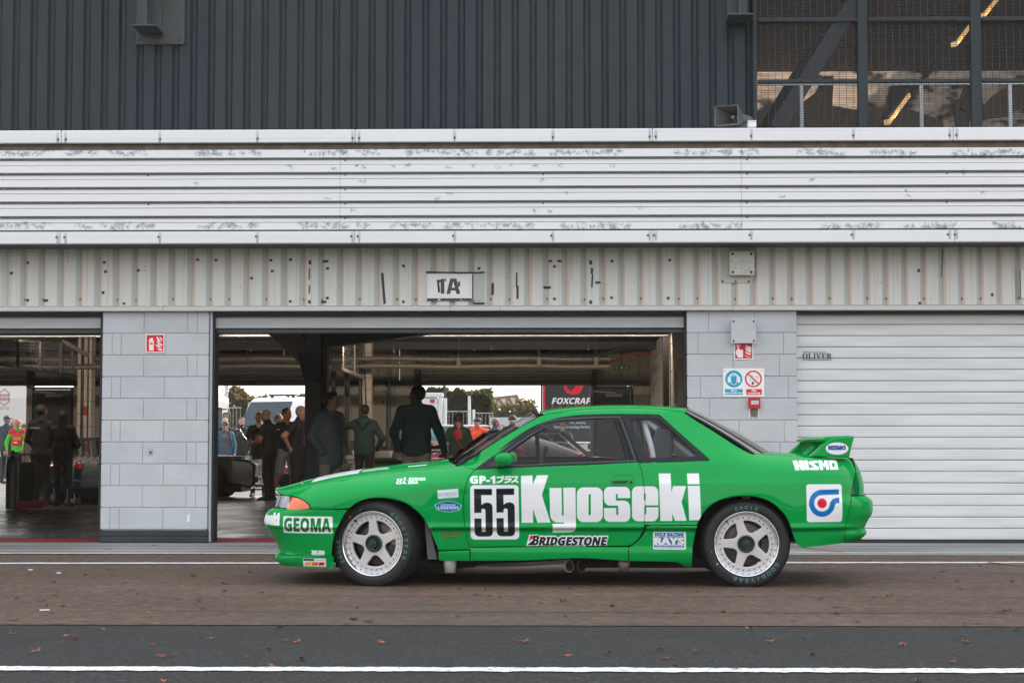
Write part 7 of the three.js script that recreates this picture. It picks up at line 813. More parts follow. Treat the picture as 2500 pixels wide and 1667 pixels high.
// ---------- people: one continuous skin from joints with radii, meshed by surface nets ----------
function nets(prims, h, pad, colorFn, rough = 0) {
  const lo = [1e9, 1e9, 1e9], hi = [-1e9, -1e9, -1e9];
  for (const p of prims) { const R = p.c ? Math.max(...p.r) : Math.max(p.ra, p.rb) * (p.fx || 1); for (const q of p.c ? [p.c] : [p.a, p.b]) for (let k = 0; k < 3; k++) { lo[k] = Math.min(lo[k], q[k] - R - pad); hi[k] = Math.max(hi[k], q[k] + R + pad); } }
  const n = lo.map((l, k) => Math.ceil((hi[k] - l) / h) + 1), N = n[0] * n[1] * n[2], F = new Float32Array(N).fill(1), O = new Uint8Array(N), Dm = new Float32Array(N).fill(1e9);
  prims.forEach((p, pi) => { const R = (p.c ? Math.max(...p.r) : Math.max(p.ra, p.rb) * (p.fx || 1)) + (p.k || .03) + 2 * h, i0 = [], i1 = []; for (let k = 0; k < 3; k++) { const a = p.c ? p.c[k] : Math.min(p.a[k], p.b[k]), b = p.c ? p.c[k] : Math.max(p.a[k], p.b[k]); i0.push(Math.max(0, Math.floor((a - R - lo[k]) / h))); i1.push(Math.min(n[k] - 1, Math.ceil((b + R - lo[k]) / h))); }
    let A, D, L2, ch, sh; if (!p.c) { A = p.a; D = [p.b[0] - A[0], p.b[1] - A[1], p.b[2] - A[2]]; L2 = D[0] ** 2 + D[1] ** 2 + D[2] ** 2 + 1e-9; } if (p.f) { ch = Math.cos(p.yaw || 0); sh = Math.sin(p.yaw || 0); } const kk = p.k || .03;
    for (let k = i0[2]; k <= i1[2]; k++) for (let j = i0[1]; j <= i1[1]; j++) for (let i = i0[0]; i <= i1[0]; i++) { const x = lo[0] + i * h, y = lo[1] + j * h, z = lo[2] + k * h; let d;
      if (p.c) { const u = (x - p.c[0]) / p.r[0], v = (y - p.c[1]) / p.r[1], w = (z - p.c[2]) / p.r[2]; d = (Math.sqrt(u * u + v * v + w * w) - 1) * Math.min(...p.r); }
      else { let X = x - A[0], Yy = y - A[1], Zz = z - A[2]; const t = clamp((X * D[0] + Yy * D[1] + Zz * D[2]) / L2, 0, 1); X -= D[0] * t; Yy -= D[1] * t; Zz -= D[2] * t; if (p.f) { const a = X * ch - Zz * sh, b = X * sh + Zz * ch; X = a / (p.fx || 1); Zz = b / p.f; } d = Math.sqrt(X * X + Yy * Yy + Zz * Zz) - lerp(p.ra, p.rb, t); }
      const q = (k * n[1] + j) * n[0] + i; if (p.sub) { F[q] = Math.max(F[q], -d); continue; } if (d < Dm[q]) { Dm[q] = d; O[q] = pi; } const f = F[q], hh = Math.max(0, kk - Math.abs(f - d)) / kk; F[q] = Math.min(f, d) - hh * hh * kk * .25; } });
  if (rough) for (let k = 0; k < n[2]; k++) for (let j = 0; j < n[1]; j++) for (let i = 0; i < n[0]; i++) { const q = (k * n[1] + j) * n[0] + i; if (Math.abs(F[q]) < .05 && prims[O[q]].cloth) { const x = lo[0] + i * h, y = lo[1] + j * h, z = lo[2] + k * h; F[q] += rough * (noise3(x * 13, y * 9, z * 13) * .6 + noise3(x * 26 + 5, y * 20, z * 26) * .4); } }
  const idx = new Int32Array(N).fill(-1), pos = [], col = [], tri = [], sx = 1, sy = n[0], sz = n[0] * n[1], ed = [[0, sx], [0, sy], [0, sz], [sx, sx + sy], [sx, sx + sz], [sy, sy + sx], [sy, sy + sz], [sz, sz + sx], [sz, sz + sy], [sx + sy, sx + sy + sz], [sx + sz, sx + sy + sz], [sy + sz, sx + sy + sz]], off = (o) => [o % sy === 1 ? 1 : (o % sz) % sy, 0, 0];
  const cc = (o) => { const k = Math.floor(o / sz), r = o - k * sz, j = Math.floor(r / sy); return [r - j * sy, j, k]; }; const EC = ed.map(([a, b]) => [cc(a), cc(b)]);
  for (let k = 0; k < n[2] - 1; k++) for (let j = 0; j < n[1] - 1; j++) for (let i = 0; i < n[0] - 1; i++) { const q = k * sz + j * sy + i; let c = 0, X = 0, Yy = 0, Zz = 0; for (let e = 0; e < 12; e++) { const f0 = F[q + ed[e][0]], f1 = F[q + ed[e][1]]; if ((f0 < 0) === (f1 < 0)) continue; const t = f0 / (f0 - f1), a = EC[e][0], b = EC[e][1]; X += lerp(a[0], b[0], t); Yy += lerp(a[1], b[1], t); Zz += lerp(a[2], b[2], t); c++; } if (!c) continue; const P = [lo[0] + (i + X / c) * h, lo[1] + (j + Yy / c) * h, lo[2] + (k + Zz / c) * h]; idx[q] = pos.length / 3; pos.push(...P); col.push(...colorFn(P, prims[O[q]])); }
  for (let k = 1; k < n[2] - 1; k++) for (let j = 1; j < n[1] - 1; j++) for (let i = 1; i < n[0] - 1; i++) { const q = k * sz + j * sy + i, f = F[q] < 0; const Q = (a, b, c, d, fl) => { if (a < 0 || b < 0 || c < 0 || d < 0) return; if (fl) tri.push(a, b, c, a, c, d); else tri.push(a, c, b, a, d, c); };
    if (f !== (F[q + sx] < 0)) Q(idx[q - sy - sz], idx[q - sz], idx[q], idx[q - sy], f); if (f !== (F[q + sy] < 0)) Q(idx[q - sx - sz], idx[q - sx], idx[q], idx[q - sz], f); if (f !== (F[q + sz] < 0)) Q(idx[q - sx - sy], idx[q - sy], idx[q], idx[q - sx], f); }
  const g = new THREE.BufferGeometry(); g.setAttribute('position', new THREE.Float32BufferAttribute(pos, 3)); g.setAttribute('color', new THREE.Float32BufferAttribute(col, 3)); g.setIndex(tri); g.computeVertexNormals(); return g;
}
const mBody = PH([1, 1, 1], .75, { vertexColors: true, sheen: .15, sheenRoughness: .6 }), mHairM = PH([1, 1, 1], .6, { vertexColors: true });
const add = (a, b) => [a[0] + b[0], a[1] + b[1], a[2] + b[2]], mix = (a, b, t) => [lerp(a[0], b[0], t), lerp(a[1], b[1], t), lerp(a[2], b[2], t)];
// local frame: the person faces +z, +x is the person's left; q overrides joints; heights for 1.76 m, scaled to q.h
function person(label, x, z, facing, q) {
  const S = q.h / 1.76, w = q.w || 1, J = Object.assign({ pel: [0, .96, 0], waist: [0, 1.10, 0], chest: [0, 1.30, .005], neck: [0, 1.47, -.01], head: [0, 1.635, .025], sL: [.185, 1.435, -.01], sR: [-.185, 1.435, -.01], eL: [.245, 1.15, -.03], eR: [-.245, 1.15, -.03], hL: [.25, .90, .06], hR: [-.25, .90, .06], kL: [.105, .51, .02], kR: [-.105, .51, .02], aL: [.115, .085, -.03], aR: [-.115, .085, -.03], tL: [.15, .035, .15], tR: [-.15, .035, .15] }, q.J || {});
  if (q.lean) { const a = q.lean, R = (p) => { const y = p[1] - .96, zz = p[2]; return [p[0], .96 + y * Math.cos(a) - zz * Math.sin(a), y * Math.sin(a) + zz * Math.cos(a)]; }; for (const k of ['waist', 'chest', 'neck', 'head', 'sL', 'sR', 'eL', 'eR', 'hL', 'hR']) if (!(q.fix || []).includes(k)) J[k] = R(J[k]); }
  for (const k of Object.keys(J)) J[k] = J[k].map((v) => v * S);
  const T = q.top, Bt = q.bottom, sk = q.skin || [.42, .25, .18], sh = q.shoe || [.02, .02, .022], jk = q.jacket || 0, P = [], r = (v) => v * S, sleeve = q.sleeve ?? 1, slc = q.sleeveCol || T;
  const cap = (a, b, ra, rb, c, o = {}) => P.push({ a, b, ra: r(ra), rb: r(rb), col: c, k: .035 * S, cloth: c !== sk, ...o });
  const W2 = (v) => v * w;
  cap(add(J.sL, [-.045 * S, -.05 * S, 0]), add(J.sR, [.045 * S, -.05 * S, 0]), .068 + jk * .4, .068 + jk * .4, T); cap(J.chest, J.waist, W2(.105) + jk, W2(.10) + jk, T, { f: 1, fx: 1.42 }); cap(J.waist, add(J.pel, [0, -.02 * S, 0]), W2(.10) + jk, W2(.108) + jk * .8, q.hem === 'waist' ? Bt : T, { f: 1, fx: 1.42 }); cap(add(J.pel, [0, -.05 * S, 0]), add(J.pel, [0, (q.hem === 'long' ? -.12 : -.07) * S, 0]), W2(.105) + (q.hem === 'long' ? jk : 0), W2(.105) + (q.hem === 'long' ? jk : 0), q.hem === 'long' ? T : Bt, { f: 1, fx: 1.42 });
  for (const s of ['L', 'R']) cap(add(J.neck, [(s === 'L' ? .025 : -.025) * S, .005 * S, -.01 * S]), add(J['s' + s], [(s === 'L' ? -.03 : .03) * S, -.005 * S, 0]), .052 + jk * .5, .050 + jk * .5, T, { k: .05 * S }); cap(J.neck, mix(J.neck, J.head, .6), .054, .052, sk, { k: .02 * S });
  if (q.collar) cap(add(J.neck, [0, .015 * S, 0]), add(J.neck, [0, .05 * S, .01 * S]), .075, .068, q.collarCol || T, { k: .015 * S });
  if (q.hood) { cap(add(J.neck, [.07 * S, 0, -.075 * S]), add(J.neck, [-.07 * S, 0, -.075 * S]), .06, .06, T); cap(add(J.neck, [0, -.02 * S, -.09 * S]), add(J.chest, [0, .06 * S, -.13 * S]), .07, .045, T); }
  for (const s of ['L', 'R']) {
    const a = J['s' + s], e = J['e' + s], hd = J['h' + s], sl = q['sleeve' + s] ?? sleeve; cap(add(a, [(s === 'L' ? -.02 : .02) * S, -.02 * S, 0]), e, .058 + jk * .5, .048 + jk * .45, slc); if (sl < .6) { P[P.length - 1].split = { from: a, to: e, t: sl / .6 * 1.0 }; } cap(e, hd, .046 + (sl >= 1 ? jk * .5 : -.004), .031 + (sl >= 1 ? jk * .5 : -.002), sl >= 1 ? slc : sk);
    const k = J['k' + s], an = J['a' + s], t = J['t' + s], hip = add(J.pel, [(s === 'L' ? .095 : -.095) * S, -.06 * S, 0]); cap(hip, k, .09 * Math.sqrt(w), .062, Bt); cap(k, an, .060, .046, q.shorts ? sk : Bt); if (q.shorts) cap(hip, mix(hip, k, .95), .1, .085, Bt, { k: .01 }); cap(add(an, [0, -.02 * S, -.02 * S]), mix(an, t, .6), .043, .042, sh, { k: .02 }); cap(mix(an, t, .5), t, .042, .034, sh, { k: .02 });
  }
  const cf = (p, pr) => { if (pr.split) { const { from, to, t } = pr.split, d = [to[0] - from[0], to[1] - from[1], to[2] - from[2]], u = ((p[0] - from[0]) * d[0] + (p[1] - from[1]) * d[1] + (p[2] - from[2]) * d[2]) / (d[0] ** 2 + d[1] ** 2 + d[2] ** 2); if (u > t) return sk; } if (q.paint && pr.col === T) { const c = q.paint(p.map((v) => v / S)); if (c) return c; } return pr.col; };
  const geos = [nets(P, .0135, .05, cf, q.smooth ? .002 : .007)];
  // head on its own finer grid
  const hy = q.headYaw || 0, hp = q.headPitch || 0, H0 = J.head, Rm = new THREE.Matrix4().makeRotationY(hy).multiply(new THREE.Matrix4().makeRotationX(hp)); const toW = (g) => g.applyMatrix4(new THREE.Matrix4().makeTranslation(...H0).multiply(Rm).multiply(new THREE.Matrix4().makeScale(S, S, S)));
  const E = (c, rad, o = {}) => ({ c, r: rad, k: .02, ...o }), K = (a, b, ra, rb, o = {}) => ({ a, b, ra, rb, k: .012, ...o });
  const hd = [E([0, .04, -.012], [.074, .082, .094]), E([0, -.035, .018], [.06, .078, .072]), E([0, -.085, .052], [.032, .026, .03]), K([0, .012, .085], [0, -.022, .108], .011, .015), E([0, .026, .074], [.052, .014, .016], { k: .014 }), E([.037, -.02, .064], [.022, .02, .02]), E([-.037, -.02, .064], [.022, .02, .02]), E([.078, -.004, -.008], [.011, .03, .019], { k: .006 }), E([-.078, -.004, -.008], [.011, .03, .019], { k: .006 }), K([0, -.052, .084], [0, -.060, .083], .013, .013, { k: .01 }), K([0, -.07, -.012], [0, -.16, -.03], .054, .056), E([.028, .008, .090], [.011, .007, .008], { sub: 1 }), E([-.028, .008, .090], [.011, .007, .008], { sub: 1 })];
  const dark = sk.map((v) => v * .35), lip = [sk[0] * .8, sk[1] * .55, sk[2] * .55], beard = q.beard;
  const hf = (p) => { const [X, Yy, Zz] = p; if (Zz > .05) { for (const s of [-1, 1]) { const ex = X - s * .029; if (Math.abs(ex) < .013 && Math.abs(Yy - .007) < .0055) return Math.abs(ex) < .006 ? [.02, .015, .012] : [.5, .48, .46]; if (Math.abs(ex) < .018 && Math.abs(Yy - .025) < .005) return q.hair || dark; } if (Math.abs(X) < .022 && Math.abs(Yy + .054) < .0055) return lip; } if (beard && Yy < -.035 && Zz > -.005 && !(Math.abs(X) < .02 && Math.abs(Yy + .053) < .006)) return beard; return sk; };
  geos.push(toW(nets(hd, q.fine ? .0045 : .0065, .02, hf)));
  // hands: palm, four fingers, thumb
  for (const s of ['L', 'R']) { if ((q.noHand || []).includes(s)) continue; const wv = V(...J['h' + s]), ev = V(...J['e' + s]), d = wv.clone().sub(ev).normalize(); const side = s === 'L' ? 1 : -1; const palmDir = q['palm' + s] ? V(...q['palm' + s]) : V(-side, 0, .25); const nx = palmDir.clone().addScaledVector(d, -palmDir.dot(d)).normalize(), ax = new THREE.Vector3().crossVectors(d, nx); if (side < 0 ? ax.dot(V(0, 0, 1)) < 0 && !q['palm' + s] : ax.dot(V(0, 0, 1)) < 0 && !q['palm' + s]) ax.negate();
    const pt = (l, a2, b2) => wv.clone().addScaledVector(d, l * S).addScaledVector(ax, a2 * S).addScaledVector(nx, b2 * S).toArray(), hp2 = [], curl = q.curl ?? .55; hp2.push({ a: pt(-.02, 0, 0), b: pt(.02, 0, 0), ra: .027 * S, rb: .028 * S, k: .02 }, { a: pt(.03, .022, 0), b: pt(.075, .028, 0), ra: .017 * S, rb: .014 * S, k: .02 }, { a: pt(.03, -.018, 0), b: pt(.072, -.024, 0), ra: .017 * S, rb: .014 * S, k: .02 });
    [[.030, .052], [.011, .060], [-.009, .056], [-.027, .044]].forEach(([o, l]) => { const b0 = pt(.078, o, 0), c1 = curl * .6, m1 = pt(.078 + l * .5 * Math.cos(c1), o, l * .5 * Math.sin(c1)), m2 = pt(.078 + l * .5 * Math.cos(c1) + l * .5 * Math.cos(c1 * 2.2), o, l * .5 * Math.sin(c1) + l * .5 * Math.sin(c1 * 2.2)); hp2.push({ a: b0, b: m1, ra: .0092 * S, rb: .0085 * S, k: .005 }, { a: m1, b: m2, ra: .0085 * S, rb: .0075 * S, k: .005 }); });
    const t0 = pt(.018, .026, .008), t1 = pt(.052, .050, .020), t2 = pt(.078, .052, .032); hp2.push({ a: t0, b: t1, ra: .013 * S, rb: .0105 * S, k: .008 }, { a: t1, b: t2, ra: .0105 * S, rb: .009 * S, k: .005 }); geos.push(nets(hp2, .0055, .015, () => q.glove || sk)); }
  const o = thing('person', label, 'person', [x, 0, z], q.group); o.rotation.y = facing;
  const strip = geos.map((g) => { const m = g.toNonIndexed(); return m; }); lp(o, 'body', mergeVerticesSafe(strip), mBody);
  // hair, caps, beanies, glasses, straps
  const hc = q.hair || [.02, .015, .012], hg = (pr, f = .0065) => toW(nets(pr, f, .025, () => hc)); const half = (Yl, Zl, tilt) => [];
  if (q.hair && q.style !== 'bald' && !q.hat) { const L = [E([0, .048, -.026], [.083, .085, .094]), E([0, .02, -.05], [.08, .085, .068])]; if (q.style === 'quiff') L.push(K([-.03, .10, .03], [.03, .102, .035], .036, .036)); if (q.style === 'long') L.push(K([.06, 0, -.03], [.085, -.2, -.045], .045, .05, { k: .05 }), K([-.06, 0, -.03], [-.085, -.2, -.045], .045, .05, { k: .05 }), K([0, 0, -.06], [0, -.26, -.085], .06, .07, { k: .05 })); L.push({ c: [0, -.035, .10], r: [.066, .098, .088], sub: 1 }); if (q.style !== 'long') L.push({ c: [0, -.16, -.02], r: [.14, .095, .14], sub: 1 }); lp(o, 'hair', hg(L), mHairM); }
  else if (q.hat === 'cap') { const c2 = q.hatCol || [.02, .02, .022]; const g = toW(nets([E([0, .058, -.012], [.088, .078, .104]), K([-.035, .062, .10], [.035, .062, .10], .018, .018), E([0, .052, .118], [.07, .012, .062], { k: .01 }), { c: [0, -.06, -.01], r: [.2, .09, .2], sub: 1 }], .006, .02, () => c2)); lp(o, 'cap', g, mHairM); if (q.hair) lp(o, 'hair', hg([E([0, .012, -.04], [.080, .055, .075]), { c: [0, -.09, -.02], r: [.12, .06, .12], sub: 1 }]), mHairM); }
  else if (q.hat === 'beanie') { const c2 = q.hatCol || [.015, .016, .018]; lp(o, 'beanie', toW(nets([E([0, .065, -.012], [.092, .085, .105]), E([0, .04, -.012], [.096, .03, .108]), ...(q.pom ? [E([0, .15, -.02], [.03, .03, .03])] : []), { c: [0, -.06, .0], r: [.2, .085, .2], sub: 1 }], .006, .02, () => c2)), mHairM); if (q.hair) lp(o, 'hair', hg([K([.065, 0, .0], [.075, -.14, .01], .03, .028), K([-.065, 0, .0], [-.075, -.14, .01], .03, .028)]), mHairM); }
  if (q.glasses) lp(o, 'sunglasses', toW(merge([CB(-.052, -.008, -.008, .022, .088, .104, .006), CB(.008, .052, -.008, .022, .088, .104, .006), CB(-.01, .01, .008, .016, .09, .104, .002), CB(-.082, -.075, .008, .016, -.01, .09, .002), CB(.075, .082, .008, .016, -.01, .09, .002)])), M([.015, .015, .017], .15));
  for (const [n, pts, rad, c] of q.straps || []) lp(o, n, tube(pts.map((p) => p.map((v) => v * S)), rad * S, 6, 30), M(c, .7));
  for (const f of q.extras || []) f(o, J, S);
  return o;
}
function mergeVerticesSafe(list) { const g = mergeGeometries(list.map((m) => { for (const k of Object.keys(m.attributes)) if (!['position', 'normal', 'color'].includes(k)) m.deleteAttribute(k); return m; }), false); return g; }
const skinL = [.52, .30, .22], skinM = [.40, .22, .15], skinD = [.045, .022, .015];
const navy = [.015, .02, .032], blk = [.010, .010, .012], dgreen = [.012, .040, .036], taupe = [.21, .165, .135];
const PI = Math.PI;
// three men by the car
person('young man in a dark grey padded jacket beside the steel column', X(805, 24.5), dz(24.5), .85, { h: 1.73, top: [.15, .175, .19], bottom: [.40, .32, .27], skin: skinL, hair: [.012, .009, .008], style: 'quiff', jacket: .032, hem: 'long', hood: 1, collar: 1, headYaw: .62, fine: 1, noHand: ['L', 'R'], J: { eL: [.26, 1.16, -.06], hL: [.21, .95, .10], eR: [-.27, 1.16, -.08], hR: [-.22, .95, .10] }, straps: [['drawcord', [[.16, 1.0, .1], [.2, .9, .13], [.19, .8, .12]], .004, [.6, .6, .6]]] });
person('man in a dark green hooded jacket pointing left with his arm', X(889, 33), dz(33), PI - .12, { h: 1.76, top: [.016, .05, .044], bottom: blk, skin: skinM, hair: [.012, .010, .009], style: 'short', jacket: .028, hood: 1, collar: 1, J: { sR: [-.19, 1.42, 0], sL: [.2, 1.43, 0], eL: [.40, 1.36, .10], hL: [.50, 1.33, .34], eR: [-.34, 1.16, -.05], hR: [-.21, .96, .12] }, noHand: ['R'], headYaw: .15, headPitch: .1 });
person('tall dark skinned man in a dark green sweater seen from behind', X(1016, 24), dz(24), PI - .1, { h: 1.80, w: 1.05, top: [.017, .056, .050], bottom: [.40, .32, .27], skin: [.13, .07, .05], hair: [.008, .007, .007], style: 'short', jacket: .024, collar: 1, fine: 1, headYaw: 1.15, J: { sL: [.205, 1.45, 0], sR: [-.205, 1.45, 0], eL: [.285, 1.17, -.03], hL: [.235, .95, .05], eR: [-.30, 1.17, -.02], hR: [-.345, .92, .12], kR: [-.12, .51, 0] }, noHand: ['L'], beard: [.06, .035, .025] });
// through the left doorway
person('man in a navy cap and blue rain jacket in the left doorway', X(547, 46), dz(46), .25, { h: 1.64, top: [.02, .12, .22], bottom: navy, skin: skinL, hat: 'cap', hatCol: [.012, .02, .045], hair: [.2, .2, .2], jacket: .03, collar: 1, headYaw: -.6, paint: (p) => p[2] > .05 && Math.abs(p[0]) < .12 ? [.09, .12, .14] : null, straps: [['strap', [[.12, 1.5, .05], [.14, 1.3, .17], [.16, 1.1, .14]], .022, [.015, .02, .03]]] });
person('fair haired man half hidden behind the man in the blue jacket', X(546, 50), dz(50), .1, { h: 1.80, top: blk, bottom: blk, skin: skinL, hair: [.28, .14, .05], style: 'short', jacket: .02 });
person('bearded man in a dark jacket in front of the van', X(587, 48), dz(48), .1, { h: 1.77, top: [.02, .021, .024], bottom: navy, skin: skinL, hair: [.03, .022, .016], style: 'short', beard: [.05, .03, .02], jacket: .03, collar: 1, headPitch: .25 });
person('man in a dark race suit with white collar holding a phone', X(630, 36.6), dz(36.6), .15, { h: 1.70, w: 1.1, top: [.016, .018, .022], bottom: [.028, .036, .045], skin: [.46, .25, .18], hair: [.16, .11, .08], style: 'short', collar: 1, collarCol: [.6, .55, .45], headYaw: -.25, headPitch: .3, J: { eL: [.27, 1.17, .06], hL: [.10, 1.12, .27], eR: [-.27, 1.17, .04], hR: [-.13, 1.15, .27], kL: [.11, .51, .05] }, shoe: [.03, .03, .03], palmL: [0, 1, .2], palmR: [0, 1, .2], extras: [(o, J, S) => lp(o, 'phone', CB(-.07 * S, .0, 1.17 * S, 1.30 * S, .30 * S, .312 * S, .004), M([.35, .08, .09], .3)), (o, J, S) => { lp(o, 'shoe_stripe', CB(.13 * S, .18 * S, .05 * S, .085 * S, .12 * S, .17 * S, .006), M([.6, .05, .06], .5)); }] });
person('heavy bald man in a black shirt holding a tablet', X(656, 33.9), dz(33.9), -1.9, { h: 1.70, w: 1.18, top: blk, bottom: [.008, .008, .009], skin: [.38, .19, .14], hair: [.1, .07, .06], style: 'bald', sleeve: .45, collar: 1, J: { eL: [.26, 1.18, .05], hL: [.10, 1.12, .30], eR: [-.27, 1.16, .06], hR: [-.14, 1.13, .32] }, palmL: [0, 1, 0], palmR: [0, 1, 0], lean: .08, headPitch: .2, extras: [(o, J, S) => lp(o, 'tablet', CB(-.14 * S, .12 * S, 1.13 * S, 1.145 * S, .32 * S, .52 * S, .005), M([.5, .48, .46], .3)), (o, J, S) => lp(o, 'sleeve_print', planeXY(-.06, .06, 0, .022, 0).rotateY(PI).translate(-.06, 1.36 * S, -.155 * S), M([.55, .55, .56], .6))] });
person('grey haired man in a black shirt with a hand on his hip', X(722, 33), dz(33), 1.25, { h: 1.74, w: 1.05, top: [.011, .010, .012], bottom: [.009, .009, .010], skin: [.48, .27, .19], hair: [.30, .26, .22], style: 'short', sleeve: .42, collar: 1, J: { eR: [-.36, 1.20, -.10], hR: [-.22, .99, -.02], eL: [.25, 1.15, .0], hL: [.22, .95, .12] }, lean: .12, headPitch: .1, palmR: [.4, .2, -1], straps: [['lanyard', [[.1, 1.0, .14], [.14, .92, .17], [.13, .82, .15]], .012, [.4, .36, .33]], ['wrist_band', [[-.27, 1.02, -.05], [-.235, 1.02, -.02], [-.21, 1.03, -.04]], .012, [.7, .7, .7]]] });
person('brown haired man in grey shorts behind the grey haired man', X(698, 35), dz(35), .4, { h: 1.74, top: [.012, .012, .014], bottom: [.30, .33, .34], skin: [.44, .20, .13], hair: [.07, .04, .025], style: 'short', shorts: 1, headYaw: .5, headPitch: .2, J: { kR: [-.14, .52, .06], aR: [-.30, .085, -.05], tR: [-.34, .035, .13], kL: [.12, .52, .03] }, shoe: [.04, .035, .03] });
person('person in blue jeans behind the man with the tablet', X(677, 37.5), dz(37.5), 1.0, { h: 1.68, top: [.015, .016, .018], bottom: [.10, .20, .28], skin: skinL, hair: [.1, .06, .04], style: 'short', jacket: .02, shoe: [.5, .5, .5] });
person('man in black half hidden by the steel column', X(742, 34.5), dz(34.5), -.8, { h: 1.72, top: blk, bottom: blk, skin: skinM, hair: [.02, .016, .012], style: 'short', jacket: .02 });
// left garage
person('man in black with one hand behind his back in the left garage', X(95, 31), dz(31), PI + .05, { h: 1.72, w: 1.05, top: [.010, .010, .011], bottom: blk, skin: [.34, .18, .13], hair: [.03, .022, .017], style: 'short', sleeveR: .42, sleeve: 1, collar: 1, headYaw: -.5, J: { eR: [-.30, 1.17, -.12], hR: [-.38, 1.02, -.20], eL: [.25, 1.15, .05], hL: [.16, 1.02, .18] }, palmR: [0, 0, -1], extras: [(o, J, S) => lp(o, 'back_print', planeXY(-.08, .08, 0, .03, 0).rotateY(PI).translate(.08, 1.34 * S, -.165 * S), M([.3, .3, .3], .6))] });
person('woman with long dark hair and shiny boots in the left garage', X(148, 30.4), dz(30.4), PI - .1, { h: 1.60, top: [.010, .010, .012], bottom: [.030, .036, .036], skin: skinL, hair: [.012, .008, .008], style: 'long', jacket: .03, shoe: [.01, .01, .012], J: { eL: [.25, 1.15, .02], hL: [.12, 1.08, .2], eR: [-.27, 1.14, .0], hR: [-.16, 1.06, .2] }, noHand: ['L', 'R'], extras: [(o, J, S) => { for (const s of [-1, 1]) lp(o, 'boot_highlight_strip', tube([[s * .13 * S, .36 * S, -.085 * S], [s * .125 * S, .22 * S, -.075 * S], [s * .11 * S, .1 * S, -.075 * S]], .006, 6, 12), M([.7, .7, .68], .2)); }] });
person('racing driver in a red and green suit at the far left', X(36, 45), dz(45), .15, { h: 1.70, top: [.55, .02, .03], bottom: [.015, .014, .016], skin: [.45, .2, .15], hair: [.3, .26, .24], style: 'bald', collar: 1, collarCol: [.05, .5, .05], headPitch: .55, headYaw: .3, J: { eL: [.25, 1.15, .04], hL: [.18, .98, .16], eR: [-.27, 1.15, .03], hR: [-.24, .93, .12] }, paint: (p) => Math.abs(p[0]) > .13 && p[1] < 1.36 || p[1] < 1.06 ? [.06, .55, .03] : (Math.abs(p[0]) < .09 && Math.abs(p[1] - 1.25) < .04 && p[2] > 0 ? [.7, .3, .02] : (Math.abs(p[0] + .04) < .05 && Math.abs(p[1] - 1.16) < .015 && p[2] > 0 ? [.75, .75, .7] : null)) });
person('man in a navy jacket and grey cap at the far left edge', X(9, 50), dz(50), PI - .5, { h: 1.86, top: [.02, .032, .05], bottom: navy, skin: skinM, hat: 'cap', hatCol: [.03, .03, .035], hair: [.2, .18, .17], jacket: .03, collar: 1 });
person('brown haired woman behind the racing driver', X(29, 49), dz(49), .2, { h: 1.74, top: blk, bottom: blk, skin: skinL, hair: [.10, .055, .035], style: 'long', jacket: .02 });
person('person in black with a dark red cap right of the racing driver', X(53, 52), dz(52), -.3, { h: 1.66, top: [.02, .012, .014], bottom: blk, skin: skinL, hat: 'cap', hatCol: [.05, .01, .012], jacket: .02 });
// right doorway and beyond
person('woman in a black beanie, sunglasses and dark green coat', X(1119, 33), dz(33), .1, { h: 1.58, top: [.014, .045, .038], bottom: blk, skin: [.58, .34, .26], hat: 'beanie', pom: 1, hair: [.16, .07, .03], jacket: .035, hood: 1, hem: 'long', glasses: 1, fine: 1, headPitch: .25, headYaw: -.15, noHand: ['L', 'R'], J: { eL: [.26, 1.16, 0], hL: [.2, .95, .12], eR: [-.26, 1.16, 0], hR: [-.2, .95, .12] }, paint: (p) => p[2] > .06 && Math.abs(p[0]) < .055 && p[1] > 1.27 ? [.42, .012, .03] : null, straps: [['red_strap', [[-.10, 1.42, .13], [0, 1.18, .19], [.12, 1.0, .17]], .012, [.4, .02, .03]]] });
person('person in an orange jacket and black cap with outstretched arm', X(1166, 47), dz(47), -.3, { h: 1.75, top: [.85, .10, .03], bottom: navy, skin: [.5, .3, .25], hat: 'cap', hatCol: [.012, .012, .014], jacket: .03, collar: 1, J: { eL: [.46, 1.38, .05], hL: [.72, 1.42, .02], eR: [-.27, 1.16, 0], hR: [-.22, .95, .1] }, noHand: ['L'], headYaw: -.4 });
person('man in a navy blue jacket right of the orange jacket', X(1209, 46), dz(46), PI - 1.0, { h: 1.72, top: [.03, .055, .085], bottom: navy, skin: skinM, hair: [.16, .13, .11], style: 'short', jacket: .03, collar: 1, headYaw: -.3 });
person('bearded man in a black beanie right of the navy jacket', X(1250, 45), dz(45), .3, { h: 1.77, top: [.02, .02, .022], bottom: blk, skin: skinL, hat: 'beanie', beard: [.22, .09, .05], jacket: .03, collar: 1, headYaw: -.2 });
person('person with dark sunglasses partly hidden between two men', X(1226, 50), dz(50), -.1, { h: 1.60, top: [.03, .03, .032], bottom: blk, skin: skinL, hair: [.03, .02, .015], style: 'short', glasses: 1 });
person('man in grey bending over papers seen through the car window', X(1344, 42), dz(42), -1.1, { h: 1.70, top: [.10, .11, .12], bottom: [.09, .10, .11], skin: [.55, .25, .2], hat: 'cap', hatCol: [.012, .014, .02], sleeve: .42, lean: .62, fix: ['hL', 'hR'], J: { hL: [.1, 1.12, .62], hR: [-.1, 1.14, .62] }, palmL: [0, 1, 0], palmR: [0, 1, 0], extras: [(o, J, S) => lp(o, 'paper', CB(-.15, .15, 1.13, 1.42, .64, .645, .001).rotateX(.0), M([.62, .63, .64], .7))] });
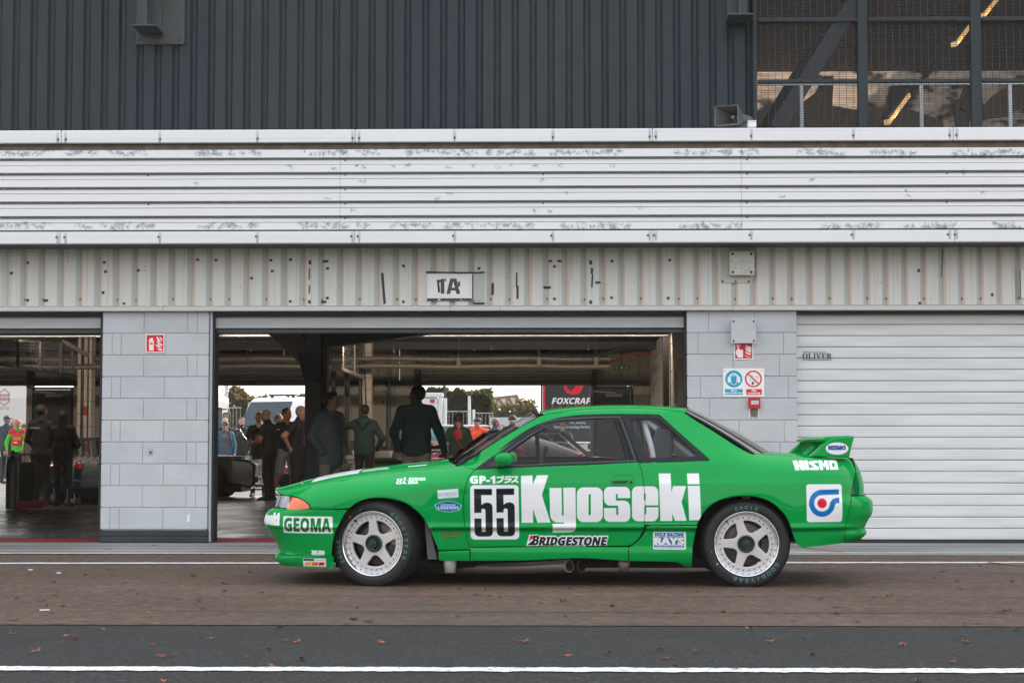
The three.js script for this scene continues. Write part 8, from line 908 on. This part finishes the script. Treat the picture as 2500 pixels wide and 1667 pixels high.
person('man in a black jacket with white piping behind the barriers', X(1374, 50), dz(50), .1, { h: 1.66, top: [.03, .032, .035], bottom: blk, skin: skinM, hat: 'cap', hatCol: [.02, .02, .022], jacket: .025, collar: 1, J: { eL: [.27, 1.16, .0], hL: [.08, 1.04, .2], eR: [-.27, 1.16, .0], hR: [-.08, 1.04, .2] }, straps: [['white_piping', [[.2, 1.49, 0], [.26, 1.4, 0], [.31, 1.16, -.02]], .008, [.7, .7, .72]], ['white_piping', [[-.2, 1.49, 0], [-.26, 1.4, 0], [-.31, 1.16, -.02]], .008, [.7, .7, .72]]] });
// ---------- fallen leaves and litter on the lane ----------
{
  const lob = (n, len, wid, jag) => { const p = []; for (let i = 0; i < n; i++) { const a = i / n * 6.2832, k = i % 2 ? jag : 1; p.push([Math.cos(a) * len * k, Math.sin(a) * wid * k]); } const c = [0, 0]; const pos = [], hgt = (x, y) => .010 * Math.pow(Math.hypot(x / len, y / wid), 2) * (1 + .8 * Math.sin(x * 90) + .6 * Math.cos(y * 110)); for (let i = 0; i < n; i++) { const a = p[i], b = p[(i + 1) % n]; for (const q of [c, b, a]) pos.push(q[0], .004 + (q === c ? 0 : Math.max(0, hgt(...q))), q[1]); } const g = new THREE.BufferGeometry(); g.setAttribute('position', new THREE.Float32BufferAttribute(pos, 3)); g.computeVertexNormals(); return g; };
  const shapes = [lob(14, .042, .036, .52), lob(12, .048, .022, .72), lob(10, .034, .03, .6), lob(16, .05, .04, .55)].map((g, i) => mergeGeometries([g, bar([.02, .006, 0], [.06, .012, .01], .003).deleteAttribute('uv')].map((q) => { const m = q.index ? q.toNonIndexed() : q; m.deleteAttribute('uv'); return m; }), false));
  const K = { orange: [M([.30, .09, .025], .8), 'curled orange brown leaf lying on the lane', 'orange brown fallen leaves'], dark: [M([.055, .028, .02], .85), 'dark wet brown leaf stuck to the lane', 'dark wet fallen leaves'], red: [M([.16, .045, .03], .8), 'reddish brown leaf lying on the lane', 'reddish brown fallen leaves'] };
  const proto = {}; let n = 0;
  const leaf = (px, py, kind, s = 1) => { const p = atY(px, py, .014), [m, label, group] = K[kind]; let o; if (!proto[kind]) { o = new THREE.Mesh(shapes[n % 4], m); o.castShadow = o.receiveShadow = true; o.userData = { label, category: 'leaf', group }; proto[kind] = o; } else { o = proto[kind].clone(); o.geometry = shapes[n % 4]; } n++; o.name = numbered('fallen_leaf'); o.position.copy(p); o.rotation.set(rr(-.15, .15), rr(0, 6.28), rr(-.15, .15)); o.scale.setScalar(s * rr(.42, .75)); scene.add(o); };
  const F = (ox, s, kind, l, sc) => l.forEach(([x, y]) => leaf(ox + x / s, 1280 + y / s, kind, sc));
  F(0, 1.8816, 'dark', [[500, 209], [395, 234], [865, 219], [888, 239], [1025, 269], [1035, 278], [575, 316], [605, 304], [668, 352], [815, 349], [75, 343], [215, 376], [70, 441], [935, 391], [1300, 430], [1625, 438], [1592, 459], [1280, 477], [575, 271], [250, 327], [780, 155], [708, 98], [2100, 425], [2185, 324], [500, 115], [245, 266], [1205, 316], [915, 354], [400, 330], [2300, 338], [1450, 240]], 1);
  F(0, 1.8816, 'red', [[255, 308], [1030, 309], [1145, 222], [290, 378], [240, 408], [630, 322], [185, 352], [1145, 277], [1695, 446], [2110, 295], [2250, 328], [475, 484], [1310, 533], [700, 551], [1130, 613], [800, 600], [740, 606], [935, 139], [1235, 576]], 1);
  F(0, 1.8816, 'orange', [[1640, 384], [350, 525], [965, 525], [1365, 541], [1755, 544], [1385, 620], [1250, 650], [165, 585], [300, 515], [50, 505], [760, 724], [2220, 304], [685, 408]], 1.05);
  F(1250, 1.8816, 'dark', [[155, 271], [270, 298], [235, 355], [130, 367], [1640, 170], [1695, 188], [1440, 208], [1975, 221], [1940, 248], [2300, 264], [2045, 262], [1300, 233], [1420, 343], [970, 352], [460, 378], [730, 432], [245, 425], [2250, 408], [2275, 400], [2080, 460], [2310, 482], [680, 574], [2150, 194], [2290, 155], [1490, 410], [1290, 447], [2070, 518]], 1);
  F(1250, 1.8816, 'red', [[615, 296], [1455, 294], [1660, 335], [1735, 329], [1050, 334], [2070, 299], [765, 406], [970, 404], [1590, 448], [2145, 456], [255, 463], [440, 594], [1120, 591], [2085, 539], [2025, 632], [1380, 602], [1340, 525], [1795, 553], [1865, 718], [1490, 384]], 1);
  F(1250, 1.8816, 'orange', [[850, 311], [845, 583], [708, 614], [750, 652], [255, 606], [1190, 538], [1025, 665], [1095, 480], [2120, 452], [55, 540]], 1.05);
  for (const [x, y] of [[205, 397], [270, 226], [140, 211]]) { const p = atY(x / 1.8816, 1280 + y / 1.8816, .014); const o = solo('litter_scrap', x === 205 ? 'nearest white scrap of litter on the brown strip' : x === 270 ? 'long white scrap of litter on the brown strip' : 'smallest white scrap of litter near the white line', 'litter', cbox(.06, .008, .025, .003).clone(), M([.62, .64, .66], .7)); o.position.copy(p); o.position.y += .004; o.rotation.y = rr(0, 3); }
}
renderer.render(scene, camera);
